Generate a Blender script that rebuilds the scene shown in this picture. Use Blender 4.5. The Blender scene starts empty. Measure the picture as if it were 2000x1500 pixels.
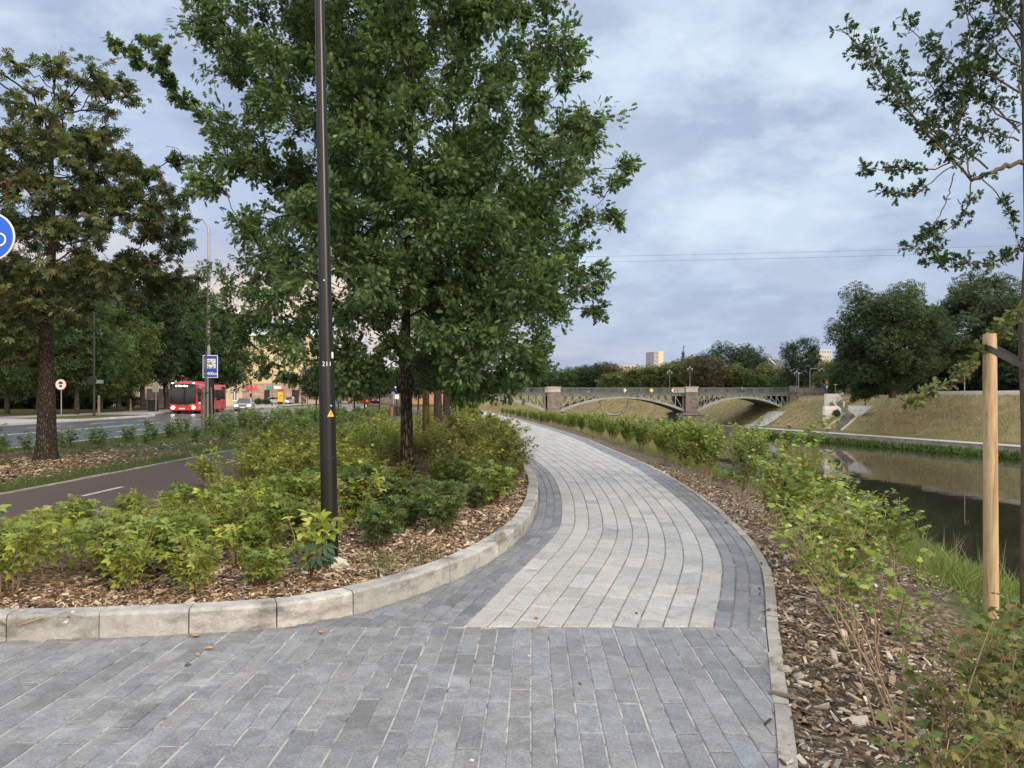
import bpy, math, random
import numpy as np
from mathutils import Vector, Matrix

R = math.radians
F, HY, EYE = 1440.0, 775.0, 1.6          # lens in pixels of the 2000 px wide photo, eye-level row, eye height
scene = bpy.context.scene
COL = scene.collection


def P(px, py, Y):
    return np.array(((px - 1000) / F * Y, Y, EYE - (py - HY) / F * Y))


def G(px, py, z=0.0):
    Y = F * (EYE - z) / (py - HY)
    return np.array(((px - 1000) / F * Y, Y, z))


def sstep(a, b, x):
    t = np.clip((np.asarray(x, float) - a) / (b - a), 0, 1)
    return t * t * (3 - 2 * t)


# ------------------------------------------------------------------ object helpers
def tag(o, label=None, cat=None, group=None, kind=None):
    if label: o['label'] = label
    if cat: o['category'] = cat
    if group: o['group'] = group
    if kind: o['kind'] = kind
    return o


def empty(name, loc=(0, 0, 0), rz=0.0, label=None, cat=None, group=None):
    o = bpy.data.objects.new(name, None)
    o.empty_display_size = .2
    COL.objects.link(o)
    o.location = loc
    o.rotation_euler = (0, 0, rz)
    return tag(o, label, cat, group)


def mesh_data(name, V, FL, mat=None, col=None, smooth=False):
    me = bpy.data.meshes.new(name)
    V = np.ascontiguousarray(V, dtype=np.float32)
    if not isinstance(FL, (list, tuple)): FL = [FL]
    FL = [np.asarray(f, dtype=np.int32) for f in FL if len(f)]
    me.vertices.add(len(V))
    me.vertices.foreach_set('co', V.ravel())
    me.loops.add(int(sum(f.size for f in FL)))
    me.loops.foreach_set('vertex_index', np.concatenate([f.ravel() for f in FL]))
    cnt = np.concatenate([np.full(len(f), f.shape[1]) for f in FL])
    me.polygons.add(len(cnt))
    me.polygons.foreach_set('loop_start', np.concatenate([[0], np.cumsum(cnt)[:-1]]).astype(np.int32))
    me.update(calc_edges=True)
    me.polygons.foreach_set('use_smooth', np.full(len(cnt), smooth))
    if col is not None:
        a = me.attributes.new('tint', 'FLOAT_COLOR', 'POINT')
        c = np.ones((len(V), 4), np.float32)
        c[:, :3] = col
        a.data.foreach_set('color', c.ravel())
    if mat: me.materials.append(mat)
    return me


def link(name, me, parent=None, loc=None):
    o = bpy.data.objects.new(name, me)
    COL.objects.link(o)
    if parent is not None: o.parent = parent
    if loc is not None: o.location = loc
    return o


def mk(name, V, FL, mat=None, parent=None, col=None, smooth=False, loc=None):
    return link(name, mesh_data(name, V, FL, mat, col, smooth), parent, loc)


def copy_tree(o, loc=None, rz=None, scale=None, label=None, parent=None):
    c = o.copy()
    COL.objects.link(c)
    if parent is not None: c.parent = parent
    for ch in o.children: copy_tree(ch, parent=c)
    if loc is not None: c.location = loc
    if rz is not None: c.rotation_euler = (0, 0, rz)
    if scale is not None: c.scale = (scale, scale, scale) if not hasattr(scale, '__len__') else scale
    if label: c['label'] = label
    return c


class MB:
    """collects shapes of one part, built as ONE mesh"""
    def __init__(s): s.V = []; s.F = []
    def add(s, V, Fs):
        b = len(s.V)
        s.V += [tuple(v) for v in V]
        s.F += [tuple(i + b for i in f) for f in Fs]
        return s
    def box(s, c, d, rz=0, rx=0, ry=0):
        m = Matrix.Rotation(rz, 3, 'Z') @ Matrix.Rotation(ry, 3, 'Y') @ Matrix.Rotation(rx, 3, 'X')
        V = []
        for z in (-1, 1):
            for x, y in ((-1, -1), (1, -1), (1, 1), (-1, 1)):
                v = m @ Vector((x * d[0] / 2, y * d[1] / 2, z * d[2] / 2))
                V.append((v.x + c[0], v.y + c[1], v.z + c[2]))
        return s.add(V, [(3, 2, 1, 0), (4, 5, 6, 7), (0, 1, 5, 4), (1, 2, 6, 5), (2, 3, 7, 6), (3, 0, 4, 7)])
    def bar(s, a, b, w, h=None):
        a = Vector(a); b = Vector(b); d = (b - a).normalized(); h = h or w
        up = Vector((0, 0, 1)) if abs(d.z) < .95 else Vector((0, 1, 0))
        x = d.cross(up).normalized(); z = x.cross(d)
        V = [p + x * (sx * w / 2) + z * (sz * h / 2) for p in (a, b) for sx, sz in ((-1, -1), (1, -1), (1, 1), (-1, 1))]
        return s.add(V, [(0, 1, 2, 3), (7, 6, 5, 4), (0, 4, 5, 1), (1, 5, 6, 2), (2, 6, 7, 3), (3, 7, 4, 0)])
    def tube(s, pts, rad, n=8, cap=True):
        pts = [Vector(p) for p in pts]
        if not hasattr(rad, '__len__'): rad = [rad] * len(pts)
        V = []; Fs = []; x = None
        for i, p in enumerate(pts):
            d = (pts[min(i + 1, len(pts) - 1)] - pts[max(i - 1, 0)]).normalized()
            if x is None:
                x = d.orthogonal().normalized()
            x = (x - d * x.dot(d)).normalized(); y = d.cross(x)
            for k in range(n):
                t = 2 * math.pi * k / n
                V.append(p + (x * math.cos(t) + y * math.sin(t)) * rad[i])
        for i in range(len(pts) - 1):
            for k in range(n):
                k2 = (k + 1) % n
                Fs.append((i * n + k, i * n + k2, (i + 1) * n + k2, (i + 1) * n + k))
        if cap:
            Fs.append(tuple(range(n))[::-1])
            Fs.append(tuple((len(pts) - 1) * n + k for k in range(n)))
        return s.add(V, Fs)
    def lathe(s, prof, c=(0, 0, 0), n=16, axis='z'):
        V = []; Fs = []
        for r, h in prof:
            for k in range(n):
                t = 2 * math.pi * k / n
                a, b = r * math.cos(t), r * math.sin(t)
                V.append((c[0] + a, c[1] + b, c[2] + h) if axis == 'z' else ((c[0] + h, c[1] + a, c[2] + b) if axis == 'x' else (c[0] + a, c[1] + h, c[2] + b)))
        for i in range(len(prof) - 1):
            for k in range(n):
                k2 = (k + 1) % n
                Fs.append((i * n + k, i * n + k2, (i + 1) * n + k2, (i + 1) * n + k))
        Fs.append(tuple(range(n))[::-1]); Fs.append(tuple((len(prof) - 1) * n + k for k in range(n)))
        return s.add(V, Fs)
    def prism(s, poly, a, b, plane='xz'):
        """poly (2-D outline) swept from a to b along the third axis"""
        n = len(poly); V = []
        for t in (a, b):
            for p, q in poly:
                V.append((p, t, q) if plane == 'xz' else ((t, p, q) if plane == 'yz' else (p, q, t)))
        return s.add(V, [tuple(range(n)), tuple(range(2 * n - 1, n - 1, -1))] + [(i, n + i, n + (i + 1) % n, (i + 1) % n) for i in range(n)])
    def ball(s, c, r, n=10, m=7):
        if not hasattr(r, '__len__'): r = (r, r, r)
        V = [(c[0], c[1], c[2] - r[2])]; Fs = []
        for i in range(1, m):
            a = -math.pi / 2 + math.pi * i / m
            for k in range(n):
                t = 2 * math.pi * k / n
                V.append((c[0] + r[0] * math.cos(a) * math.cos(t), c[1] + r[1] * math.cos(a) * math.sin(t), c[2] + r[2] * math.sin(a)))
        V.append((c[0], c[1], c[2] + r[2]))
        for k in range(n):
            Fs.append((0, 1 + (k + 1) % n, 1 + k))
            Fs.append((len(V) - 1, 1 + (m - 2) * n + k, 1 + (m - 2) * n + (k + 1) % n))
        for i in range(m - 2):
            for k in range(n):
                k2 = (k + 1) % n
                Fs.append((1 + i * n + k, 1 + i * n + k2, 1 + (i + 1) * n + k2, 1 + (i + 1) * n + k))
        return s.add(V, Fs)
    def quad(s, a, b, c, d): return s.add([a, b, c, d], [(0, 1, 2, 3)])
    def data(s, name, mat, smooth=False):
        me = bpy.data.meshes.new(name)
        me.from_pydata([tuple(v) for v in s.V], [], s.F)
        me.materials.append(mat)
        if smooth:
            me.polygons.foreach_set('use_smooth', [True] * len(me.polygons))
            me.set_sharp_from_angle(angle=R(40))
        me.update()
        return me
    def build(s, name, mat, parent=None, smooth=False, bevel=0.0, loc=None):
        o = link(name, s.data(name, mat, smooth), parent, loc)
        if bevel:
            b = o.modifiers.new('bevel', 'BEVEL'); b.width = bevel; b.segments = 2; b.limit_method = 'ANGLE'
        return o


def text_mesh(txt, size, mat, name='lettering', bold=False, align='CENTER', depth=.004):
    c = bpy.data.curves.new(name, 'FONT'); c.body = txt; c.size = size; c.extrude = depth
    c.align_x = align; c.align_y = 'CENTER'; c.resolution_u = 3
    if bold: c.offset = size * .018
    o = bpy.data.objects.new(name, c); COL.objects.link(o)
    dg = bpy.context.evaluated_depsgraph_get(); dg.update()
    me = bpy.data.meshes.new_from_object(o.evaluated_get(dg))
    bpy.data.objects.remove(o); bpy.data.curves.remove(c)
    me.materials.clear(); me.materials.append(mat); me.name = name
    return me


# ------------------------------------------------------------------ materials
class NT:
    def __init__(s, name):
        s.m = bpy.data.materials.new(name); s.m.use_nodes = True
        s.t = s.m.node_tree; s.n = s.t.nodes; s.n.clear()
        s.out = s.n.new('ShaderNodeOutputMaterial')
    def node(s, typ, **kw):
        n = s.n.new('ShaderNode' + typ)
        for k, v in kw.items():
            if hasattr(n, k): setattr(n, k, v)
            else: n.inputs[k].default_value = v
        return n
    def set(s, sock, v):
        if isinstance(v, bpy.types.NodeSocket): s.t.links.new(v, sock)
        elif v is not None:
            if sock.type == 'RGBA' and len(v) == 3: v = (*v, 1)
            sock.default_value = v
    def coord(s, which='Object', scale=(1, 1, 1)):
        c = s.node('TexCoord').outputs[which]
        if tuple(scale) != (1, 1, 1):
            m = s.node('Mapping'); m.inputs['Scale'].default_value = scale
            s.t.links.new(c, m.inputs['Vector']); return m.outputs[0]
        return c
    def noise(s, vec, scale, detail=4, rough=.55, dist=0.0):
        n = s.node('TexNoise'); n.inputs['Scale'].default_value = scale; n.inputs['Detail'].default_value = detail
        n.inputs['Roughness'].default_value = rough; n.inputs['Distortion'].default_value = dist
        if vec is not None: s.t.links.new(vec, n.inputs['Vector'])
        return n.outputs['Fac']
    def voro(s, vec, scale, feature='F1', out='Distance'):
        n = s.node('TexVoronoi', feature=feature); n.inputs['Scale'].default_value = scale
        s.t.links.new(vec, n.inputs['Vector']); return n.outputs[out]
    def ramp(s, fac, stops, interp='LINEAR'):
        n = s.node('ValToRGB'); n.color_ramp.interpolation = interp
        e = n.color_ramp.elements
        while len(e) < len(stops): e.new(.5)
        for i, (p, c) in enumerate(stops):
            e[i].position = p
            c = (c, c, c) if not hasattr(c, '__len__') else c
            e[i].color = (*c, 1)
        s.t.links.new(fac, n.inputs[0]); return n.outputs[0]
    def mix(s, fac, a, b, mode='MIX'):
        n = s.node('Mix', data_type='RGBA', blend_type=mode)
        s.set(n.inputs[0], fac); s.set(n.inputs[6], a); s.set(n.inputs[7], b)
        return n.outputs[2]
    def math(s, op, a, b=None, c=None, clamp=False):
        n = s.node('Math', operation=op, use_clamp=clamp)
        for i, v in enumerate((a, b, c)):
            if v is not None: s.set(n.inputs[i], v)
        return n.outputs[0]
    def attr(s, name='tint', out='Color'):
        n = s.node('Attribute', attribute_name=name); return n.outputs[out]
    def bump(s, h, strength=.4, dist=.02, normal=None):
        n = s.node('Bump'); n.inputs['Strength'].default_value = strength; n.inputs['Distance'].default_value = dist
        s.t.links.new(h, n.inputs['Height'])
        if normal is not None: s.t.links.new(normal, n.inputs['Normal'])
        return n.outputs[0]
    def bsdf(s, color, rough=.7, metal=0.0, spec=.5, normal=None, **kw):
        b = s.node('BsdfPrincipled')
        s.set(b.inputs['Base Color'], color); s.set(b.inputs['Roughness'], rough); s.set(b.inputs['Metallic'], metal)
        s.set(b.inputs['Specular IOR Level'], spec)
        if normal is not None: s.t.links.new(normal, b.inputs['Normal'])
        for k, v in kw.items(): s.set(b.inputs[k.replace('_', ' ')], v)
        return b.outputs[0]
    def done(s, shader):
        s.t.links.new(shader, s.out.inputs['Surface']); return s.m


MATS = {}


def mat(name, color, rough=.6, metal=0.0, spec=.5, var=.15, scale=6.0, bump=0.0, bscale=40.0, bdist=.01, stretch=(1, 1, 1), tint=False, emit=None, estr=1.0, **kw):
    if name in MATS: return MATS[name]
    t = NT(name)
    v = t.coord('Object', stretch)
    c = (*color, 1)
    if tint: c = t.attr()
    if var:
        f = t.ramp(t.noise(v, scale, 5, .6), [(.3, 1 - var), (.7, 1 + var)])
        c = t.mix(1.0, c, f, 'MULTIPLY')
    nrm = t.bump(t.noise(v, bscale, 4, .6), bump, bdist) if bump else None
    if emit:
        kw['Emission_Color'] = (*emit, 1); kw['Emission_Strength'] = estr
    MATS[name] = t.done(t.bsdf(c, rough, metal, spec, nrm, **kw))
    return MATS[name]


def leaf_mat(name, trans=.3, rough=.5, spec=.3):
    t = NT(name)
    c = t.attr()
    b = t.bsdf(c, rough, 0, spec)
    tr = t.node('BsdfTranslucent')
    t.set(tr.inputs['Color'], t.mix(1.0, c, (1.15, 1.25, .55), 'MULTIPLY'))
    m = t.node('MixShader'); m.inputs[0].default_value = trans
    t.t.links.new(b, m.inputs[1]); t.t.links.new(tr.outputs[0], m.inputs[2])
    return t.done(m.outputs[0])


LEAF = leaf_mat('leaf_surface', .38)
NEEDLE = leaf_mat('soft_leaf_surface', .4, .6, .2)


def bark_mat(name, dark, light, sx=26, sz=5, moss=None, bump=.9):
    t = NT(name)
    v = t.coord('Object', (sx, sx, sz))
    vo = t.voro(v, 1.0, 'DISTANCE_TO_EDGE')
    n = t.noise(v, 1.6, 5, .65, .6)
    h = t.math('MULTIPLY', t.ramp(vo, [(0, 0.0), (.35, 1.0)]), n)
    c = t.mix(t.ramp(h, [(.08, 0.0), (.5, 1.0)]), dark, light)
    if moss:
        g = t.ramp(t.noise(t.coord('Object'), 5.0, 4, .7), [(.45, 0.0), (.62, 1.0)])
        c = t.mix(t.math('MULTIPLY', g, .8), c, moss)
    return t.done(t.bsdf(c, .9, 0, .15, t.bump(h, bump, .03)))


BARK = bark_mat('oak_bark', (.022, .017, .013), (.17, .135, .10))
BARK_CHEST = bark_mat('flaky_bark', (.025, .020, .017), (.115, .092, .074), 22, 8)
BARK_MOSS = bark_mat('mossy_bark', (.03, .024, .016), (.13, .10, .06), 20, 8, (.14, .11, .03))
BARK_FAR = mat('far_bark', (.055, .043, .034), .9, var=.4, scale=3, spec=.1)
BARK_YOUNG = mat('young_bark', (.12, .095, .075), .8, var=.35, scale=30, bump=.4, bscale=60, stretch=(1, 1, .3), spec=.2)
TWIG = mat('twig_bark', (.06, .045, .033), .85, var=.2, scale=20, spec=.2)
STEM_TAN = mat('tan_stem', (.26, .19, .125), .7, var=.2, scale=30, spec=.25)
STEM_RED = mat('reddish_stem', (.13, .05, .032), .6, var=.2, scale=30)


# ------------------------------------------------------------------ camera, sun and sky
cam = bpy.data.cameras.new('camera')
cam.sensor_width = 36.0; cam.sensor_fit = 'HORIZONTAL'
cam.lens = 36.0 * F / 2000.0
cam.shift_y = (HY - 750.0) / 2000.0
cam.clip_start = .05; cam.clip_end = 5000
co = bpy.data.objects.new('camera', cam); COL.objects.link(co)
co.location = (0, 0, EYE); co.rotation_euler = (R(90), 0, 0)
scene.camera = co

SUN_EL, SUN_AZ = R(24), math.atan2(.62, -.78)     # behind the camera and to the right
sun = bpy.data.lights.new('sun', 'SUN'); sun.energy = 1.9; sun.angle = R(20); sun.color = (1.0, .80, .58)
so = bpy.data.objects.new('sun', sun); COL.objects.link(so)
sd = Vector((math.sin(SUN_AZ) * math.cos(SUN_EL), math.cos(SUN_AZ) * math.cos(SUN_EL), math.sin(SUN_EL)))
so.rotation_euler = sd.to_track_quat('Z', 'Y').to_euler(); so.location = (0, 0, 60)

world = bpy.data.worlds.new('World'); scene.world = world; world.use_nodes = True


def build_sky():
    t = NT.__new__(NT); t.t = world.node_tree; t.n = t.t.nodes; t.n.clear()
    out = t.n.new('ShaderNodeOutputWorld')
    sky = t.node('TexSky', sky_type='NISHITA', sun_disc=False, sun_elevation=SUN_EL, sun_rotation=SUN_AZ, air_density=1.2, dust_density=2.0)
    g = t.coord('Generated')
    sep = t.node('SeparateXYZ'); t.t.links.new(g, sep.inputs[0])
    x, y, z = sep.outputs
    zc = t.math('MAXIMUM', z, 0.0)
    den = t.math('ADD', zc, .30)
    comb = t.node('CombineXYZ')
    t.set(comb.inputs[0], t.math('DIVIDE', x, den)); t.set(comb.inputs[1], t.math('DIVIDE', y, den)); comb.inputs[2].default_value = 3.7
    p = comb.outputs[0]
    big = t.noise(p, 1.9, 8, .60, .12)
    fine = t.noise(p, 5.5, 9, .64, .25)
    m2 = t.node('Mapping'); m2.inputs['Scale'].default_value = (1.3, 2.0, 1.0); m2.inputs['Location'].default_value = (3.1, 7.7, 0)
    t.t.links.new(p, m2.inputs[0])
    bands = t.noise(m2.outputs[0], 1.5, 7, .6, .15)
    # cloud cover, values are radiance (the Background strength of 0.1 is divided out below)
    base = t.mix(t.ramp(zc, [(0.0, 0.0), (.12, .35), (.42, 1.0)]), (.335, .40, .575), (.435, .525, .675))
    dark = t.mix(t.ramp(big, [(.42, 0.0), (.56, 1.0)]), base, (.325, .39, .54))
    mid = t.mix(t.ramp(bands, [(.46, 0.0), (.66, .75)]), dark, (.44, .505, .645))
    elev = t.ramp(zc, [(.12, .12), (.26, .8), (.42, 1.0)])
    lgt = t.math('MULTIPLY', t.ramp(fine, [(.48, 0.0), (.64, 1.0)]), t.math('MULTIPLY', elev, t.ramp(big, [(.36, 1.0), (.58, .15)])))
    cl = t.mix(lgt, mid, (.66, .73, .80))
    # bright break in the upper middle
    d1 = t.node('VectorMath', operation='DOT_PRODUCT'); t.t.links.new(g, d1.inputs[0])
    dv = Vector((.16, .82, .44)).normalized(); d1.inputs[1].default_value = dv
    glow = t.ramp(d1.outputs['Value'], [(.88, 0.0), (.985, 1.0)])
    cl = t.mix(t.math('MULTIPLY', glow, t.ramp(big, [(.38, .80), (.55, .12)])), cl, (.62, .73, .83))
    # peach afterglow low on the left
    d2 = t.node('VectorMath', operation='DOT_PRODUCT'); t.t.links.new(g, d2.inputs[0])
    d2.inputs[1].default_value = Vector((-.46, .88, .12)).normalized()
    az = t.ramp(d2.outputs['Value'], [(.86, 0.0), (.97, 1.0)])
    lo = t.ramp(zc, [(.0, .7), (.11, 1.0), (.165, .65), (.20, .0)])
    pe = t.math('MULTIPLY', t.math('MULTIPLY', az, lo), t.ramp(bands, [(.36, .25), (.56, 1.0)]))
    cl = t.mix(pe, cl, (.84, .60, .42))
    pale = t.math('MULTIPLY', t.math('MULTIPLY', az, t.ramp(zc, [(.02, 1.0), (.20, 0.0)])), .55)
    cl = t.mix(pale, cl, (.64, .60, .62))
    # faint pinkish bank low over the bridge
    pk = t.math('MULTIPLY', t.ramp(zc, [(.015, 1.0), (.055, .6), (.09, 0.0)]), t.ramp(bands, [(.44, 0.0), (.6, .6)]))
    cl = t.mix(pk, cl, (.54, .51, .59))
    # unseen sky overhead and behind the viewer, raised in brightness to light the ground
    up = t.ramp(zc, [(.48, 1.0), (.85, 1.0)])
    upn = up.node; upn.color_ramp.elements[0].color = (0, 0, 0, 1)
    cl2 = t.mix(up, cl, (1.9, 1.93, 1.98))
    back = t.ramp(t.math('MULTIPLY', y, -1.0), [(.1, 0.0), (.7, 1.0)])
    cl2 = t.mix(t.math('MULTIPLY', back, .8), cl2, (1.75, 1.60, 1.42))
    cl2 = t.mix(t.math('LESS_THAN', z, -.002), cl2, (.12, .12, .11))
    # strength 0.1: scale the cloud radiance by 10, then let a little of the clear sky through
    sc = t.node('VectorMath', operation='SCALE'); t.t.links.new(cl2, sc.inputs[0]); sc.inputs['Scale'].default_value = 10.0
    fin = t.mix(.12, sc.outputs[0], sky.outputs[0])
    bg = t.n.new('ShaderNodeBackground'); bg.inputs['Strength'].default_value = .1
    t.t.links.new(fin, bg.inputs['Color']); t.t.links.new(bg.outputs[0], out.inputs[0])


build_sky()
scene.view_settings.view_transform = 'Standard'
scene.view_settings.look = 'None'
scene.view_settings.exposure = 0.38
scene.view_settings.gamma = 1.0
scene.render.engine = 'CYCLES'
scene.cycles.max_bounces = 6
scene.cycles.diffuse_bounces = 3
scene.cycles.transmission_bounces = 4
scene.cycles.use_denoising = True
# ================================================================== THE SETTING: ground, paving, roads, river
rng = np.random.default_rng(7)


def curve(pts, step=.05):
    """Catmull-Rom through the points, resampled at even arc length"""
    p = np.array(pts, float)
    p = np.vstack([2 * p[0] - p[1], p, 2 * p[-1] - p[-2]])
    out = []
    for i in range(1, len(p) - 2):
        a, b, c, d = p[i - 1:i + 3]
        t0 = 0; t1 = np.linalg.norm(b - a) ** .5; t2 = t1 + np.linalg.norm(c - b) ** .5; t3 = t2 + np.linalg.norm(d - c) ** .5
        t = np.linspace(t1, t2, max(8, int(np.linalg.norm(c - b) / step)), endpoint=False)[:, None]
        A1 = (t1 - t) / (t1 - t0) * a + (t - t0) / (t1 - t0) * b; A2 = (t2 - t) / (t2 - t1) * b + (t - t1) / (t2 - t1) * c
        A3 = (t3 - t) / (t3 - t2) * c + (t - t2) / (t3 - t2) * d
        B1 = (t2 - t) / (t2 - t0) * A1 + (t - t0) / (t2 - t0) * A2; B2 = (t3 - t) / (t3 - t1) * A2 + (t - t1) / (t3 - t1) * A3
        out.append((t2 - t) / (t2 - t1) * B1 + (t - t1) / (t2 - t1) * B2)
    q = np.vstack(out + [p[-2:-1]])
    s = np.concatenate([[0], np.cumsum(np.linalg.norm(np.diff(q, axis=0), axis=1))])
    u = np.arange(0, s[-1], step)
    return np.stack([np.interp(u, s, q[:, 0]), np.interp(u, s, q[:, 1])], 1)


def normals(c):
    d = np.gradient(c, axis=0); d /= np.linalg.norm(d, axis=1)[:, None]
    return np.stack([d[:, 1], -d[:, 0]], 1)        # to the right of travel


# light-grey zone of the footpath: left and right boundary, running away from the viewer
BL = curve([(-.95, 3.4), (-.63, 4.2), (-.351, 5.11), (0, 6.54), (.327, 7.84), (.556, 8.9), (.69, 10.24), (.80, 12.4), (.79, 15.57), (.50, 19.6), (-.02, 26), (-.75, 36), (-1.6, 46), (-2.6, 58), (-4.6, 77), (-7.6, 100), (-15, 145), (-25, 195)])
BR = curve([(1.12, 4.2), (1.4, 5.12), (1.76, 6.2), (2.075, 7.31), (2.39, 9.18), (2.58, 11), (2.70, 12.9), (2.80, 16.1), (2.66, 21.3), (2.42, 28.1), (1.62, 38.4), (.65, 48), (-.45, 58), (-2.5, 77), (-5.5, 100), (-13, 145), (-23, 195)])
CUT = 5.13
KF = curve([(-5.6, 4.55), (-4.6, 4.68), (-3.35, 4.83), (-2.70, 4.90), (-2.14, 4.98), (-1.61, 5.12), (-1.14, 5.46), (-.75, 5.98), (-.43, 6.58), (-.18, 7.27), (.117, 8.44), (.335, 10.3), (.44, 12.45), (.43, 14.2), (.33, 17.0), (.15, 20.2)])
nBL, nBR, nKF = normals(BL), normals(BR), normals(KF)
ROW, LEN = .114, .35
BW = 3 * ROW
RO = BR + nBR * BW                                   # outer edge of the right-hand dark band
FE = curve([(-.15, -4), (.08, -1), (.45, 1.2), (1.148, 3.18), (1.765, 5.13)])     # right edge of the foreground paving
# right edge line of everything paved (for the river bank)
_r = RO[RO[:, 1] > 5.2]
ER = np.vstack([FE[FE[:, 1] < 5.1], _r])
LO = BL - nBL * BW


def xr(y): return np.interp(y, ER[:, 1], ER[:, 0])
def xl(y): return np.interp(y, LO[:, 1], LO[:, 0])
def xk(y): return np.interp(y, KF[:, 1], KF[:, 0])
def bedright(y):
    y = np.asarray(y, float)
    return np.where(y < 19, xk(y), xl(y))


def area(p):
    return .5 * abs(np.dot(p[:, 0], np.roll(p[:, 1], -1)) - np.dot(p[:, 1], np.roll(p[:, 0], -1)))


def clip(poly, n, c):
    """keep the part of the polygon with n.p <= c"""
    out = []
    for i in range(len(poly)):
        a, b = poly[i], poly[(i + 1) % len(poly)]
        da, db = np.dot(n, a) - c, np.dot(n, b) - c
        if da <= 0: out.append(a)
        if da * db < 0: out.append(a + (b - a) * da / (da - db))
    return np.array(out)


def pavers(name, polys, m, gap=.004, bev=.006, jit=.0015, tilt=.002, lo=.72, hi=1.2, warm=.02, thick=.05):
    """one paved surface: every stone bevelled, a little tilted and toned on its own"""
    Vs, Cs, Fs, base = [], [], {}, 0
    groups = {}
    for p in polys:
        if len(p) >= 3 and area(np.asarray(p)) > .0022: groups.setdefault(len(p), []).append(np.asarray(p, float))
    for n, L in groups.items():
        A = np.array(L)
        s = np.sign(np.sum(A[:, :, 0] * np.roll(A[:, :, 1], -1, 1) - A[:, :, 1] * np.roll(A[:, :, 0], -1, 1), 1))
        A[s < 0] = A[s < 0][:, ::-1]
        e = np.roll(A, -1, 1) - A; e /= np.maximum(np.linalg.norm(e, axis=2, keepdims=True), 1e-6)
        nn = np.stack([-e[:, :, 1], e[:, :, 0]], 2)              # inward
        n0 = np.roll(nn, 1, 1); mid = (nn + n0) / np.maximum(1 + np.sum(nn * n0, 2, keepdims=True), .35)
        N = len(A)
        z = rng.normal(0, jit, N)[:, None]; tx = rng.normal(0, tilt, (N, 1)); ty = rng.normal(0, tilt, (N, 1))
        cen = A.mean(1, keepdims=True)
        def ring(ins, dz):
            q = A + mid * ins
            zz = z + dz + tx * (q[:, :, 0] - cen[:, :, 0]) + ty * (q[:, :, 1] - cen[:, :, 1])
            return np.concatenate([q, zz[:, :, None]], 2)
        V = np.concatenate([ring(gap, -thick), ring(gap, -bev * .8), ring(gap + bev, 0.0)], 1)
        idx = base + np.arange(N)[:, None] * 3 * n
        k = np.arange(n); k2 = (k + 1) % n
        for r in (0, 1):
            q = np.stack([k + r * n, k2 + r * n, k2 + (r + 1) * n, k + (r + 1) * n], 1)
            Fs.setdefault(4, []).append((idx[:, :, None] + q[None]).reshape(-1, 4))
        Fs.setdefault(n, []).append(idx + (k + 2 * n)[None])
        tone = rng.uniform(lo, hi, (N, 1)) * np.where(rng.random((N, 1)) < .08, .85, 1)
        w = rng.normal(0, warm, (N, 1))
        c = np.concatenate([tone * (1 + w), tone, tone * (1 - w)], 1)
        Cs.append(np.repeat(c, 3 * n, 0)); Vs.append(V.reshape(-1, 3)); base += N * 3 * n
    return mk(name, np.vstack(Vs), [np.vstack(f) for f in Fs.values()], m, col=np.vstack(Cs))


def paver_mat(name, col, stain=.30, bloom=.46, rough=.52):
    t = NT(name)
    v = t.coord('Object')
    c = t.mix(1.0, t.attr(), col, 'MULTIPLY')
    grain = t.noise(v, 75, 4, .8)
    c = t.mix(1.0, c, t.ramp(grain, [(.32, .62), (.68, 1.40)]), 'MULTIPLY')
    blot = t.noise(v, 9, 7, .78, .6)
    c = t.mix(1.0, c, t.ramp(blot, [(.3, 1 - stain), (.7, 1 + stain)]), 'MULTIPLY')
    big = t.noise(v, .9, 4, .6)
    lime = t.math('MULTIPLY', t.ramp(t.noise(v, 3.2, 8, .72, 1.0), [(.50, 0.0), (.72, 1.0)]), t.ramp(big, [(.42, .15), (.62, 1.0)]))
    c = t.mix(t.math('MULTIPLY', lime, bloom), c, (.50, .52, .54))
    scr = t.noise(t.coord('Object', (60, 5, 1)), 1.4, 3, .6, .8)
    c = t.mix(t.math('MULTIPLY', t.ramp(scr, [(.66, 0.0), (.74, 1.0)]), .22), c, (.5, .52, .55))
    dirt = t.ramp(t.noise(v, 2.3, 7, .75), [(.56, 0.0), (.72, .60)])
    c = t.mix(dirt, c, (.085, .082, .078))
    n = t.bump(grain, .45, .004); n = t.bump(blot, .3, .006, n)
    return t.done(t.bsdf(c, rough, 0, .5, n))


def sand_mat():
    t = NT('joint_sand'); v = t.coord('Object')
    c = t.ramp(t.noise(v, 7, 6, .75), [(.36, (.12, .115, .11)), (.50, (.34, .33, .315)), (.66, (.46, .45, .435))])
    return t.done(t.bsdf(c, .95, 0, .1))


SAND = sand_mat()
PV_DARK = paver_mat('dark_paver', (.187, .194, .208))
PV_BAND = paver_mat('band_paver', (.165, .172, .188), bloom=.3)
PV_LIGHT = paver_mat('light_paver', (.365, .358, .340), .22, .14)


def path_quads(n, L, Rr, nL, nR, offs, lens, stag=.5):
    """n unused; rows between interpolated curves. offs: list of (f0,f1) giving corner points as functions of index"""
    return None


def resample(c, st):
    s = np.concatenate([[0], np.cumsum(np.linalg.norm(np.diff(c, axis=0), axis=1))])
    return np.stack([np.interp(st, s, c[:, 0]), np.interp(st, s, c[:, 1])], 1), s[-1]


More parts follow.
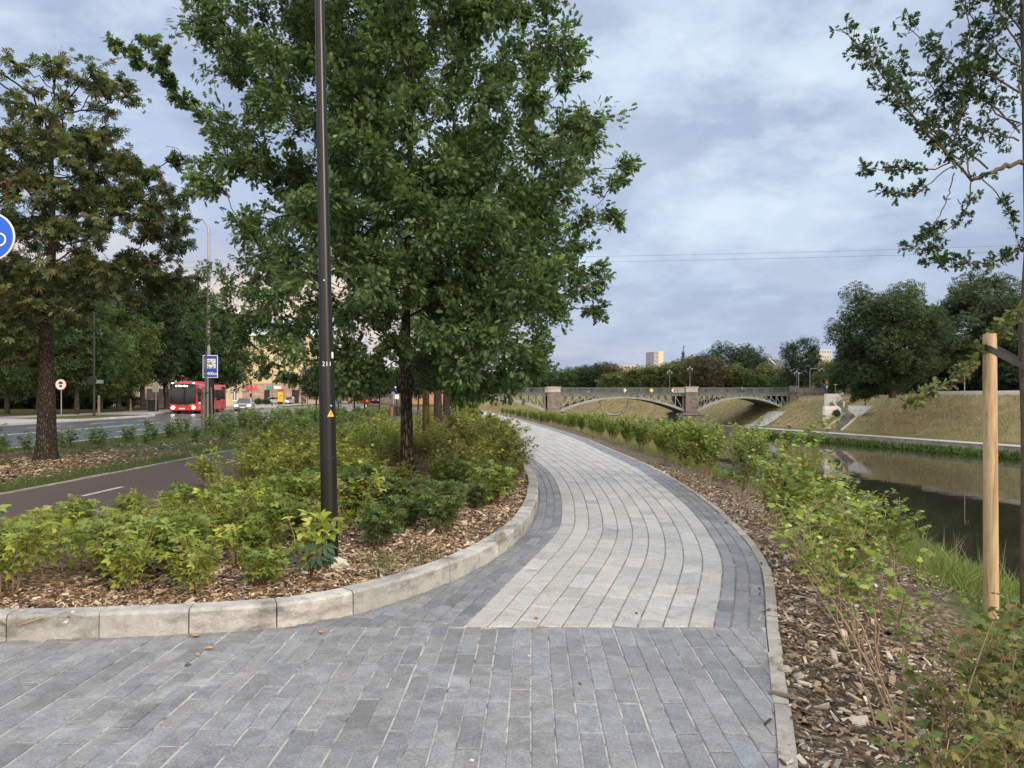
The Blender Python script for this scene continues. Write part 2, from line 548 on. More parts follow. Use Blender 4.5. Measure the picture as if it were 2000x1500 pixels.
def rows_between(A, B, step, off, ycut):
    """stones in one row whose sides follow curves A (left) and B (right), matched by index"""
    M = (A + B) / 2
    s = np.concatenate([[0], np.cumsum(np.linalg.norm(np.diff(M, axis=0), axis=1))])
    st = [off * step]; 
    while st[-1] < s[-1]: st.append(st[-1] + step * rng.choice([.86, 1.0, 1.0, 1.12]))
    st = np.array([0] + st)
    f = lambda C: np.stack([np.interp(st, s, C[:, 0]), np.interp(st, s, C[:, 1])], 1)
    a, b = f(A), f(B)
    out = []
    for i in range(len(st) - 1):
        q = np.array([a[i], b[i], b[i + 1], a[i + 1]])
        if q[:, 1].max() < ycut: continue
        if q[:, 1].min() < ycut: q = clip(q, np.array((0, -1.0)), -ycut)
        out.append(q)
    return out


# matched stations of the two boundary curves
sL = np.concatenate([[0], np.cumsum(np.linalg.norm(np.diff(BL, axis=0), axis=1))])
yl = BL[:, 1]
pair = yl - .55 * (1 - sstep(8, 14, yl)) + .004 * np.maximum(0, yl - 30)
BRm = np.stack([np.interp(pair, BR[:, 1], BR[:, 0]), pair], 1)
low = pair < BR[0, 1]
BRm[low, 0] = BR[0, 0] + (pair[low] - BR[0, 1]) * .31
keep = yl < 120
A0, B0 = BL[keep], BRm[keep]
stones = []
NC = 10
for k in range(NC):
    a = A0 + (B0 - A0) * (k / NC); b = A0 + (B0 - A0) * ((k + 1) / NC)
    stones += rows_between(a, b, .36, (k % 2) * .5 + .15 * (k % 3), CUT)
path = tag(pavers('footpath', stones, PV_LIGHT, gap=.0045, lo=.86, hi=1.10, warm=.015), kind='structure')

band = []
kr = BR[(BR[:, 1] < 120)]; nr = nBR[(BR[:, 1] < 120)]
for j in range(3):
    band += rows_between(kr + nr * ROW * j, kr + nr * ROW * (j + 1), .30, .3 * j, CUT)
kl = BL[keep]; nl_ = nBL[keep]
for j in range(12):
    sel = slice(None) if j < 3 else (kl[:, 1] < 9.5)
    q = rows_between(kl[sel] - nl_[sel] * ROW * (j + 1), kl[sel] - nl_[sel] * ROW * j, .33, .37 * j % 1, CUT)
    for s_ in q:
        c = s_.mean(0)
        if j < 3 and c[1] > 11 or c[0] > xk(c[1]) - .10: band.append(s_)
tag(pavers('path_border', band, PV_BAND, gap=.0045, lo=.78, hi=1.18), kind='structure')

# foreground paving: straight rows running away from the viewer
ang = -.0257
ca, sa = math.cos(ang), math.sin(ang)
rot = np.array([[ca, sa], [-sa, ca]])
fg = []
for i in range(-70, 26):
    for j in range(-18, 18):
        x0 = i * ROW; y0 = j * LEN + (i % 2) * LEN / 2 + .02
        q = np.array([(x0, y0), (x0 + ROW, y0), (x0 + ROW, y0 + LEN), (x0, y0 + LEN)]) @ rot
        q = q + np.array((.004 * math.sin(i * 3.1), CUT - 5.13))
        if q[:, 1].min() > CUT - .02: continue
        if q[:, 1].max() > CUT - .012: q = clip(q, np.array((0, 1.0)), CUT - .012)
        if len(q) < 3: continue
        c = q.mean(0)
        if c[0] < -1.5 and c[1] > np.interp(c[0], KF[:, 0], KF[:, 1]) + .10: continue
        ex = xr(q[:, 1]); 
        if (q[:, 0] > ex).all(): continue
        if (q[:, 0] > ex).any():
            y1 = c[1]; sl = (xr(y1 + .2) - xr(y1 - .2)) / .4
            nrm = np.array((1.0, -sl)); q = clip(q, nrm, xr(y1) - sl * y1)
            if len(q) < 3: continue
        fg.append(q)
tag(pavers('paved_forecourt', fg, PV_DARK, gap=.0042, bev=.004, lo=.84, hi=1.12, tilt=.004), kind='structure')


def strip(name, A, B, za, zb, m, kind='structure', uvz=None):
    """sheet between two matched 3-D or 2-D polylines"""
    n = len(A)
    f = lambda C, z: np.column_stack([C, np.full(n, z)]) if C.shape[1] == 2 else C
    V = np.vstack([f(A, za), f(B, zb)])
    k = np.arange(n - 1)
    return tag(mk(name, V, np.stack([k, n + k, n + k + 1, k + 1], 1), m), kind=kind)


def loft(name, rows, m, kind='structure', col=None, smooth=True):
    """rows: array (n, k, 3)"""
    rows = np.asarray(rows); n, k, _ = rows.shape
    i = np.arange(n - 1)[:, None] * k + np.arange(k - 1)[None]
    Fq = np.stack([i, i + 1, i + k + 1, i + k], 2).reshape(-1, 4)
    return tag(mk(name, rows.reshape(-1, 3), Fq, m, smooth=smooth, col=col), kind=kind)


# sand bed under all paving
ys = np.arange(-6, 122, .25)
wl = np.where(ys < 4.9, -8.05, xl(ys) - .02); wl = np.where((ys >= 4.9) & (ys < 19), np.minimum(xk(ys) - .05, xl(ys)), wl)
def sand2_mat():
    t = NT('dark_joint_sand'); v = t.coord('Object')
    c = t.ramp(t.noise(v, 5, 6, .75), [(.38, (.10, .095, .085)), (.54, (.21, .20, .185)), (.68, (.38, .365, .34))])
    return t.done(t.bsdf(c, .95, 0, .1))
wl2 = wl[ys >= 5.0]; ys2 = ys[ys >= 5.0].copy(); ys1 = ys[ys < 5.3].copy(); wl1 = wl[:len(ys1)]; ys1[-1] = CUT; ys2[0] = CUT
strip('paving_joints', np.column_stack([wl1, ys1]), np.column_stack([xr(ys1), ys1]), -.0055, -.0055, SAND)
strip('footpath_joints', np.column_stack([wl2, ys2]), np.column_stack([xr(ys2), ys2]), -.0060, -.0060, sand2_mat())

# concrete edging along the river side, flush with the stones
CONC = None
def concrete_mat(name, col, stain=(.10, .095, .085), amt=.6, white=.3):
    t = NT(name); v = t.coord('Object')
    c = t.mix(1.0, t.attr(), col, 'MULTIPLY')
    c = t.mix(1.0, c, t.ramp(t.noise(v, 120, 3, .7), [(.3, .84), (.7, 1.14)]), 'MULTIPLY')
    c = t.mix(1.0, c, t.ramp(t.noise(v, 6.5, 8, .8, .5), [(.3, .66), (.7, 1.24)]), 'MULTIPLY')
    c = t.mix(t.math('MULTIPLY', t.ramp(t.noise(v, 3.1, 8, .75, 1.4), [(.60, 0.0), (.66, 1.0)]), white), c, (.68, .66, .62))
    c = t.mix(t.math('MULTIPLY', t.ramp(t.noise(t.coord('Object', (1, 1, 2.5)), 2.4, 7, .72), [(.50, 0.0), (.66, 1.0)]), amt), c, stain)
    n = t.bump(t.noise(v, 90, 4, .7), .3, .004); n = t.bump(t.noise(v, 9, 4, .6), .25, .01, n)
    return t.done(t.bsdf(c, .85, 0, .25, n))
CONC = concrete_mat('concrete_kerb', (.395, .388, .372), amt=.8, white=.4)
CONC2 = concrete_mat('concrete_edging', (.34, .325, .30), amt=.35, white=.1)


def kerb_line(name, C, h, w, lngth, m, zb=-.08, cham=.02, back=1, hfun=None, gap=.004):
    """row of kerb stones with joints; C is the front line, the body lies on the side given by back"""
    s = np.concatenate([[0], np.cumsum(np.linalg.norm(np.diff(C, axis=0), axis=1))])
    nn = normals(C)
    V = []; Fq = []; col = []
    st = 0.0; b = 0
    while st < s[-1] - .05:
        L = lngth * rng.uniform(.97, 1.03)
        u = np.linspace(st + gap, min(st + L, s[-1]) - gap, 4)
        p = np.stack([np.interp(u, s, C[:, 0]), np.interp(u, s, C[:, 1])], 1)
        q = np.stack([np.interp(u, s, nn[:, 0]), np.interp(u, s, nn[:, 1])], 1) * back
        hh = (h if hfun is None else hfun(p[:, 1])) + rng.normal(0, .003)
        hh = np.broadcast_to(hh, (4,))
        prof = [(0, np.full(4, zb)), (0 + .004, hh - cham), (cham, hh), (w - cham * .5, hh), (w, hh - cham * .5), (w, np.full(4, zb))]
        k = len(prof); tone = rng.uniform(.84, 1.12)
        off = rng.normal(0, .004)
        for i in range(4):
            for d, z in prof:
                V.append((p[i, 0] + q[i, 0] * (d + off), p[i, 1] + q[i, 1] * (d + off), z[i])); col.append((tone, tone, tone))
        for i in range(3):
            for j in range(k - 1): Fq.append((b + i * k + j, b + i * k + j + 1, b + (i + 1) * k + j + 1, b + (i + 1) * k + j))
        for e in (0, 3):
            Fq.append((b + e * k, b + e * k + 1, b + e * k + 4, b + e * k + 5)); Fq.append((b + e * k + 1, b + e * k + 2, b + e * k + 3, b + e * k + 4))
        b += 4 * k; st += L
    return tag(mk(name, V, np.array(Fq), m, col=np.array(col)), kind='structure')


kerb_line('kerb', KF, .165, .17, .575, CONC, back=-1, hfun=lambda y: .165 - .11 * sstep(13.5, 19, y))
e_near = ER[ER[:, 1] < 60]
kerb_line('path_edging', ER[ER[:, 1] < 70], .004, .085, .8, CONC2, back=1, cham=.006)
lo_ = LO[(LO[:, 1] > 18) & (LO[:, 1] < 100)]
kerb_line('path_edging', lo_, .02, .06, .9, CONC2, back=-1, cham=.006)


# ---- road, cycle path
def bend(y): return .001 * np.maximum(0, np.asarray(y, float) - 25) ** 2
def xc(y): return -21.5 - bend(y)
def xnear(y): return xc(y) + 6.7
def xfar(y): return xc(y) - 6.7 - 3.3 * sstep(60, 69, y) * (1 - sstep(108, 118, y))
def cyr(y): return -5.3 - 1.5 * bend(y)
def cyl_(y): return -8.0 - 1.5 * bend(y)
ry = np.concatenate([np.arange(-40, 130, 1.0), np.arange(130, 330, 5.0)])
cyc_y = np.arange(4.7, 150, .5)


def mulch_mat():
    t = NT('wood_mulch'); v = t.coord('Object')
    vo = t.node('TexVoronoi', feature='F1'); vo.inputs['Scale'].default_value = 38; t.t.links.new(t.coord('Object', (1, 1.6, 1)), vo.inputs['Vector'])
    sp = t.node('SeparateColor'); t.t.links.new(vo.outputs['Color'], sp.inputs[0])
    c = t.ramp(sp.outputs[0], [(.0, (.035, .022, .014)), (.35, (.10, .062, .038)), (.65, (.20, .135, .085)), (.9, (.33, .25, .17)), (1, (.40, .34, .26))])
    c = t.mix(1.0, c, t.ramp(t.noise(v, 1.6, 5, .7), [(.3, .62), (.7, 1.18)]), 'MULTIPLY')
    h = t.math('SUBTRACT', 1.0, vo.outputs['Distance'])
    return t.done(t.bsdf(c, .95, 0, .1, t.bump(h, .9, .02)))


MULCH = mulch_mat()


def asphalt_mat(name, col, rough=.6, patch=.25, spec=.4):
    t = NT(name); v = t.coord('Object')
    c = t.mix(1.0, (*col, 1), t.ramp(t.noise(v, 60, 3, .7), [(.3, .8), (.7, 1.2)]), 'MULTIPLY')
    c = t.mix(1.0, c, t.ramp(t.noise(t.coord('Object', (1, .12, 1)), .8, 5, .6), [(.3, 1 - patch), (.7, 1 + patch)]), 'MULTIPLY')
    return t.done(t.bsdf(c, rough, 0, spec, t.bump(t.noise(v, 90, 3, .7), .3, .004)))


ASPH = asphalt_mat('road_asphalt', (.066, .070, .079), .33)
RED = asphalt_mat('cycle_asphalt', (.080, .060, .057), .85, .15, .2)
WALK = asphalt_mat('pavement_slabs', (.30, .285, .27), .85, .12, .2)
PAINT = mat('road_paint', (.62, .62, .60), .6, var=.25, scale=8)


def strip_mat():
    """the verge: mulch with grass along both edges"""
    t = NT('verge_ground'); v = t.coord('Object')
    n1 = t.noise(v, .55, 5, .65, .5)
    vo = t.node('TexVoronoi', feature='F1'); vo.inputs['Scale'].default_value = 30; t.t.links.new(v, vo.inputs['Vector'])
    sp = t.node('SeparateColor'); t.t.links.new(vo.outputs['Color'], sp.inputs[0])
    mu = t.ramp(sp.outputs[0], [(0, (.05, .032, .022)), (.5, (.14, .095, .065)), (1, (.30, .23, .17))])
    gr = t.ramp(t.noise(v, 24, 4, .75), [(.3, (.030, .045, .014)), (.7, (.085, .10, .035))])
    e = t.attr()
    sep = t.node('SeparateColor'); t.t.links.new(e, sep.inputs[0])
    f = t.math('ADD', sep.outputs[0], t.math('MULTIPLY', t.math('SUBTRACT', n1, .5), 1.5), clamp=True)
    c = t.mix(t.ramp(f, [(.40, 0.0), (.60, 1.0)]), mu, gr)
    return t.done(t.bsdf(c, .95, 0, .1, t.bump(t.noise(v, 30, 4, .8), .8, .03)))


def grass_mat(name, a, b, scale=2.0, c3=None):
    t = NT(name); v = t.coord('Object')
    c = t.ramp(t.noise(v, scale, 6, .7, .4), [(.3, a), (.7, b)])
    c = t.mix(1.0, c, t.ramp(t.noise(v, scale * 14, 4, .75), [(.3, .6), (.7, 1.35)]), 'MULTIPLY')
    if c3: c = t.mix(t.ramp(t.noise(v, scale * .35, 4, .6), [(.45, 0.0), (.62, .8)]), c, c3)
    return t.done(t.bsdf(c, .95, 0, .08, t.bump(t.noise(v, scale * 10, 5, .8), .7, .05)))


PARKGRASS = grass_mat('park_grass', (.075, .065, .025), (.13, .11, .045), .5, (.05, .065, .02))
EARTH = grass_mat('ground_earth', (.05, .055, .025), (.09, .085, .04), .4)

# base ground on this side of the river: one sheet to the horizon, bank included
gy = np.concatenate([np.arange(-60, -4, 4.0), np.arange(-4, 80, .5), np.arange(80, 200, 4.0), [210, 240, 280, 330, 400, 520, 800, 1500]])
def xr_long(y): return np.interp(y, [-60, -4.5] + list(ER[::20, 1]) + [240, 320, 430, 600, 1500], [-3.5, -.2] + list(ER[::20, 0]) + [-42, -82, -160, -320, -1300])
BANKD = np.array([.09, .5, 1.1, 1.8, 2.4, 3.0, 3.5, 4.2, 5.2, 7.0, 9.5, 12.0, 14.0])
BANKZ = np.array([-.015, -.06, -.16, -.32, -.46, -.62, -.86, -1.35, -2.1, -3.5, -5.5, -7.45, -8.6])
def bank_z(d): return np.interp(d, BANKD, BANKZ)
def wob(x, y): return .035 * np.sin(1.9 * x + .7 * y) + .03 * np.sin(2.3 * y - 1.1 * x + 1.3) + .02 * np.sin(5.1 * x + 4.3 * y)
rows = []
for y in gy:
    e = float(xr_long(y))
    left = [-1800, -500, -160, -90, -60, -34, -16, -9]
    rows.append([(e + d if d > -100 else d, y, -.055) for d in left] + [(e - .3, y, -.055), (e + .05, y, -.055)])
loft('ground', rows, EARTH)
dd = np.concatenate([np.linspace(.06, 3.5, 18), np.linspace(3.8, 14, 16)])
by = np.concatenate([np.arange(-6, 30, .3), np.arange(30, 110, 1.0), np.arange(110, 260, 8.0)])
bank = np.array([[(float(xr_long(y)) + d, y, bank_z(d) + wob(d, y) * min(1, d * .6)) for d in dd] for y in by])


def bank_mat():
    t = NT('bank_ground'); v = t.coord('Object')
    vo = t.node('TexVoronoi', feature='F1'); vo.inputs['Scale'].default_value = 34; t.t.links.new(v, vo.inputs['Vector'])
    sp = t.node('SeparateColor'); t.t.links.new(vo.outputs['Color'], sp.inputs[0])
    mu = t.ramp(sp.outputs[0], [(0, (.035, .024, .016)), (.5, (.12, .085, .06)), (1, (.36, .30, .23))])
    so_ = t.ramp(t.noise(v, 5, 6, .7), [(.3, (.06, .05, .035)), (.7, (.13, .11, .075))])
    mu = t.mix(t.ramp(t.noise(v, .9, 4, .6), [(.45, 0.0), (.6, .8)]), mu, so_)
    gr = t.ramp(t.noise(v, 18, 4, .75), [(.3, (.045, .065, .02)), (.7, (.12, .135, .05))])
    sep = t.node('SeparateColor'); t.t.links.new(t.attr(), sep.inputs[0])
    f = t.math('ADD', sep.outputs[0], t.math('MULTIPLY', t.math('SUBTRACT', t.noise(v, .8, 5, .65, .4), .5), 1.2), clamp=True)
    c = t.mix(t.ramp(f, [(.42, 0.0), (.6, 1.0)]), mu, gr)
    return t.done(t.bsdf(c, .95, 0, .1, t.bump(t.noise(v, 26, 4, .8), .8, .03)))


bc = np.repeat(np.clip((dd - .8) / 1.7, 0, 1)[None], len(by), 0).reshape(-1, 1) * np.ones(3)
loft('river_bank', bank, bank_mat(), col=bc)

# planted bed with mulch
bed_y = np.concatenate([np.arange(4.5, 24, .2), np.arange(24, 112, 1.0)])
def bed_z(x, y): return .125 - .085 * sstep(13, 20, y) + .5 * wob(x, y) * sstep(0, .8, np.minimum(bedright(y) - x, x - cyr(y)))
rows = []
for y in bed_y:
    a, b = float(cyr(y)) + .06, float(bedright(y)) - (.10 if y < 19 else .03)
    b = max(b, a + .02)
    xs = a + (b - a) * np.linspace(0, 1, 22)
    rows.append([(x, y, bed_z(x, y)) for x in xs])
loft('planting_bed', rows, MULCH)

strip('cycle_path', np.column_stack([cyl_(cyc_y), cyc_y]), np.column_stack([cyr(cyc_y), cyc_y]), .06, .06, RED)
kerb_line('cycle_edging', np.column_stack([cyr(cyc_y), cyc_y])[0:230], .085, .06, 1.0, CONC2, back=1, cham=.008)
kerb_line('cycle_edging', np.column_stack([cyl_(cyc_y), cyc_y])[0:230], .085, .06, 1.0, CONC2, back=-1, cham=.008)
mb = MB()
for y in np.arange(11.4, 120, 5.4):
    x0, x1 = (cyl_(y) + cyr(y)) / 2, (cyl_(y + 1.2) + cyr(y + 1.2)) / 2
    mb.quad((x0 - .05, y, .065), (x0 + .05, y, .065), (x1 + .05, y + 1.2, .065), (x1 - .05, y + 1.2, .065))
tag(mb.build('cycle_markings', mat('worn_paint', (.36, .35, .33), .7, var=.4, scale=12)), kind='structure')

sy = np.concatenate([np.arange(-20, 110, .8)])
rows, vc = [], []
for y in sy:
    a, b = float(xnear(y)) + .15, float(cyl_(y)) - .05
    for u in np.linspace(0, 1, 12):
        x = a + (b - a) * u
        e = max(1 - (x - a) / 1.7, 1 - (b - x) / 1.9, .9 * float(sstep(18.5, 23, y)), .45)
        vc.append((e, e, e))
    rows.append([(a + (b - a) * u, y, .085 + .5 * wob(a + (b - a) * u, y) * math.sin(math.pi * u)) for u in np.linspace(0, 1, 12)])
loft('verge', rows, strip_mat(), col=np.array(vc))

strip('road', np.column_stack([xfar(ry), ry]), np.column_stack([xnear(ry) + .02, ry]), -.02, -.02, ASPH)
KST = concrete_mat('road_kerbstone', (.52, .51, .49), amt=.15, white=.1)
kerb_line('road_kerb', np.column_stack([xnear(ry), ry])[10:180], .11, .16, 1.0, KST, back=1, cham=.015, zb=-.1)
kerb_line('road_kerb', np.column_stack([xfar(ry), ry])[10:180], .11, .2, 1.0, KST, back=-1, cham=.015, zb=-.1)
mb = MB()
def mark(y0, y1, off, w=.12):
    n = max(2, int((y1 - y0) / 3) + 1)
    yy = np.linspace(y0, y1, n)
    for a, b in zip(yy[:-1], yy[1:]):
        mb.quad((xc(a) + off - w / 2, a, -.014), (xc(a) + off + w / 2, a, -.014), (xc(b) + off + w / 2, b, -.014), (xc(b) + off - w / 2, b, -.014))
mark(-30, 46, 0, .16); mark(56, 180, 0, .16)
for y in (47.5, 51.5): mark(y, y + 1.8, 0, .14)
for off in (3.35, -3.35):
    for y in np.arange(-28, 180, 6.0): mark(y + (2 if off > 0 else 0), y + 3 + (2 if off > 0 else 0), off)
tag(mb.build('road_markings', PAINT), kind='structure')

# far side of the road: verge, pavement, park lawn
f2 = np.concatenate([np.arange(-40, 200, 2.0)])
xf0 = xc(f2) - 6.7
strip('roadside_grass', np.column_stack([xf0 - 5.6, f2]), np.column_stack([xfar(f2) - .2, f2]), .10, .09, grass_mat('roadside_grass', (.05, .06, .022), (.10, .105, .04), .9))
strip('pavement', np.column_stack([xf0 - 9.2, f2]), np.column_stack([xf0 - 5.6, f2]), .102, .102, WALK)
strip('park_lawn', np.column_stack([xf0 - 130, f2]), np.column_stack([xf0 - 9.2, f2]), .10, .10, PARKGRASS)
dv = np.arange(38.0, 50, .5)
strip('driveway', np.column_stack([xc(dv) - 6.9 - 16 - .0 * dv, dv]), np.column_stack([xc(dv) - 6.75, dv]), .125, .118, WALK)
bay = np.arange(62.0, 118, 1.0)
strip('stop_platform', np.column_stack([xf0.mean() * 0 + xc(bay) - 6.7 - 9.0, bay]), np.column_stack([xfar(bay) - .2, bay]), .108, .108, WALK)
# square in front of the yellow building
tag(mk('square', [(-75, 118, .112), (-36.5, 118, .112), (-46, 205, .112), (-150, 205, .112)], [[(0, 1, 2, 3)]], WALK), kind='structure')

# ---- river and far bank
WZ = -7.5
def water_mat():
    t = NT('river_water'); v = t.coord('Object', (1, .45, 1))
    n = t.bump(t.noise(v, 1.1, 3, .5), .02, .04)
    n = t.bump(t.noise(t.coord('Object', (.25, .9, 1)), .35, 3, .6, .6), .03, .25, n)
    rgh = t.ramp(t.noise(t.coord('Object', (.3, .06, 1)), .8, 4, .6), [(.40, .012), (.72, .07)])
    return t.done(t.bsdf((.022, .022, .014), rgh, 0, .5, n, IOR=1.33))
tag(mk('river', [(-400, -300, WZ), (600, -300, WZ), (600, 900, WZ), (-400, 900, WZ)], [[(0, 1, 2, 3)]], water_mat()), kind='structure')

FW = curve([(150, -160), (112, -30), (92, 50), (76, 109), (58, 175), (50, 206), (24, 262), (-24, 335), (-110, 430), (-330, 600)], 2.0)
nFW = normals(FW)
def far_pt(i, n, z): return (FW[i, 0] + nFW[i, 0] * n, FW[i, 1] + nFW[i, 1] * n, z)
FN = np.array([7.0, 8.5, 10.5, 13, 16, 19, 21])
FZ = np.array([-5.55, -4.75, -3.5, -1.95, -.1, 1.75, 1.95])
def slope_z(n): return np.interp(n, [0, 4.2, 5.5] + list(FN) + [400], [-5.9, -5.9, -5.85] + list(FZ) + [1.95])
idx = range(len(FW))


def masonry_mat(name, a, b, mortar, sx=.8, sz=.35, swap=False):
    t = NT(name)
    tc = t.node('TexCoord').outputs['Object']
    sp = t.node('SeparateXYZ'); t.t.links.new(tc, sp.inputs[0])
    cb = t.node('CombineXYZ')
    t.set(cb.inputs[0], t.math('ADD', sp.outputs[0], t.math('MULTIPLY', sp.outputs[1], .83))); t.set(cb.inputs[1], sp.outputs[2])
    br = t.node('TexBrick'); t.t.links.new(cb.outputs[0], br.inputs['Vector'])
    br.inputs['Scale'].default_value = 1.0; br.inputs['Brick Width'].default_value = sx; br.inputs['Row Height'].default_value = sz
    br.inputs['Mortar Size'].default_value = .02; br.inputs['Color1'].default_value = (*a, 1); br.inputs['Color2'].default_value = (*b, 1); br.inputs['Mortar'].default_value = (*mortar, 1)
    c = t.mix(1.0, br.outputs[0], t.ramp(t.noise(tc, .8, 6, .7), [(.3, .7), (.7, 1.25)]), 'MULTIPLY')
    return t.done(t.bsdf(c, .9, 0, .2, t.bump(br.outputs['Fac'], -.4, .03)))


STONEWALL = masonry_mat('embankment_stone', (.21, .18, .15), (.29, .25, .21), (.10, .09, .08))
DRY = grass_mat('dry_slope', (.152, .120, .060), (.285, .228, .128), .45, (.14, .135, .065))
FLAT = grass_mat('mown_slope', (.10, .095, .04), (.17, .15, .07), .5)
PROM = asphalt_mat('promenade_paving', (.36, .36, .36), .8, .1, .3)
loft('embankment_wall', [[far_pt(i, -.6, -8.6), far_pt(i, -.15, -6.9), far_pt(i, 0, -6.2), far_pt(i, 0, -5.93)] for i in idx], STONEWALL, smooth=False)
loft('promenade', [[far_pt(i, 0, -5.93), far_pt(i, 0, -5.84), far_pt(i, .5, -5.84), far_pt(i, .5, -5.9), far_pt(i, 4.2, -5.9)] for i in idx], PROM, smooth=False)
loft('lower_bank', [[far_pt(i, 4.2, -5.9), far_pt(i, 5.4, -5.85), far_pt(i, 6.1, -5.7), far_pt(i, 7.0, -5.55)] for i in idx], FLAT)
loft('bank_slope', [[far_pt(i, n, z + (.12 * math.sin(i * .9 + n) if 8 < n < 18 else 0)) for n, z in zip(FN, FZ)] for i in idx], DRY)
loft('far_ground', [[far_pt(i, 21, 1.95), far_pt(i, 60, 2.1), far_pt(i, 140, 6), far_pt(i, 400, 12), far_pt(i, 1600, 14)] for i in idx], EARTH)
loft('riverside_road', [[far_pt(i, 23, 2.0), far_pt(i, 31, 2.04)] for i in idx], asphalt_mat('far_asphalt', (.09, .09, .095), .8))

# wooded hill behind the park and woods closing the view
HILL = grass_mat('wooded_hill', (.018, .028, .012), (.05, .065, .025), .06)
# ================================================================== VEGETATION
def fan(outline, center=(0, .35, 0), dz=0.0):
    V = [center] + list(outline); n = len(outline)
    return np.array(V, float), [np.array([(0, 1 + i, 1 + i + 1) for i in range(n - 1)])]


def tpl_oak():
    V = []; F3 = []; F4 = []
    ny, nx = [.10, .36, .60, .84], [.03, .065, .085, .07]
    ty, tx = [.30, .55, .79], [.22, .33, .27]
    for i in range(4): V += [(-nx[i], ny[i], .02), (nx[i], ny[i], .02)]
    for i in range(3): V += [(-tx[i], ty[i], .05), (tx[i], ty[i], .05)]
    V.append((0, 1.0, -.06))
    for i in range(3):
        F4.append((2 * i, 2 * i + 1, 2 * i + 3, 2 * i + 2))
        F3.append((2 * i, 2 * i + 2, 8 + 2 * i)); F3.append((2 * i + 1, 9 + 2 * i, 2 * i + 3))
    F3.append((6, 7, 14))
    return np.array(V, float), [np.array(F3), np.array(F4)]


def tpl_ovate(w=.30, fold=.06, droop=.10):
    V = [(0, 0, 0), (-w, .38, fold), (w, .38, fold), (0, .42, 0), (-w * .62, .72, fold - droop * .4), (w * .62, .72, fold - droop * .4), (0, 1, -droop)]
    return np.array(V, float), [np.array([(0, 3, 1), (0, 2, 3), (4, 3, 6), (3, 5, 6)]), np.array([(1, 3, 4, 4)])[:0], np.array([(1, 3, 4), (3, 2, 5)])]


def merge(tpls):
    Vs, Fs, b = [], {}, 0
    for V, FL in tpls:
        Vs.append(V)
        for f in FL:
            if len(f): Fs.setdefault(f.shape[1], []).append(f + b)
        b += len(V)
    return np.vstack(Vs), [np.vstack(f) for f in Fs.values()]


def xf(tpl, ang=0, s=1, off=(0, 0, 0), tilt=0):
    V, FL = tpl; V = V.copy() * s
    c, q = math.cos(tilt), math.sin(tilt)
    V = np.stack([V[:, 0], V[:, 1] * c - V[:, 2] * q, V[:, 1] * q + V[:, 2] * c], 1)
    c, q = math.cos(ang), math.sin(ang)
    V = np.stack([V[:, 0] * c - V[:, 1] * q, V[:, 0] * q + V[:, 1] * c, V[:, 2]], 1) + np.array(off)
    return V, FL


OAKL = tpl_oak()
OV = tpl_ovate()
KITE = (np.array([(0, 0, 0), (-.27, .5, .05), (.27, .5, .05), (0, 1, -.05)], float), [np.array([(0, 2, 3, 1)])])
RASP = merge([xf(OV, 0, .62, (0, .38, .0), -.1), xf(OV, 1.15, .52, (-.01, .33, 0), -.15), xf(OV, -1.15, .52, (.01, .33, 0), -.15)])
RASP5 = merge([RASP, xf(OV, 1.5, .42, (-.01, .12, 0), -.15), xf(OV, -1.5, .42, (.01, .12, 0), -.15)])
CURR = fan([(-.06, .02, 0), (-.36, .12, -.05), (-.30, .32, .02), (-.52, .52, -.06), (-.26, .62, .02), (-.16, .78, .0), (0, 1, -.08), (.16, .78, .0), (.26, .62, .02), (.52, .52, -.06), (.30, .32, .02), (.36, .12, -.05), (.06, .02, 0), (-.06, .02, 0)], (0, .38, .05))
OBO = (np.array([(0, 0, 0), (-.165, .66, .03), (.165, .66, .03), (0, 1, -.06), (0, .6, -.01)], float), [np.array([(0, 4, 1), (0, 2, 4), (1, 4, 3), (4, 2, 3)])])
PALM = merge([xf(OBO, a, s, (0, 0, 0), -.25) for a, s in ((0, 1), (.65, .92), (-.65, .92), (1.3, .72), (-1.3, .72), (2.1, .5))])
NEED = (np.array([(-.06, 0, 0), (.06, 0, 0), (.09, .5, .02), (-.09, .5, .02), (0, 1, -.05)], float), [np.array([(0, 1, 2, 3)]), np.array([(3, 2, 4)])])
SPRIG = merge([xf(NEED, 0, 1), xf(NEED, .6, .7, (0, .15, 0)), xf(NEED, -.6, .7, (0, .25, 0)), xf(NEED, .6, .6, (0, .45, 0)), xf(NEED, -.6, .6, (0, .55, 0))])
BLADE = (np.array([(-.02, 0, 0), (.02, 0, 0), (.016, .5, .03), (-.016, .5, .03), (0, 1, .16)], float), [np.array([(0, 1, 2, 3)]), np.array([(3, 2, 4)])])
CLUMPL = merge([xf(KITE, a, s, (dx, dy, dz), t) for a, s, dx, dy, dz, t in ((0, .8, 0, .1, 0, .1), (1.4, .75, -.1, .2, .1, -.4), (-1.5, .8, .15, .15, -.1, .3), (2.7, .6, 0, 0, .05, .2))])


def unit(v): return v / np.maximum(np.linalg.norm(v, axis=-1, keepdims=True), 1e-9)


def scatter(tpl, pos, d, nrm, s):
    V0, FL = tpl; N = len(pos); k = len(V0)
    y = unit(d); x = unit(np.cross(y, nrm)); z = np.cross(x, y)
    s = np.broadcast_to(np.asarray(s, float), (N,))[:, None, None]
    V = pos[:, None] + s * (V0[None, :, 0:1] * x[:, None] + V0[None, :, 1:2] * y[:, None] + V0[None, :, 2:3] * z[:, None])
    off = (np.arange(N) * k)[:, None, None]
    return V.reshape(-1, 3), [(f[None] + off).reshape(-1, f.shape[1]) for f in FL]


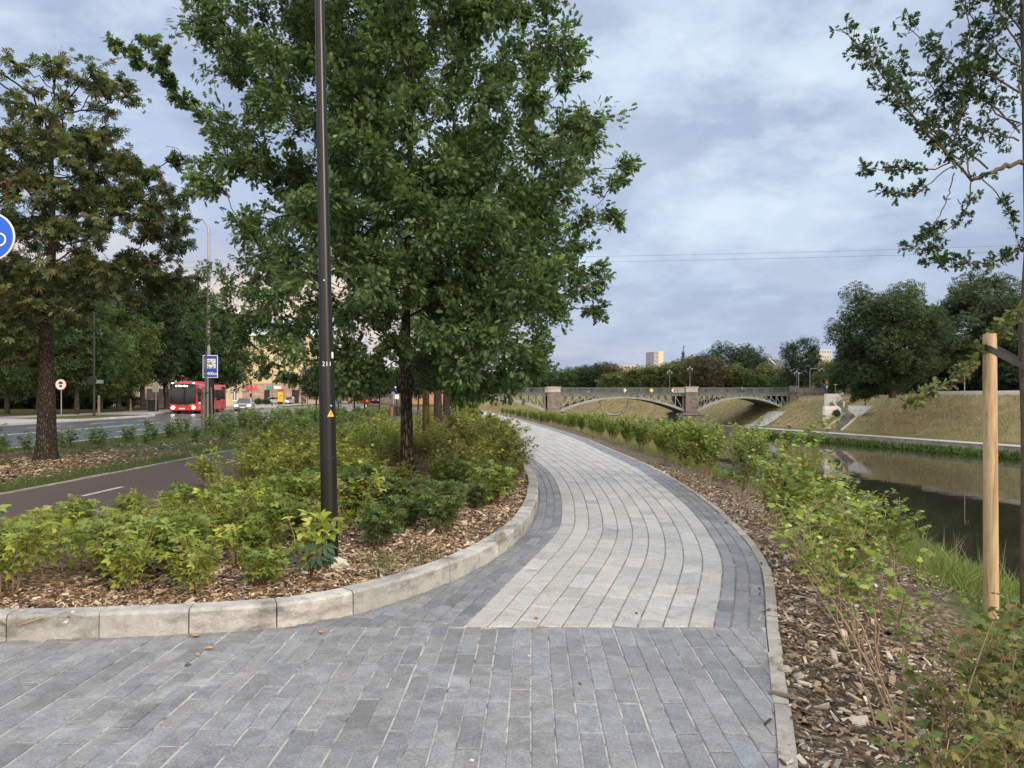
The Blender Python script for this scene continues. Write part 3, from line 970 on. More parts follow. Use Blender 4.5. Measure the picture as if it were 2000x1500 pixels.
def tints(n, rg, pal, var=.28, hue=.05):
    w = np.array([p[3] for p in pal], float); w /= w.sum()
    c = np.array([p[:3] for p in pal])[rg.choice(len(pal), n, p=w)]
    return c * rg.lognormal(0, var, (n, 1)) * rg.normal(1, hue, (n, 3))


def sphere_pts(rg, n, p=.45):
    v = unit(rg.normal(size=(n, 3)))
    return v * (rg.random((n, 1)) ** p)


class Wood:
    def __init__(s): s.V = []; s.F = []; s.b = 0
    def tube(s, pts, rad, n=6):
        pts = np.asarray(pts, float); m = len(pts)
        d = unit(np.gradient(pts, axis=0))
        ref = np.array((0, 0, 1.0)) if abs(d[:, 2]).mean() < .9 else np.array((1.0, .2, 0))
        x = unit(np.cross(d, ref)); y = np.cross(d, x)
        t = np.linspace(0, 2 * np.pi, n, endpoint=False)
        r = np.broadcast_to(np.asarray(rad, float), (m,))[:, None, None]
        V = pts[:, None] + r * (np.cos(t)[None, :, None] * x[:, None] + np.sin(t)[None, :, None] * y[:, None])
        i = (np.arange(m - 1) * n)[:, None]; k = np.arange(n)[None]; k2 = (k + 1) % n
        Fq = np.stack([i + k, i + k2, i + n + k2, i + n + k], 2).reshape(-1, 4)
        s.V.append(V.reshape(-1, 3)); s.F.append(Fq + s.b); s.b += m * n
    def data(s, name, m): return mesh_data(name, np.vstack(s.V), [np.vstack(s.F)], m, smooth=True)


def bez(a, c, b, n=7):
    t = np.linspace(0, 1, n)[:, None]
    return (1 - t) ** 2 * a + 2 * t * (1 - t) * c + t * t * b


class Leaves:
    def __init__(s): s.V = []; s.F = {}; s.C = []; s.b = 0
    def add(s, tpl, pos, d, nrm, size, col):
        V, FL = scatter(tpl, pos, d, nrm, size)
        for f in FL: s.F.setdefault(f.shape[1], []).append(f + s.b)
        s.V.append(V); s.b += len(V); s.C.append(np.repeat(col, len(tpl[0]), 0))
    def data(s, name, m): return mesh_data(name, np.vstack(s.V), [np.vstack(f) for f in s.F.values()], m, col=np.vstack(s.C))


def grow_tree(seed, trunk, r0, r1, clumps, tpl, lsize, pal, ntw=9, nlf=42, limb_k=.55, hmin=1.5, spread=.55, droop=0.0, twig_r=.006, var=.28, twig=True, wob_r=.0, flare=1.35, gather=.16):
    """trunk polyline, limbs out to every clump, twigs in the clump, leaves on the twigs (local coordinates)"""
    rg = np.random.default_rng(seed)
    wd, lv = Wood(), Leaves()
    T = np.asarray(trunk, float)
    s = np.linspace(0, 1, 26)
    L = np.linspace(0, 1, len(T))
    C = np.stack([np.interp(s, L, T[:, k]) for k in range(3)], 1)
    C[1:, :2] += rg.normal(0, wob_r, (25, 2)).cumsum(0) * .3
    rad = r0 + (r1 - r0) * s
    rad[0] *= flare; rad[1] *= 1 + (flare - 1) * .35
    wd.tube(C, rad, 14)
    # limbs fork: each clump hangs on the nearest suitable piece of wood already grown
    nd = [(C[k], rad[k], 0.0) for k in range(26) if C[k, 2] >= hmin]
    NP = [n_[0] for n_ in nd]; NR = [n_[1] for n_ in nd]; ND = [0.0] * len(nd)
    order = sorted(clumps, key=lambda q: np.hypot(q[0] - np.interp(q[2], C[:, 2], C[:, 0]), q[1] - np.interp(q[2], C[:, 2], C[:, 1])) + .12 * rg.random())
    for (cx, cy, cz, cr) in order:
        c = np.array((cx, cy, cz))
        A = np.array(NP); dv_ = c - A; dist = np.linalg.norm(dv_, axis=1)
        cost = dist + .38 * np.array(ND) + .9 * np.maximum(0, limb_k * .55 * np.hypot(dv_[:, 0], dv_[:, 1]) - dv_[:, 2])
        k0 = int(np.argmin(cost)); a = A[k0]
        D = c - a; ln = np.linalg.norm(D)
        ctl = a + D * np.array((.5, .5, .42)) + rg.normal(0, .10 * ln, 3) + np.array((0, 0, .06 * ln))
        b = bez(a, ctl, c, 8)
        b[1:-1] += rg.normal(0, .018 * ln + .006, (6, 3))
        ra = min(NR[k0] * .62, .011 + .012 * ln)
        rr_ = np.linspace(ra, max(twig_r * 1.4, ra * .35), 8)
        wd.tube(b, rr_, 6)
        for q_ in (2, 3, 4, 5, 6): NP.append(b[q_]); NR.append(rr_[q_]); ND.append(ND[k0] + ln * q_ / 7)
        tgt = c + sphere_pts(rg, max(3, int(ntw * min(1.0, cr / .42)))) * cr * np.array((1, 1, .85)) - np.array((0, 0, droop * cr))
        for q in tgt:
            t = rg.uniform(.55, 1)
            st = np.array([np.interp(t, np.linspace(0, 1, 8), b[:, k]) for k in range(3)])
            mid = (st + q) / 2 + rg.normal(0, .08 * cr, 3)
            tw = bez(st, mid, q, 5)
            if twig: wd.tube(tw, np.linspace(twig_r, twig_r * .4, 5), 3)
            n = max(3, int(nlf * rg.uniform(.7, 1.3)))
            u = rg.uniform(.25, 1.0, n) ** .7
            pos = np.stack([np.interp(u, np.linspace(0, 1, 5), tw[:, k]) for k in range(3)], 1) + rg.normal(0, gather * cr, (n, 3))
            out = unit((q - st)[None] * .8 / max(np.linalg.norm(q - st), .01) + (pos - c) / cr * spread + rg.normal(0, .6, (n, 3)) - np.array((0, 0, .25 + droop)))
            nr = unit(rg.normal(0, .55, (n, 3)) + np.array((0, 0, 1.0)) + (pos - c) / cr * .4)
            lv.add(tpl, pos, out, nr, lsize * rg.uniform(.65, 1.2, n), tints(n, rg, pal, var))
    return wd, lv


def tree_obj(name, wd, lv, loc, label, cat='tree', group=None, bark=BARK_FAR, leaf=None, rz=0.0):
    o = empty(name, loc, rz, label, cat, group)
    link('trunk', wd.data('trunk', bark), o)
    link('crown', lv.data('crown', leaf or LEAF), o)
    return o


def in_poly(p, poly):
    x, y = p; c = False; j = len(poly) - 1
    for i in range(len(poly)):
        if (poly[i][1] > y) != (poly[j][1] > y) and x < (poly[j][0] - poly[i][0]) * (y - poly[i][1]) / (poly[j][1] - poly[i][1]) + poly[i][0]: c = not c
        j = i
    return c


def crown_clumps(seed, outline, base, Y, depth, cr, n, zmin=0.0, inset=.75, gap=.5):
    """clump centres inside a crown whose outline (as seen at distance Y) is given, with a rounded depth"""
    rg = np.random.default_rng(seed); k = F / Y
    xs = [p[0] for p in outline]; zs = [p[1] for p in outline]
    out = []; tries = 0
    cx = (min(xs) + max(xs)) / 2; hw = (max(xs) - min(xs)) / 2
    while len(out) < n and tries < n * 400:
        tries += 1
        px, py = rg.uniform(min(xs), max(xs)), rg.uniform(min(zs), max(zs))
        r = cr * rg.uniform(.75, 1.2); e = r * k * inset
        if not all(in_poly((px + dx * e, py + dy * e), outline) for dx, dy in ((0, 0), (1, 0), (-1, 0), (0, 1), (0, -1))): continue
        dz = depth * math.sqrt(max(0.05, 1 - ((px - cx) / hw) ** 2)) * rg.uniform(-1, 1)
        p = P(px, py, Y) + np.array((0, dz, 0)) - np.array(base)
        if p[2] < zmin: continue
        if any(np.linalg.norm(p - np.array(q[:3])) < gap * cr for q in out): continue
        out.append((*p, r))
    return out


OAK_PAL = [(.092, .150, .066, 5), (.112, .176, .072, 4), (.145, .205, .08, 2), (.072, .124, .062, 3), (.16, .205, .08, .6), (.20, .15, .06, .04)]
# ---------------------------------------------------------------- the big oak
OY = 13.9
obase = np.array(((797 - 1000) / F * OY, OY, .06))
oak_line = [(440, -330), (470, -120), (425, 30), (385, 95), (410, 190), (375, 262), (420, 330), (405, 400), (452, 470), (440, 530), (485, 590), (462, 640), (480, 700), (560, 742), (600, 775), (690, 775), (780, 745), (850, 765), (905, 800), (965, 800), (1010, 765), (1080, 715), (1105, 650), (1195, 605), (1150, 545), (1175, 480), (1125, 452), (1225, 415), (1190, 370), (1255, 310), (1190, 235), (1110, 240), (1130, 170), (1125, 95), (1055, 60), (1060, -120), (1080, -330), (740, -480)]
cl = crown_clumps(11, oak_line, obase, OY, 3.0, .54, 430, inset=.6, gap=.42)
for px, py, dy in ((215, 78, -.2), (262, 112, -.2), (320, 150, 0), (285, 70, .2), (305, 100, .1), (352, 190, .1), (1240, 312, .3), (1205, 350, 0), (1215, 425, .4), (1175, 600, -.4), (1165, 545, .2), (1118, 108, .3), (1120, 150, -.3), (1030, 40, .2), (470, 655, -.5), (505, 715, -.6), (950, 770, -.9), (900, 775, -.6), (1060, 690, -.4), (555, 730, -.4), (640, 752, -.5), (700, 735, -.8), (850, 745, .8), (1150, 240, .2), (1140, 480, .5)):
    cl.append((*(P(px, py, OY + dy) - obase), .20 if px < 360 else .30))
for px, py in ((235, 90), (270, 122), (300, 135), (335, 168), (365, 200), (390, 225), (290, 88), (315, 118)): cl.append((*(P(px, py, OY + .1) - obase), .17))
for px, py, dy in ((455, 600, -.6), (480, 560, -.5), (500, 640, -.9), (520, 600, -1.0), (600, 640, -1.4), (640, 700, -1.4), (680, 690, -1.6), (690, 740, -1.3), (740, 690, 1.0), (850, 690, 1.2), (900, 700, -1.5), (930, 740, -1.2), (980, 720, -1.0), (960, 660, -1.5), (1020, 680, -.9), (1040, 730, -.6), (890, 755, -1.2), (860, 720, 1.0), (930, 765, .6), (1000, 740, .6), (720, 730, 1.2), (640, 730, 1.0),  (1060, 640, .4), (1090, 600, -.6), (1120, 560, .2)) + tuple((float(a_), float(b_), float(c_)) for a_, b_, c_ in zip(np.random.default_rng(5).uniform(660, 960, 40), np.random.default_rng(6).uniform(-80, 620, 40), np.random.default_rng(7).uniform(-2.6, -.7, 40))):
    cl.append((*(P(px, py, OY + dy) - obase), .50))
trunk = [(0, 0, 0), (-.03, 0, 1.2), (-.06, .02, 2.4), (-.02, .05, 4.0), (.05, 0, 6.5), (.02, 0, 10.2)]
wd, lv = grow_tree(5, trunk, .135, .03, cl, OAKL, .130, OAK_PAL, ntw=9, nlf=38, limb_k=.6, hmin=2.0, gather=.13)
# old wound collar at head height, cut branch scar and the bare hanging twig
tt = np.linspace(0, 1, 7)
wd.tube(np.stack([-.055 + 0 * tt, .0 * tt, 1.60 + .36 * tt], 1), .131 + .045 * np.sin(np.pi * tt) ** .7, 14)
hang = [P(x, y, OY - .9) - obase for x, y in ((838, 690), (815, 700), (800, 712), (775, 727), (750, 745), (722, 772))]
wd.tube(hang, np.linspace(.012, .006, 6), 5)
oak = tree_obj('oak_tree', wd, lv, obase, 'big dark green oak whose lobed leaves fill the middle, just behind the black lamp post', bark=BARK)
sc_ = MB(); q = P(804, 896, OY - .13) - obase
sc_.lathe([(.0, -.004), (.028, -.004), (.03, .01), (.016, .012), (.012, .0), (0, 0)], tuple(q), 12, 'y')
sc_.build('branch_scar', STEM_TAN, oak)

# ---------------------------------------------------------------- row of trees behind the oak
def round_crown(seed, n, c, rad, cr, low=-.9):
    rg = np.random.default_rng(seed); out = []; tries = 0
    while len(out) < n and tries < 4000:
        tries += 1
        v = unit(rg.normal(size=3)) * rg.uniform(.35, 1.0) ** .5
        if v[2] < low: continue
        p = np.array(c) + v * (np.array(rad) - cr * .7)
        if any(np.linalg.norm(p - np.array(q[:3])) < cr * .6 for q in out): continue
        out.append((*p, cr * rg.uniform(.8, 1.2)))
    return out


rowpos = [(832, 22.0, .115, 'mossy'), (855, 30.0, .185, 'thick'), (872, 37.0, .20, 'third'), (886, 46.0, .2, 'fourth')]
row_lab = ['second tree of the row, its slim trunk furred with yellow moss, right behind the oak', 'third tree of the row, with a thick brown trunk right of the mossy one',
           'fourth tree of the row, brown trunk half hidden by the thick one', 'last tree of the row, farthest from the black lamp post']
for i, (px, Y, r, nm) in enumerate(rowpos):
    b = np.array(((px - 1000) / F * Y, Y, .05))
    wd, lv = grow_tree(40 + i, [(0, 0, 0), (0, 0, 3), (.1, 0, 6), (.1, .1, 9)], r, .04, round_crown(60 + i, 42, (.3, 0, 6.0), (3.6, 3.2, 3.6), .85), OAKL, .17, OAK_PAL, ntw=7, nlf=24, hmin=2.6, limb_k=.4)
    tree_obj('row_tree', wd, lv, b, row_lab[i], group='trees in a row along the planted bed', bark=BARK_MOSS if i == 0 else BARK_CHEST)

# ---------------------------------------------------------------- horse chestnut at the left
CY = 17.7
cb = np.array(((90 - 1000) / F * CY, CY, .09))
CH_PAL = [(.088, .118, .050, 6), (.112, .138, .056, 4), (.14, .108, .052, 1.4), (.145, .088, .048, .9), (.060, .090, .042, 4), (.19, .19, .08, 1), (.25, .24, .10, .3)]
ch_line = [(-330, 330), (-220, 170), (-40, 190), (20, 120), (70, 190), (105, 110), (150, 175), (225, 140), (250, 170), (205, 230), (235, 280), (290, 300), (345, 300), (365, 350), (330, 400), (365, 450), (345, 500), (375, 545), (300, 590), (230, 560), (180, 590), (120, 640), (40, 700), (-80, 730), (-260, 680), (-350, 520)]
cl = crown_clumps(21, ch_line, cb, CY, 3.0, .44, 330, inset=.4, gap=.6)
for px, py, dy in ((110, 112, 0), (240, 160, .2), (22, 120, .2), (225, 260, 0), (350, 310, -.2), (200, 165, .3), (20, 700, -.8), (60, 640, -1), (160, 590, -.5), (350, 545, -.3), (280, 585, -.4), (-20, 730, -.6), (30, 610, -1.2), (70, 590, -1.6), (120, 610, -1.4), (10, 650, -1.3), (-20, 680, -1.0), (40, 690, .4), (140, 570, 1.0), (200, 560, -.8), (230, 540, .6), (310, 560, .3), (340, 480, .2), (355, 430, -.3), (330, 400, .3), (365, 380, .1), (300, 330, -.4), (320, 520, -.6), (255, 500, -1.0), (60, 540, -1.8), (110, 520, -1.8), (170, 520, -1.6), (0, 560, -1.5), (130, 440, -1.9), (60, 430, -1.9), (200, 440, -1.6), (-40, 600, .5), (90, 350, -1.6), (170, 340, -1.4)):
    cl.append((*(P(px, py, CY + dy) - cb), .38))
wd, lv = grow_tree(23, [(0, 0, 0), (.02, 0, 1.5), (.0, 0, 3.2), (.15, .0, 5.2), (.1, 0, 8.2)], .235, .04, cl, PALM, .155, CH_PAL, ntw=7, nlf=10, limb_k=.7, hmin=2.6, droop=.0, twig_r=.011, var=.35, spread=.5, flare=1.25)
tree_obj('chestnut_tree', wd, lv, cb, 'horse chestnut with browning fingered leaves and flaky trunk between the road and cycle path', bark=BARK_CHEST)

# ---------------------------------------------------------------- young staked tree beside the road
SY = 34.0
sb = np.array(((402 - 1000) / F * SY, SY, .09))
sp_line = [(352, 500), (400, 482), (450, 500), (468, 540), (440, 575), (470, 610), (455, 660), (420, 690), (385, 680), (350, 640), (372, 600), (345, 560)]
cl = crown_clumps(31, sp_line, sb, SY, 1.1, .42, 30)
wd, lv = grow_tree(33, [(0, 0, 0), (0, 0, 3), (.05, 0, 5), (.1, 0, 7.2)], .055, .02, cl, OAKL, .17, [(.045, .09, .032, 3), (.065, .11, .035, 3), (.09, .14, .045, 1)], ntw=7, nlf=16, hmin=2.4, limb_k=.5)
tree_obj('young_tree', wd, lv, sb, 'young staked tree with a small loose crown beside the road', bark=BARK_YOUNG)
st_lab = ['wooden stake left of the young roadside tree', 'middle wooden stake of the young roadside tree, nearest to the path', 'wooden stake right of the young roadside tree, beside the blue sign post']
STAKE_OLD = mat('weathered_stake', (.22, .16, .105), .8, var=.3, scale=8, stretch=(1, 1, .2), spec=.15)
for i, (dx, dy) in enumerate(((-.25, .1), (.02, -.3), (.26, .12))):
    o = MB().tube([(dx, dy, -.3), (dx * .8, dy * .8, 1.95)], [.042, .038], 8).build('tree_stake', STAKE_OLD, loc=sb, smooth=True)
    tag(o, st_lab[i], 'stake', 'stakes round the young roadside tree')
o = MB().tube([(-.2, .08, 1.72), (-.05, -.12, 1.68), (.02, -.26, 1.70), (.1, -.1, 1.68), (.21, .1, 1.72), (.0, .12, 1.70), (-.2, .08, 1.72)], .022, 6).build('tree_strap', mat('black_strap', (.012, .012, .014), .6, var=.1), loc=sb)
tag(o, 'black strap looped round the three stakes of the young roadside tree', 'strap')

# ---------------------------------------------------------------- thin tree at the right edge with its stake
HYY = 6.6
hb = np.array(((2004 - 1000) / F * HYY, HYY, bank_z(4.62 - float(xr(6.6))) + .0))
rgh = np.random.default_rng(77)
wd, lv = Wood(), Leaves()
wd.tube(np.array([(0, 0, -.1), (-.0, 0, .8), (.0, 0, 1.8), (-.02, 0, 2.6), (.03, 0, 3.4), (.01, 0, 4.4), (-.03, 0, 6.0), (0, 0, 7.2)]), [.05, .043, .040, .045, .040, .037, .030, .015], 10)
HA_PAL = [(.032, .062, .030, 5), (.045, .08, .034, 4), (.07, .10, .045, 1.5), (.10, .10, .04, .4)]
HL_PAL = [(.13, .155, .055, 3), (.17, .18, .08, 3), (.10, .13, .05, 2), (.20, .19, .10, 1)]
def pxl(pts, dys): return np.array([P(x, y, HYY + dy) - hb for (x, y), dy in zip(pts, dys)])
def limb(pts, dep, r0, r1, dens=75, pal=HA_PAL, start=0.0, side=.05, size=.062, n=14):
    dys = np.linspace(dep[0], dep[1], len(pts))
    q = pxl(pts, dys)
    s = np.concatenate([[0], np.cumsum(np.linalg.norm(np.diff(q, axis=0), axis=1))])
    u = np.linspace(0, s[-1], n)
    c = np.stack([np.interp(u, s, q[:, k]) for k in range(3)], 1)
    c[1:-1] = (c[:-2] + 2 * c[1:-1] + c[2:]) / 4
    c[1:-1] += rgh.normal(0, .006, (n - 2, 3))
    wd.tube(c, np.linspace(r0, r1, n), 6)
    # short spurs with leaf rosettes
    m = int(s[-1] * (1 - start) * dens / 2.1)
    for t in np.sort(rgh.uniform(start, 1.0, m)):
        p = np.array([np.interp(t * s[-1], u, c[:, k]) for k in range(3)])
        o = unit(rgh.normal(size=3) + np.array((0, -.2, .25)))
        ln = rgh.uniform(.25, 1) * side
        e = p + o * ln
        if ln > .03: wd.tube(np.array([p, (p + e) / 2 + rgh.normal(0, .004, 3), e]), [.003, .0025, .002], 3)
        k = rgh.integers(4, 8)
        d = unit(o[None] * .5 + rgh.normal(0, .75, (k, 3)) - np.array((0, 0, .1)))
        lv.add(OAKL, e[None] + rgh.normal(0, .008, (k, 3)), d, unit(rgh.normal(0, .7, (k, 3)) + np.array((0, 0, .9))), size * rgh.uniform(.7, 1.2, k), tints(k, rgh, pal, .25))
for pts, dep, r0, r1, dens, start, side in [
    ([(1998, 318), (1960, 325), (1925, 340), (1897, 352)], (0, -.1), .022, .018, 25, .3, .05),
    ([(1897, 352), (1850, 300), (1790, 235), (1735, 165), (1690, 95), (1640, 55)], (-.1, -.4), .012, .003, 130, .12, .12),
    ([(1870, 320), (1820, 262), (1760, 205), (1720, 130), (1700, 70)], (-.1, -.1), .008, .003, 110, .2, .12),
    ([(1930, 330), (1880, 290), (1830, 250), (1780, 190), (1735, 120)], (0, .3), .009, .003, 110, .15, .13),
    ([(1855, 310), (1872, 250), (1885, 180), (1895, 100), (1890, 20), (1880, -60)], (-.1, .1), .009, .004, 120, .15, .13),
    ([(1897, 350), (1880, 280), (1840, 200), (1800, 140)], (-.1, .2), .007, .003, 100, .2, .12),
    ([(1990, 180), (1940, 150), (1880, 140), (1820, 95), (1765, 45)], (.0, -.3), .010, .003, 130, .15, .12),
    ([(1992, 260), (1950, 215), (1920, 190), (1870, 165), (1830, 160), (1810, 110)], (.0, .3), .009, .003, 110, .1, .13),
    ([(1992, 240), (1960, 235), (1930, 210), (1912, 150), (1905, 80)], (0, .1), .008, .003, 100, .1, .12),
    ([(1995, 100), (1970, 60), (1945, 10), (1930, -60)], (0, -.2), .009, .004, 120, .1, .14),
    ([(1995, 60), (1960, 10), (1900, -40), (1850, -80)], (0, .2), .009, .004, 120, .1, .14),
    ([(1993, 130), (1950, 110), (1915, 60), (1880, 5)], (0, .1), .009, .004, 120, .1, .14),
    ([(1990, 275), (1940, 262), (1890, 240), (1850, 215)], (0, -.2), .008, .003, 100, .1, .12),
    ([(1855, 318), (1810, 335), (1760, 330), (1720, 332), (1680, 330)], (-.1, -.3), .007, .003, 110, .3, .06),
    ([(1860, 325), (1830, 345), (1800, 375), (1760, 385), (1717, 372)], (-.1, -.2), .006, .003, 110, .4, .06),
    ([(1864, 338), (1856, 375), (1840, 410), (1825, 445)], (-.1, -.1), .0055, .004, 12, .5, .03),
    ([(1825, 445), (1810, 462), (1790, 480), (1768, 488)], (-.1, -.2), .004, .003, 190, .0, .12),
    ([(1897, 352), (1893, 395), (1875, 430), (1840, 455), (1815, 490), (1808, 515)], (-.1, .1), .006, .003, 120, .2, .08),
    ([(1915, 345), (1950, 380), (1975, 420), (1990, 475)], (-.1, .0), .006, .003, 70, .3, .06),
    ([(2003, 470), (1985, 495), (1940, 510), (1890, 515), (1830, 512), (1795, 515)], (.0, -.2), .007, .003, 110, .0, .07),
]:
    limb(pts, dep, r0, r1, dens, HA_PAL, start, side)
limb([(2003, 575), (1975, 625), (1940, 660), (1905, 700), (1868, 735), (1815, 768), (1770, 795)], (0, -.5), .0075, .003, 150, HL_PAL, .12, .05, .068)
for k in range(26):      # the rest of the crown, above and to the right of the picture
    a, h = rgh.uniform(-1.7, 1.7), rgh.uniform(2.6, 6.6)
    d = np.array((math.cos(a) * .8, math.sin(a) * 1.0, rgh.uniform(.2, 1.0))) * rgh.uniform(.8, 1.7)
    if d[0] < .25 and h + d[2] < 5.4: d[0] = rgh.uniform(.3, 1.2)
    a0 = np.array((0, 0, h)); c = bez(a0, a0 + d * np.array((.6, .6, .3)), a0 + d, 9)
    wd.tube(c, np.linspace(.012, .003, 9), 5)
    m = 20
    for t in rgh.uniform(.15, 1, m):
        p = np.array([np.interp(t, np.linspace(0, 1, 9), c[:, j]) for j in range(3)]) + rgh.normal(0, .05, 3); n = 6
        lv.add(OAKL, p[None] + rgh.normal(0, .01, (n, 3)), unit(rgh.normal(size=(n, 3))), unit(rgh.normal(0, .7, (n, 3)) + np.array((0, 0, .9))), .055 * rgh.uniform(.7, 1.2, n), tints(n, rgh, HA_PAL, .25))
tree_obj('slender_tree', wd, lv, hb, 'slim young tree at the right edge with small dark leaves, tied to a stake', bark=BARK_YOUNG)

t = NT('turned_stake_wood'); v = t.coord('Object', (1, 1, .09))
c = t.ramp(t.noise(v, 22, 5, .65, 1.2), [(.30, (.22, .14, .075)), (.42, (.42, .295, .165)), (.58, (.50, .37, .225)), (.75, (.57, .44, .29))])
kn = t.voro(t.coord('Object', (5, 5, 2.6)), 1.0)
c = t.mix(t.ramp(kn, [(.06, .85), (.13, 0.0)]), c, (.16, .085, .04))
c = t.mix(t.ramp(t.noise(t.coord('Object'), 3, 5, .7), [(.55, 0.0), (.75, .45)]), c, (.20, .15, .10))
STAKE = t.done(t.bsdf(c, .75, 0, .25, t.bump(t.noise(v, 60, 4, .6), .3, .004)))
k0 = np.array((4.16, 6.40, bank_z(4.16 - float(xr(6.4)))))
k1 = P(1933, 652, 6.36)
o = MB().tube([k0 - k0 - (k1 - k0) * .1, (0, 0, 0), (k1 - k0) * .4, (k1 - k0) * .985, (k1 - k0) * 1.0], [.062, .06, .057, .053, .048], 20).build('tree_stake', STAKE, loc=tuple(k0), smooth=True)
tag(o, 'thick pale round wooden stake on the river bank, with a black strap near its top', 'stake')
STRAP = mat('black_strap', (.012, .012, .014), .6)
kt = k0 + (k1 - k0) * .94
def strap(pts, w, name='tree_strap'):
    mbs = MB(); p = [Vector(q) for q in pts]; V = []; Fs = []
    for q in p:
        V += [q + Vector((0, 0, w / 2)), q - Vector((0, 0, w / 2)), q + Vector((0, .004, -w / 2)), q + Vector((0, .004, w / 2))]
    for i in range(len(p) - 1):
        for k in range(4): Fs.append((4 * i + k, 4 * i + (k + 1) % 4, 4 * i + 4 + (k + 1) % 4, 4 * i + 4 + k))
    return mbs.add(V, Fs)
tx, ty, tz = hb[0], hb[1], 0
pts = [(kt[0] + .058 * math.cos(a), kt[1] + .058 * math.sin(a), kt[2] + .03 * -math.cos(a)) for a in np.linspace(math.pi * .9, math.pi * 1.75, 9)]
pts += [(kt[0] + .2, kt[1] + .0, kt[2] - .085), (tx + .05, ty - .05, kt[2] - .17)]
tag(strap(pts, .058).build('tree_strap', STRAP), 'front run of the black strap from the thick stake to the slim tree', 'strap', 'black straps on the thick stake')
pts = [(kt[0] + .058 * math.cos(a), kt[1] + .058 * math.sin(a), kt[2] + .035) for a in np.linspace(math.pi * .8, math.pi * .1, 8)]
pts += [(kt[0] + .2, kt[1] + .09, kt[2] - .01), (tx + .04, ty + .05, kt[2] - .1)]
tag(strap(pts, .058).build('tree_strap', STRAP), 'rear run of the black strap, just above the front one', 'strap', 'black straps on the thick stake')

# ---------------------------------------------------------------- shrubs
YG = [(.29, .335, .07, 4), (.335, .365, .08, 3), (.225, .285, .062, 4), (.33, .30, .08, .4), (.15, .21, .05, 1.5)]
GR = [(.185, .245, .058, 4), (.225, .285, .066, 3), (.145, .20, .052, 2.5), (.25, .29, .07, 1.5)]
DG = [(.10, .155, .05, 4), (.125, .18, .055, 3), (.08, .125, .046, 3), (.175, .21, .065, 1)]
OL = [(.18, .21, .052, 4), (.225, .235, .06, 3), (.08, .105, .03, 3), (.20, .16, .05, 1), (.19, .09, .035, .5)]
CU = [(.22, .29, .07, 4), (.30, .36, .09, 3), (.15, .22, .06, 3), (.35, .33, .10, .8), (.32, .13, .06, .08)]
CB = [(.15, .165, .05, 4), (.19, .18, .06, 3), (.10, .145, .045, 3), (.22, .15, .06, .8), (.26, .11, .05, .15)]


def shrub_data(seed, h, w, nst, lps, tpl, ls, pal, bare=.2, branch=3, lean=(0, 0), up=1.0, stem_r=.005, jit=.03, var=.25, bup=.0):
    """several stems from one root, side twigs, leaves on both"""
    rg = np.random.default_rng(seed); wd, lv = Wood(), Leaves()
    for k in range(nst):
        a = rg.uniform(0, 2 * np.pi); rr = w * rg.random() ** .6
        tip = np.array((math.cos(a) * rr + lean[0], math.sin(a) * rr + lean[1], h * rg.uniform(.7, 1.05) * (1 - .25 * (rr / w) ** 2)))
        b0 = np.array((math.cos(a) * .06, math.sin(a) * .06, -.04))
        c = bez(b0, b0 + (tip - b0) * np.array((.25, .25, .6 * up)), tip, 8)
        c[1:] += rg.normal(0, .012 * h, (7, 3))
        wd.tube(c, np.linspace(stem_r, stem_r * .4, 8), 5)
        runs = [(c, bare)]
        for j in range(branch):
            t = rg.uniform(bare + .05, .85)
            p = np.array([np.interp(t, np.linspace(0, 1, 8), c[:, i]) for i in range(3)])
            aa = rg.uniform(0, 2 * np.pi); ln = h * rg.uniform(.16, .36)
            e = p + ln * np.array((math.cos(aa) * .8, math.sin(aa) * .8, rg.uniform(.15, .7) + bup))
            q = bez(p, (p + e) / 2 + np.array((0, 0, .15 * ln)), e, 5); wd.tube(q, np.linspace(stem_r * .55, stem_r * .3, 5), 3)
            runs.append((q, .15))
        for q, s0 in runs:
            L = np.linalg.norm(np.diff(q, axis=0), axis=1).sum()
            n = max(3, int(lps * L / .5))
            u = s0 + (1 - s0) * rg.random(n) ** .75
            pos = np.stack([np.interp(u, np.linspace(0, 1, len(q)), q[:, i]) for i in range(3)], 1)
            an = rg.uniform(0, 2 * np.pi, n)
            d = unit(np.stack([np.cos(an), np.sin(an), rg.normal(.15, .35, n)], 1))
            pos = pos + d * jit * rg.random((n, 1))
            nr = unit(np.array((0, 0, 1.0)) + rg.normal(0, .4, (n, 3)) + d * .3)
            lv.add(tpl, pos, d, nr, ls * rg.uniform(.6, 1.2, n), tints(n, rg, pal, var))
    return wd, lv


def shrub_proto(name, wd, lv, stem, leaf=LEAF):
    return wd.data(name + '_stems', stem), lv.data(name + '_leaves', leaf)


def place_shrub(kind, protos, loc, rz, sc, label, group, name='shrub', cat='shrub'):
    o = empty(name, loc, rz, label, cat, group)
    o.scale = (sc, sc, sc)
    link('stems', protos[kind][0], o); link('foliage', protos[kind][1], o)
    return o


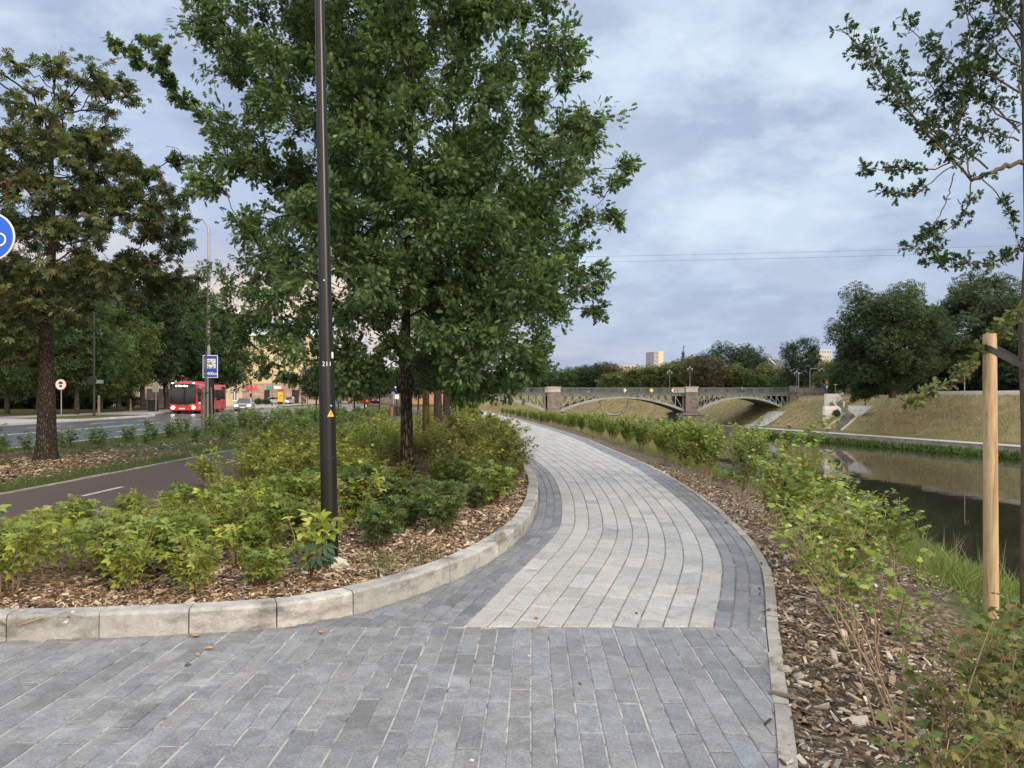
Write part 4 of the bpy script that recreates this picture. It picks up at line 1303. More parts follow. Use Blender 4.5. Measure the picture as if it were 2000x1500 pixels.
PR = {}
for i in range(2):
    PR['rasp_y%d' % i] = shrub_proto('yellow_shrub', *shrub_data(100 + i, .66, .42, 11, 15, RASP, .098, YG, branch=4), STEM_TAN)
    PR['rasp_g%d' % i] = shrub_proto('green_shrub', *shrub_data(110 + i, .56, .42, 11, 15, RASP5, .106, GR, branch=3), STEM_RED)
    PR['rasp_d%d' % i] = shrub_proto('dark_shrub', *shrub_data(120 + i, .62, .42, 11, 14, RASP5, .108, DG, branch=4), STEM_RED)
    PR['dense_o%d' % i] = shrub_proto('olive_shrub', *shrub_data(130 + i, .98, .55, 13, 16, RASP, .085, OL, branch=5), STEM_TAN)
    PR['dense_y%d' % i] = shrub_proto('tall_yellow_shrub', *shrub_data(140 + i, .92, .55, 13, 17, CURR, .065, YG, branch=5), STEM_TAN)
    PR['hedge%d' % i] = shrub_proto('hedge_shrub', *shrub_data(150 + i, 1.42, .40, 13, 26, CURR, .06, CU, branch=7, bare=.25, bup=.6), STEM_TAN)
PR['lone'] = shrub_proto('lone_shrub', *shrub_data(160, .42, .2, 4, 12, RASP, .12, YG, branch=2), STEM_TAN)
rs = np.random.default_rng(3)
taken = []


def free(x, y, r):
    if any((x - a) ** 2 + (y - b) ** 2 < (r * .5 + c * .5) ** 2 for a, b, c in taken): return False
    taken.append((x, y, r)); return True


taken.append((-1.63, 6.6, .25)); taken.append((obase[0], obase[1], .5))
BEDG = 'low shrubs filling the mulched bed'
# named bushes at the front of the bed
front = [((205, 1128), 'rasp_g0', 1.0, 'bushy yellow-green shrub on red stems at the front left of the bed'),
         ((345, 1120), 'rasp_g1', .95, 'low fresh green bush with a single red stem at the front of the bed'),
         ((20, 1150), 'rasp_y0', 1.0, 'straggly pale shrub with red berries at the left end of the bed'),
         ((100, 1120), 'lone', 1.2, 'small sparse shrub between the straggly pale one and the bushy one'),
         ((470, 1100), 'lone', 1.0, 'tiny yellow sprout alone on the chips left of the lamp post'),
         ((520, 1095), 'rasp_g0', .8, 'green shrub arching over the chips just left of the lamp post'),
         ((600, 1108), 'lone', 1.3, 'small leafy shoot hugging the foot of the black lamp post'),
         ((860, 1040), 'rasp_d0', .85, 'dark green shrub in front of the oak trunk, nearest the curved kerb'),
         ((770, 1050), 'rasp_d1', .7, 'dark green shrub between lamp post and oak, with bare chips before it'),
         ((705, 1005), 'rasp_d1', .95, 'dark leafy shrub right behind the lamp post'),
         ((1000, 950), 'dense_o1', .62, 'olive shrub spilling over the kerb where the path narrows')]
for (px, py), k, s, lab in front:
    g = G(px, py, .13)
    taken.append((g[0], g[1], .45 * s))
    place_shrub(k, PR, tuple(g), rs.uniform(0, 6.28), s, lab, BEDG)


def bed_density(x, y):
    k = float(bedright(y)) - x                  # distance to the kerb or path
    px = 1000 + F * x / y
    if y < 9.5: return k > .56 + .22 * (y < 6.2) + (0.36 if 690 < px < 1000 else 0)
    return k > (.55 if y < 12.5 else .32)


count = 0
for y0 in np.concatenate([np.arange(5.6, 12, .36), np.arange(12, 24, .5), np.arange(24, 62, 1.1)]):
    for x0 in np.arange(float(cyr(y0)) + .3, float(bedright(y0)), .45 if y0 < 12 else (.62 if y0 < 24 else 1.05)):
        x, y = x0 + rs.uniform(-.2, .2), y0 + rs.uniform(-.18, .18)
        if not bed_density(x, y) or x < float(cyr(y)) + .25: continue
        r = .42 if y < 11 else (.5 if y < 24 else .8)
        if 6.4 < y < 13 and x < -2.6 - .12 * y and rs.random() < .28: continue
        if not free(x, y, r): continue
        u = (x - float(cyr(y))) / max(float(bedright(y) - cyr(y)), .1)
        px = 1000 + F * x / y
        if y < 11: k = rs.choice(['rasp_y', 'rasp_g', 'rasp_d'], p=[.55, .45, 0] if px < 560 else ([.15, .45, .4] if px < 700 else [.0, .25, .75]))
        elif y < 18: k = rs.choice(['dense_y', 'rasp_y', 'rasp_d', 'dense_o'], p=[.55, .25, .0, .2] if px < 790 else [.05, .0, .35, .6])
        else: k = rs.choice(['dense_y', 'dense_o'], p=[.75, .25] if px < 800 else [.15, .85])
        lab = {'rasp_y': 'yellowish bramble-like shrub among its like in the mulched bed', 'rasp_g': 'green bramble-like shrub among its like in the mulched bed', 'rasp_d': 'dark green shrub in the shade near the oak',
               'dense_y': 'knee-high yellow-green shrub in the dense part of the bed', 'dense_o': 'knee-high olive shrub in the dense part of the bed by the path'}[k]
        lowf = (.72 + .28 * sstep(5, 9, y)) * (.74 if u < .42 and 7.2 < y < 13.5 else 1.0) * (.5 if abs(px - 800) < 70 and 9.5 < y < 14.5 else 1.0) * (.72 if 770 < px < 905 and y > 13.5 else 1.0)
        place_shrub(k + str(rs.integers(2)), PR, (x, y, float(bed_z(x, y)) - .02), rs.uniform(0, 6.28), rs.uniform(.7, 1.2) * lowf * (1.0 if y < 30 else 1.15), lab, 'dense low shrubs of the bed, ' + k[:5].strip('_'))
        count += 1
print('bed shrubs', count)

# river side: tall currant-like shrubs, each near one of its own
def tall(seed, px, py, Yb, h, w, nst, lps, pal, lean, label, bare=.3, ls=.06, branch=7, tpl=CURR, stem=STEM_TAN, r=.006, bup=.5):
    X = (px - 1000) / F * Yb
    z = bank_z(X - float(xr(Yb))) + wob(X, Yb)
    wd, lv = shrub_data(seed, h * (.98 if seed in (205, 211) else .92), w * .9, nst, lps, tpl, ls, pal, bare=bare, branch=branch, lean=lean, stem_r=r, jit=.04, bup=bup)
    o = empty('riverside_shrub', (X, Yb, float(z)), 0, label, 'shrub', 'shrubs along the river side of the path')
    link('stems', wd.data('stems', stem), o); link('foliage', lv.data('foliage', LEAF), o)


RSH = [
    (201, 1735, 1490, 3.7, 1.2, .16, 4, 9, CU, (-.30, .85), 'shrub whose long bare stems lean left from the bottom of the frame', .55, .055, 5),
    (202, 1700, 1330, 4.6, 1.10, .17, 5, 22, CU, (-.12, .2), 'thin leafy shrub with a few red leaves, right of the end of the light paving', .30, .05, 6),
    (203, 1655, 1235, 5.4, 1.12, .18, 6, 26, CU, (-.14, .2), 'upright light green shrub just left of the one with red leaves', .28, .05, 7),
    (204, 1625, 1165, 6.2, 1.22, .20, 7, 28, CU, (-.10, .1), 'dense yellow-green shrub in the middle of the clump right of the path', .28, .05, 8),
    (205, 1565, 1110, 7.0, 1.36, .18, 7, 30, CU, (-.10, .1), 'tallest yellow-green shrub beside the path, its tip reaching up to the far promenade', .25, .052, 8),
    (206, 1670, 1130, 6.5, 1.0, .18, 6, 20, GR, (.10, .1), 'darker green shrub standing against the water, right of the tallest one', .35, .055, 6),
    (215, 1730, 1150, 6.3, 1.0, .10, 3, 20, GR, (.12, .05), 'slim dark green sprig leaning over the water, farthest right of its clump', .40, .055, 5),
    (216, 1545, 1070, 7.9, 1.18, .20, 7, 26, CU, (-.05, 0), 'yellow-green shrub behind the tallest one, left of it', .25, .05, 7),
    (217, 1530, 1030, 9.0, 1.15, .20, 6, 20, CU, (-.05, 0), 'last yellow-green shrub of the clump, nearest the dry grass', .25, .05, 6),
    (207, 1790, 1480, 3.4, .98, .08, 2, 12, GR, (.0, .1), 'single thin upright stem with a leafy tuft between the bushy shrubs', .60, .05, 3),
    (208, 1870, 1545, 2.98, .85, .14, 4, 18, CB, (.03, .1), 'brownish green upright shrub in the bottom right corner, left one of the pair', .18, .05, 6),
    (209, 1955, 1500, 3.2, .95, .13, 4, 18, CB, (.0, .05), 'brownish green upright shrub in the bottom right corner, right one of the pair', .18, .05, 6),
    (210, 1835, 1640, 2.7, .62, .14, 4, 18, CB, (.0, .05), 'low brownish shrub cut by the bottom edge', .1, .05, 5),
    (218, 1930, 1620, 2.75, .62, .14, 4, 18, CB, (.0, .05), 'lowest shrub in the bottom right corner of the frame', .1, .05, 5),
    (219, 1985, 1400, 3.6, .85, .14, 5, 20, CB, (.0, .05), 'green shrub at the right edge below the wooden stake', .2, .05, 5),
    (211, 1455, 1000, 10.4, 1.2, .26, 6, 14, DG, (-.1, 0), 'thin dark shrub with arching twigs between hedge and tall light shrub', .25, .055, 5)]
for sd_, px, py, Yb, h, w, nst, lps, pal, ln_, lab, bare, ls, brn in RSH:
    tall(sd_, px, py, Yb, h, w, nst, lps, pal, ln_, lab, bare, ls, brn, bup=.0 if sd_ == 211 else .55)
tall(212, 1375, 958, 12.6, 1.35, .40, 11, 28, CU, (0, 0), 'first dense bush of the hedge row, nearest the viewer, with bare lower stems', bare=.35)
tall(213, 1340, 945, 14.0, 1.30, .42, 11, 28, CU, (0, 0), 'second dense bush of the hedge row, left of the first', bare=.35)
tall(214, 1500, 1020, 9.6, .7, .25, 6, 12, OL, (0, 0), 'small low shrub in dry grass under the thin dark shrub', bare=.1)
for y in np.arange(14.8, 78, 1.12):
    y = y + rs.uniform(-.25, .25)
    d = rs.uniform(1.15, 2.0) if y > 17 else rs.uniform(1.5, 2.1)
    x = float(xr(y)) + d
    place_shrub('hedge%d' % rs.integers(2), PR, (x, y, float(bank_z(d)) - .05), rs.uniform(0, 6.28), rs.uniform(.88, 1.1) * float(np.interp(y, [14, 25, 40, 78], [.90, .84, .68, .48])), 'dense light green bush in the long hedge row beside the path', 'bushes of the riverside hedge row', 'hedge_shrub', 'shrub')

# dark hand-shaped weed by the lamp post foot
wd, lv = Wood(), Leaves(); rg = np.random.default_rng(9)
for k in range(8):
    a = rg.uniform(0, 6.28); e = np.array((.12 * math.cos(a), .12 * math.sin(a) - .04, rg.uniform(.16, .30)))
    wd.tube(bez(np.zeros(3), e * np.array((.4, .4, .8)), e, 5), np.linspace(.005, .003, 5), 5)
    dd_ = unit(np.array([[math.cos(a), math.sin(a) - .5, -.25]]))
    lv.add(PALM, e[None], dd_, unit(np.array([[0, -.4, 1.0]])), np.array([.13]), tints(1, rg, [(.048, .088, .044, 1)], .2))
tree_obj('weed', wd, lv, tuple(G(607, 1128, .14)), 'dark green weed with hand-shaped leaves at the foot of the lamp post', 'plant', bark=STEM_RED)

# feathery plants on the verge beside the road
FE_PAL = [(.15, .22, .07, 3), (.19, .26, .09, 3), (.23, .25, .10, 1), (.11, .16, .05, 2)]
for i in range(3):
    PR['feather%d' % i] = shrub_proto('feathery_plant', *shrub_data(170 + i, .72, .24, 7, 13, SPRIG, .12, FE_PAL, branch=3, bare=.05, stem_r=.004), BARK_YOUNG, NEEDLE)
n = 0
for y in np.arange(15, 62, .62):
    for off in (-13.6, -12.7, -11.9):
        x = off - 0.6 * bend(y) + rs.uniform(-.45, .45); yy = y + rs.uniform(-.3, .3)
        if rs.random() < (.45 if off < -13 else .74) or abs(x - sb[0]) < .5 and abs(yy - SY) < .6: continue
        if abs(yy - CY) < 1.2 and x > -12.2: continue
        place_shrub('feather%d' % rs.integers(3), PR, (x, yy, .07), rs.uniform(0, 6.28), rs.uniform(.75, 1.25) * (1 + .3 * (y > 35)), 'feathery green plant on the verge between road and cycle path', 'feathery plants on the roadside verge', 'verge_plant', 'plant'); n += 1
for y in np.arange(24, 66, 1.1):
    for off in (-9.2, -10.2, -11.2):
        x = off - 1.2 * bend(y) + rs.uniform(-.5, .5)
        if rs.random() < (.75 - .6 * (y > 32)): continue
        place_shrub('feather%d' % rs.integers(3), PR, (x, y + rs.uniform(-.5, .5), .07), rs.uniform(0, 6.28), rs.uniform(.7, 1.0), 'feathery green plant on the verge between road and cycle path', 'feathery plants on the roadside verge', 'verge_plant', 'plant'); n += 1
print('feather', n)

# ---------------------------------------------------------------- grass and chips (stuff)
def grass(name, pts, h, pal, seed, lean=.45, w=1.0, m=NEEDLE, blade=BLADE):
    rg = np.random.default_rng(seed); n = len(pts)
    d = unit(np.array((0, 0, 1.0)) + rg.normal(0, lean, (n, 3)) * np.array((1, 1, .2)))
    nr = unit(rg.normal(size=(n, 3)) * np.array((1, 1, .2)))
    lv = Leaves(); tp = (blade[0] * np.array((w, 1, 1)), blade[1])
    lv.add(tp, np.asarray(pts), d, nr, h * rg.uniform(.5, 1.25, n), tints(n, rg, pal, .25))
    return tag(link(name, lv.data(name, m)), kind='stuff')


rg = np.random.default_rng(50)
GP = [(.11, .18, .045, 3), (.16, .23, .06, 3), (.21, .25, .09, 1.5), (.27, .25, .13, .8)]
pts = []
while len(pts) < 52000:
    y = 3.0 + 27 * rg.random() ** 1.6; d = rg.uniform(1.5, 5.0)
    if d < 2.6 and rg.random() > (d - 1.4) * .9: continue
    if d < 2.8 and math.sin(3.3 * y + 2 * d) < -.5: continue
    x = float(xr(y)) + d
    pts.append((x, y, float(bank_z(d)) + wob(x, y) - .02))
grass('bank_grass', pts, .24, GP, 51, lean=.6, w=.9)
pts = []
while len(pts) < 13000:
    y = 2.6 + 60 * rg.random() ** 2.0; d = rg.uniform(.5, 2.9); x = float(xr(y)) + d
    if math.sin(x * 2.7 + y * 1.9) + math.sin(y * 3.1 - x) < .6 - 1.5 * float(sstep(1.0, 2.0, d)): continue
    pts.append((x, y, float(bank_z(d)) + wob(x, y) - .02))
grass('sparse_bank_grass', pts, .17, [(.10, .13, .04, 2), (.20, .17, .08, 2), (.27, .22, .12, 1.5)], 52, .7, w=.7)
# taller bleached stalks along the break of the bank
pts = []
for k in range(420):
    y = rg.uniform(7, 17); d = rg.uniform(2.9, 4.1); x = float(xr(y)) + d
    pts.append((x, y, float(bank_z(d))))
grass('bleached_grass', pts, .55, [(.34, .30, .19, 2), (.22, .24, .10, 1)], 53, .5, w=.35)
pts = []
while len(pts) < 24000:
    y = 9 + 55 * rg.random() ** 1.5; a, b = float(xnear(y)) + .2, float(cyl_(y)) - .05
    u = rg.random(); x = a + (b - a) * u
    e = max(1 - (x - a) / 1.7, 1 - (b - x) / 1.6)
    if rg.random() > max(e, .6 * float(sstep(20, 28, y))) + .08: continue
    pts.append((x, y, .08))
grass('verge_grass', pts, .15, [(.08, .115, .035, 3), (.11, .14, .045, 3), (.16, .16, .065, 1)], 54, .6, w=1.8)
pts = []
while len(pts) < 900:
    px, py = rg.uniform(700, 1010), rg.uniform(960, 1110); g = G(px, py, .14)
    if g[0] > float(bedright(g[1])) - .2 or math.sin(g[0] * 5) + math.sin(g[1] * 4.1) < .7: continue
    pts.append((g[0], g[1], .12))
for c in (G(735, 1118, .14), G(975, 1050, .14)):
    for k in range(140): pts.append((c[0] + rg.normal(0, .09), c[1] + rg.normal(0, .08), .12))
grass('bed_grass', pts, .12, [(.10, .15, .04, 3), (.15, .18, .06, 2), (.25, .21, .11, 1)], 55, .5, w=.8)


def chips(name, pts, zs, size, seed, pal):
    rg = np.random.default_rng(seed); n = len(pts)
    L = size * rg.lognormal(0, .45, n); W = L * rg.uniform(.22, .6, n); H = np.minimum(L * rg.uniform(.06, .2, n), .012)
    V0 = np.array([(-1, -.8, -1), (1, -.55, -1), (.85, .9, -1), (-.8, .7, -1), (-.95, -.7, 1), (.9, -.6, 1), (.8, .75, 1), (-.85, .65, 1)]) * .5
    V = V0[None] * np.stack([L, W, H], 1)[:, None] * rg.uniform(.8, 1.2, (n, 8, 1))
    a, b, c = rg.uniform(0, 6.28, n), rg.normal(0, .30, n), rg.normal(0, .35, n)
    x = np.stack([np.cos(a) * np.cos(b), np.sin(a) * np.cos(b), np.sin(b)], 1)
    y = unit(np.stack([-np.sin(a), np.cos(a), np.tan(c)], 1)); y = unit(y - x * (x * y).sum(1, keepdims=True)); z = np.cross(x, y)
    W3 = V[..., 0:1] * x[:, None] + V[..., 1:2] * y[:, None] + V[..., 2:3] * z[:, None]
    W3[..., :2] += np.asarray(pts)[:, None, :2]; W3[..., 2] += (np.asarray(zs) + rg.uniform(0, .018, n))[:, None]
    f = np.array([(4, 5, 6, 7), (0, 1, 5, 4), (1, 2, 6, 5), (2, 3, 7, 6), (3, 0, 4, 7)])
    Fq = (f[None] + (np.arange(n) * 8)[:, None, None]).reshape(-1, 4)
    return tag(mk(name, W3.reshape(-1, 3), Fq, CHIP, col=np.repeat(tints(n, rg, pal, .25, .012), 8, 0)), kind='stuff')


t = NT('wood_chip'); v = t.coord('Object', (1, 1, 1))
c = t.mix(1.0, t.attr(), t.ramp(t.noise(v, 90, 4, .7), [(.3, .72), (.7, 1.2)]), 'MULTIPLY')
CHIP = t.done(t.bsdf(c, .85, 0, .2))
CP = [(.40, .30, .20, 2.6), (.28, .19, .12, 3), (.16, .10, .065, 3.4), (.075, .05, .035, 3.2), (.52, .44, .34, 1.5), (.36, .33, .29, 1)]
pts = []
while len(pts) < 21000:
    y = 4.6 + 5.2 * rg.random() ** 1.3; b = float(bedright(y)) - .17; x = rg.uniform(max(-5.25, b - 2.6), max(b, -5.2))
    pts.append((x, y))
pts = np.array(pts)
chips('bed_chips', pts, [float(bed_z(x, y)) for x, y in pts], .034, 61, CP)
pts = []
while len(pts) < 5000:
    y = 9.5 + 9 * rg.random() ** 1.3; b = float(bedright(y)) - .15; x = rg.uniform(b - 1.3, b); pts.append((x, y))
pts = np.array(pts)
chips('bed_chips', pts, [float(bed_z(x, y)) for x, y in pts], .05, 62, CP)
CPG = [(.38, .30, .22, 2.4), (.25, .185, .13, 3), (.14, .10, .07, 3.4), (.065, .047, .036, 3.4), (.46, .42, .36, 1.5), (.28, .26, .24, 1.4)]
pts = []
while len(pts) < 24000:
    y = 2.2 + 16 * rg.random() ** 1.9; d = .10 + 2.5 * rg.random() ** (1.25 if y > 5 else 1.0)
    if d > 1.5 and math.sin(y * 1.3) + math.sin(d * 4 + y) < -.3: continue
    if rg.random() < .006: d = rg.uniform(-.06, .1)
    pts.append((float(xr(y)) + d, y, d))
pts = np.array(pts)
chips('bank_chips', pts, [(float(bank_z(d)) + wob(x, y) * min(1, d * .6)) if d > .1 else .004 for x, y, d in pts], .036, 63, CPG)
pts = []
while len(pts) < 5000:
    y = 12 + 22 * rg.random() ** 1.3; x = rg.normal(-10.6, .9)
    if not (float(xnear(y)) + 1.2 < x < float(cyl_(y)) - .8) or (y > 19 and rg.random() < .8): continue
    pts.append((x, y))
pts = np.array(pts)
chips('verge_chips', pts, np.full(len(pts), .085), .07, 64, CP)
# ================================================================== STREET FURNITURE, VEHICLES, PEOPLE
BLACKP = mat('black_paint', (.010, .0098, .010), .30, var=.15, scale=30, bump=.05, bscale=200, bdist=.002, spec=.42)
WHITE = mat('white_plastic', (.72, .72, .70), .5, var=.05)
STEELG = mat('galvanised_steel', (.30, .31, .32), .45, .6, var=.15, scale=10)
DARKM = mat('dark_metal', (.022, .023, .025), .5, var=.15)
YEL = mat('warning_yellow', (.75, .50, .03), .5, var=.08, scale=20)
BLUE = mat('sign_blue', (.008, .055, .42), .4, var=.05)
BLUE2 = mat('cycle_sign_blue', (.006, .10, .62), .4, var=.04)
SIGNW = mat('sign_white', (.78, .79, .80), .4, var=.04)
SIGNR = mat('sign_red', (.55, .03, .03), .4, var=.05)
SIGNBK = mat('sign_black', (.02, .02, .02), .5, var=.05)
SIGNBACK = mat('sign_back_grey', (.36, .36, .35), .55, .3, var=.1)
GLASS = mat('dark_glass', (.012, .014, .017), .05, var=.5, scale=.8, spec=.5)
RUBBER = mat('rubber', (.015, .015, .016), .8, var=.1)
RIM = mat('alloy_rim', (.42, .43, .45), .35, .8, var=.1)
PLATE = mat('number_plate', (.7, .7, .7), .5, var=.05)
HEADL = mat('lit_headlight', (.9, .9, .85), .2, var=0, emit=(1.0, .95, .82), estr=14)
TAIL = mat('lit_tail_light', (.6, .02, .02), .3, var=0, emit=(1.0, .05, .04), estr=3)
LENS = mat('lamp_lens', (.5, .5, .48), .2, var=.05)

# ---------------------------------------------------------------- black lamp post
LY = 6.6
lb = np.array(((645 - 1000) / F * LY, LY, .12))
post = empty('lamp_post', tuple(lb), 0, 'tall black tapering steel lamp post numbered 211, in front of the oak', 'lamp post')
lean = (-.095 / 5.03, 0.0)
prof = [(0, .0745), (.35, .0742), (1.25, .0722), (1.36, .0716), (2.3, .0575), (3.2, .051), (5.0, .042), (7.6, .034)]
def axis(z): return np.array((lean[0] * z, lean[1] * z, z))
MB().tube([axis(z) for z, r in prof], [r for z, r in prof], 40).build('pole', BLACKP, post, smooth=True)
top = axis(7.6)
MB().tube([top + np.array(p) for p in ((0, 0, -.2), (0, 0, .15), (.1, -.0, .4), (.45, 0, .52), (.9, 0, .55))], [.034, .032, .03, .028, .026], 14).build('arm', BLACKP, post, smooth=True)
hd = MB().box(tuple(top + np.array((1.2, 0, .55))), (.62, .24, .07)).build('lamp_head', BLACKP, post, bevel=.02)
MB().box(tuple(top + np.array((1.24, 0, .512))), (.42, .18, .012)).build('lamp_lens', LENS, hd)
def rad_at(z): return np.interp(z, [p[0] for p in prof], [p[1] for p in prof])


def wrap(me, zc, a0=0.0, off=.0015):
    """bend a flat mesh (x across, y up) round the pole; a0 = angle from facing the viewer, to the right"""
    n = len(me.vertices); c = np.empty(n * 3, np.float32); me.vertices.foreach_get('co', c); c = c.reshape(-1, 3)
    z = zc + c[:, 1]; r = rad_at(z) + off + np.clip(c[:, 2], 0, .002)
    a = a0 + c[:, 0] / rad_at(zc)
    out = np.stack([lean[0] * z + r * np.sin(a), lean[1] * z - r * np.cos(a), z], 1).astype(np.float32)
    me.vertices.foreach_set('co', out.ravel()); me.update(); return me


def fine_poly(pts, n=8):
    """outline densified and filled with a grid of strips so that it can bend"""
    x = [p[0] for p in pts]; xs = np.linspace(min(x), max(x), n + 1)
    return xs


def flat_quad_mesh(name, w, h, m, nx=8):
    V = [(w * (i / nx - .5), h * (j - .5), 0) for j in (0, 1) for i in range(nx + 1)]
    Fs = [(i, i + 1, nx + 2 + i, nx + 1 + i) for i in range(nx)]
    mb = MB(); mb.add(V, Fs); return mb.data(name, m)


zz = lambda py: EYE - (py - HY) / F * (LY - .07) - lb[2]
view_a = -math.atan2(lb[0], lb[1])      # direction of the post seen from the path
link('number', wrap(text_mesh('211', .058, SIGNW, 'number', depth=.0008), zz(711), view_a + .06), post)
link('white_sticker', wrap(flat_quad_mesh('white_sticker', .03, .055, SIGNW), zz(693), view_a + .98), post)
def tri_mesh(name, w, h, m, n=8):
    V = []; Fs = []
    for j in range(n + 1):
        f = 1 - j / n
        for i in range(5): V.append((w * f * (i / 4 - .5), h * (j / n - .5), 0))
    for j in range(n):
        for i in range(4): Fs.append((5 * j + i, 5 * j + i + 1, 5 * j + i + 6, 5 * j + i + 5))
    return MB().add(V, Fs).data(name, m)
tz_ = zz(807)
wt = link('warning_sticker', wrap(tri_mesh('warning_sticker', .064, .062, YEL), tz_, view_a + .42, .0012), post)
bolt = MB(); bolt.add([(.004, .014, 0), (-.009, -.003, 0), (-.001, -.003, 0), (-.005, -.019, 0), (.008, -.001, 0), (.001, -.001, 0), (.009, .014, 0)], [(0, 1, 2, 5, 6), (2, 3, 4, 5)])
link('lightning_mark', wrap(bolt.data('lightning_mark', SIGNBK), tz_ - .008, view_a + .42, .0022), wt)
# service door with its lock
zt, zb_ = zz(783), zz(890)
dr = MB()
for sgn in (-1, 1):
    dr.tube([axis(z) + np.array((math.sin(view_a + .28 + sgn * .62) * (rad_at(z) + .0005), -math.cos(view_a + .28 + sgn * .62) * (rad_at(z) + .0005), 0)) for z in np.linspace(zb_, zt, 6)], .0018, 6)
for zc, s in ((zt, 1), (zb_, -1)):
    dr.tube([axis(zc + s * .03 * math.cos(a / .62 * math.pi / 2)) + np.array((math.sin(view_a + .28 + a) * (rad_at(zc) + .0005), -math.cos(view_a + .28 + a) * (rad_at(zc) + .0005), 0)) for a in np.linspace(-.62, .62, 9)], .0018, 6)
door = dr.build('service_door', DARKM, post)
lk = MB(); a = view_a + .45; c = axis(zz(793)) + np.array((math.sin(a), -math.cos(a), 0)) * (rad_at(1.3) + .001)
lk.ball(tuple(c), (.012, .008, .012)).build('lock', STEELG, door)
for py, dx in ((547, -.2), (1500, 0)):
    if py < 1000:
        a = view_a - .12; z = zz(py); c = axis(z) + np.array((math.sin(a), -math.cos(a), 0)) * rad_at(z)
        MB().ball(tuple(c), (.007, .005, .007)).build('rivet', SIGNW, post)
# crumbling concrete footing beside the post
foot = MB(); fr = np.random.default_rng(4)
foot.ball((0, 0, 0), (.10, .09, .075), 14, 9)
foot.V = [tuple(np.array(v) * (1 + .25 * fr.normal() * .4)) for v in foot.V]
o = foot.build('concrete_lump', CONC2, loc=tuple(G(658, 1106, .14)))
o.data.attributes.new('tint', 'FLOAT_COLOR', 'POINT').data.foreach_set('color', np.tile([1.6, 1.55, 1.45, 1], len(o.data.vertices)))
tag(o, 'rough pale lump of concrete beside the foot of the lamp post', 'concrete')

# ---------------------------------------------------------------- blue cycle sign at the left edge
cs = empty('cycle_sign', (-4.42, 6.12, .0), 0, 'round blue sign with a white cycle symbol, cut by the left edge', 'road sign')
MB().tube([(0, .03, 0), (0, .03, 3.25)], .03, 12).build('post', STEELG, cs, smooth=True)
zc = EYE + (HY - 462) / F * 6.1
ox = ((-19 - 1000) / F * 6.1) + 4.42
MB().lathe([(0, -.004), (.199, -.004), (.2, 0), (.199, .008), (0, .008)], (ox, -.015, zc), 48, 'y').build('rim', SIGNW, cs, smooth=True)
MB().lathe([(0, -.0075), (.188, -.0075), (.188, -.005), (0, -.005)], (ox, -.015, zc), 48, 'y').build('disc', BLUE2, cs)
def ring(mb, cx, cz, r, w, y, n=28):
    V = []; Fs = []
    for k in range(n):
        t = 2 * math.pi * k / n
        V += [(cx + r * math.cos(t), y, cz + r * math.sin(t)), (cx + (r - w) * math.cos(t), y, cz + (r - w) * math.sin(t))]
    for k in range(n):
        a, b = 2 * k, 2 * ((k + 1) % n)
        Fs.append((a, b, b + 1, a + 1))
    return mb.add(V, Fs)
mb = MB(); ring(mb, ox + .08, zc - .025, .056, .013, -.0265); ring(mb, ox - .08, zc - .025, .056, .013, -.0265)
for a, b in (((-.08, -.025), (-.03, .055)), ((-.03, .055), (.05, .055)), ((.05, .055), (.08, -.025)), ((-.03, .055), (-.005, -.025)), ((-.005, -.025), (.05, .055)), ((-.08, -.025), (-.005, -.025)), ((.05, .055), (.045, .09)), ((.045, .09), (.07, .09)), ((-.035, .075), (-.03, .055)), ((-.055, .078), (-.015, .078))):
    A, B = np.array(a), np.array(b); d = B - A; L = np.linalg.norm(d); nn = np.array((-d[1], d[0])) / L * .006
    mb.add([(ox + p[0], -.0268, zc + p[1]) for p in (A - nn, B - nn, B + nn, A + nn)], [(0, 1, 2, 3)])
mb.build('cycle_symbol', SIGNW, cs)

# ---------------------------------------------------------------- blue service sign beside the road: 400 m
sgx = empty('service_sign', (((412 - 1000) / F * 36.2), 36.2, .05), R(4), 'blue rectangular sign with a car symbol and 400m on a thick black post', 'road sign')
MB().tube([(0, .06, 0), (0, .06, 3.4)], .13, 14).build('post', BLACKP, sgx, smooth=True)
pz0, pz1 = EYE + (HY - 738) / F * 36.2 - .05, EYE + (HY - 694) / F * 36.2 - .05
w = .72
MB().box((0, -.09, (pz0 + pz1) / 2), (w, .04, pz1 - pz0), ).build('border', SIGNW, sgx, bevel=.01)
MB().box((0, -.1125, (pz0 + pz1) / 2), (w - .07, .006, pz1 - pz0 - .07)).build('panel', BLUE, sgx)
MB().box((0, -.117, pz0 + .70), (w - .20, .004, .46)).build('white_field', SIGNW, sgx)
mb = MB()
def seg(a, b, wd=.022, y=-.1205):
    A, B = np.array(a), np.array(b); d = B - A; nn = np.array((-d[1], d[0])) / np.linalg.norm(d) * wd / 2
    mb.add([(p[0], y, p[1] + pz0 + .70) for p in (A - nn, B - nn, B + nn, A + nn)], [(0, 1, 2, 3)])
for a, b in (((-.25, .0), (.25, .0)), ((-.18, .03), (-.18, .12)), ((-.18, .12), (.0, .14)), ((.0, .14), (.08, .05)), ((.08, .05), (-.18, .03)), ((.1, .08), (.2, .2)), ((-.14, -.17), (-.08, -.05)), ((-.08, -.05), (.05, -.04)), ((.05, -.04), (.2, -.14)), ((.2, -.14), (.18, -.18)), ((.18, -.18), (-.14, -.17))): seg(a, b)
for cx, cz in ((-.08, -.185), (.12, -.185), (-.12, .02), (.02, .03)): mb.lathe([(0, -.1215), (.032, -.1215), (.032, -.1205), (0, -.1205)], (cx, 0, pz0 + .70 + cz), 12, 'y')
mb.build('car_symbol', SIGNBK, sgx)
tm = link('lettering', text_mesh('400m', .215, SIGNW, bold=True), sgx, (.09, -.1175, pz0 + .20)); tm.rotation_euler = (R(90), 0, 0)
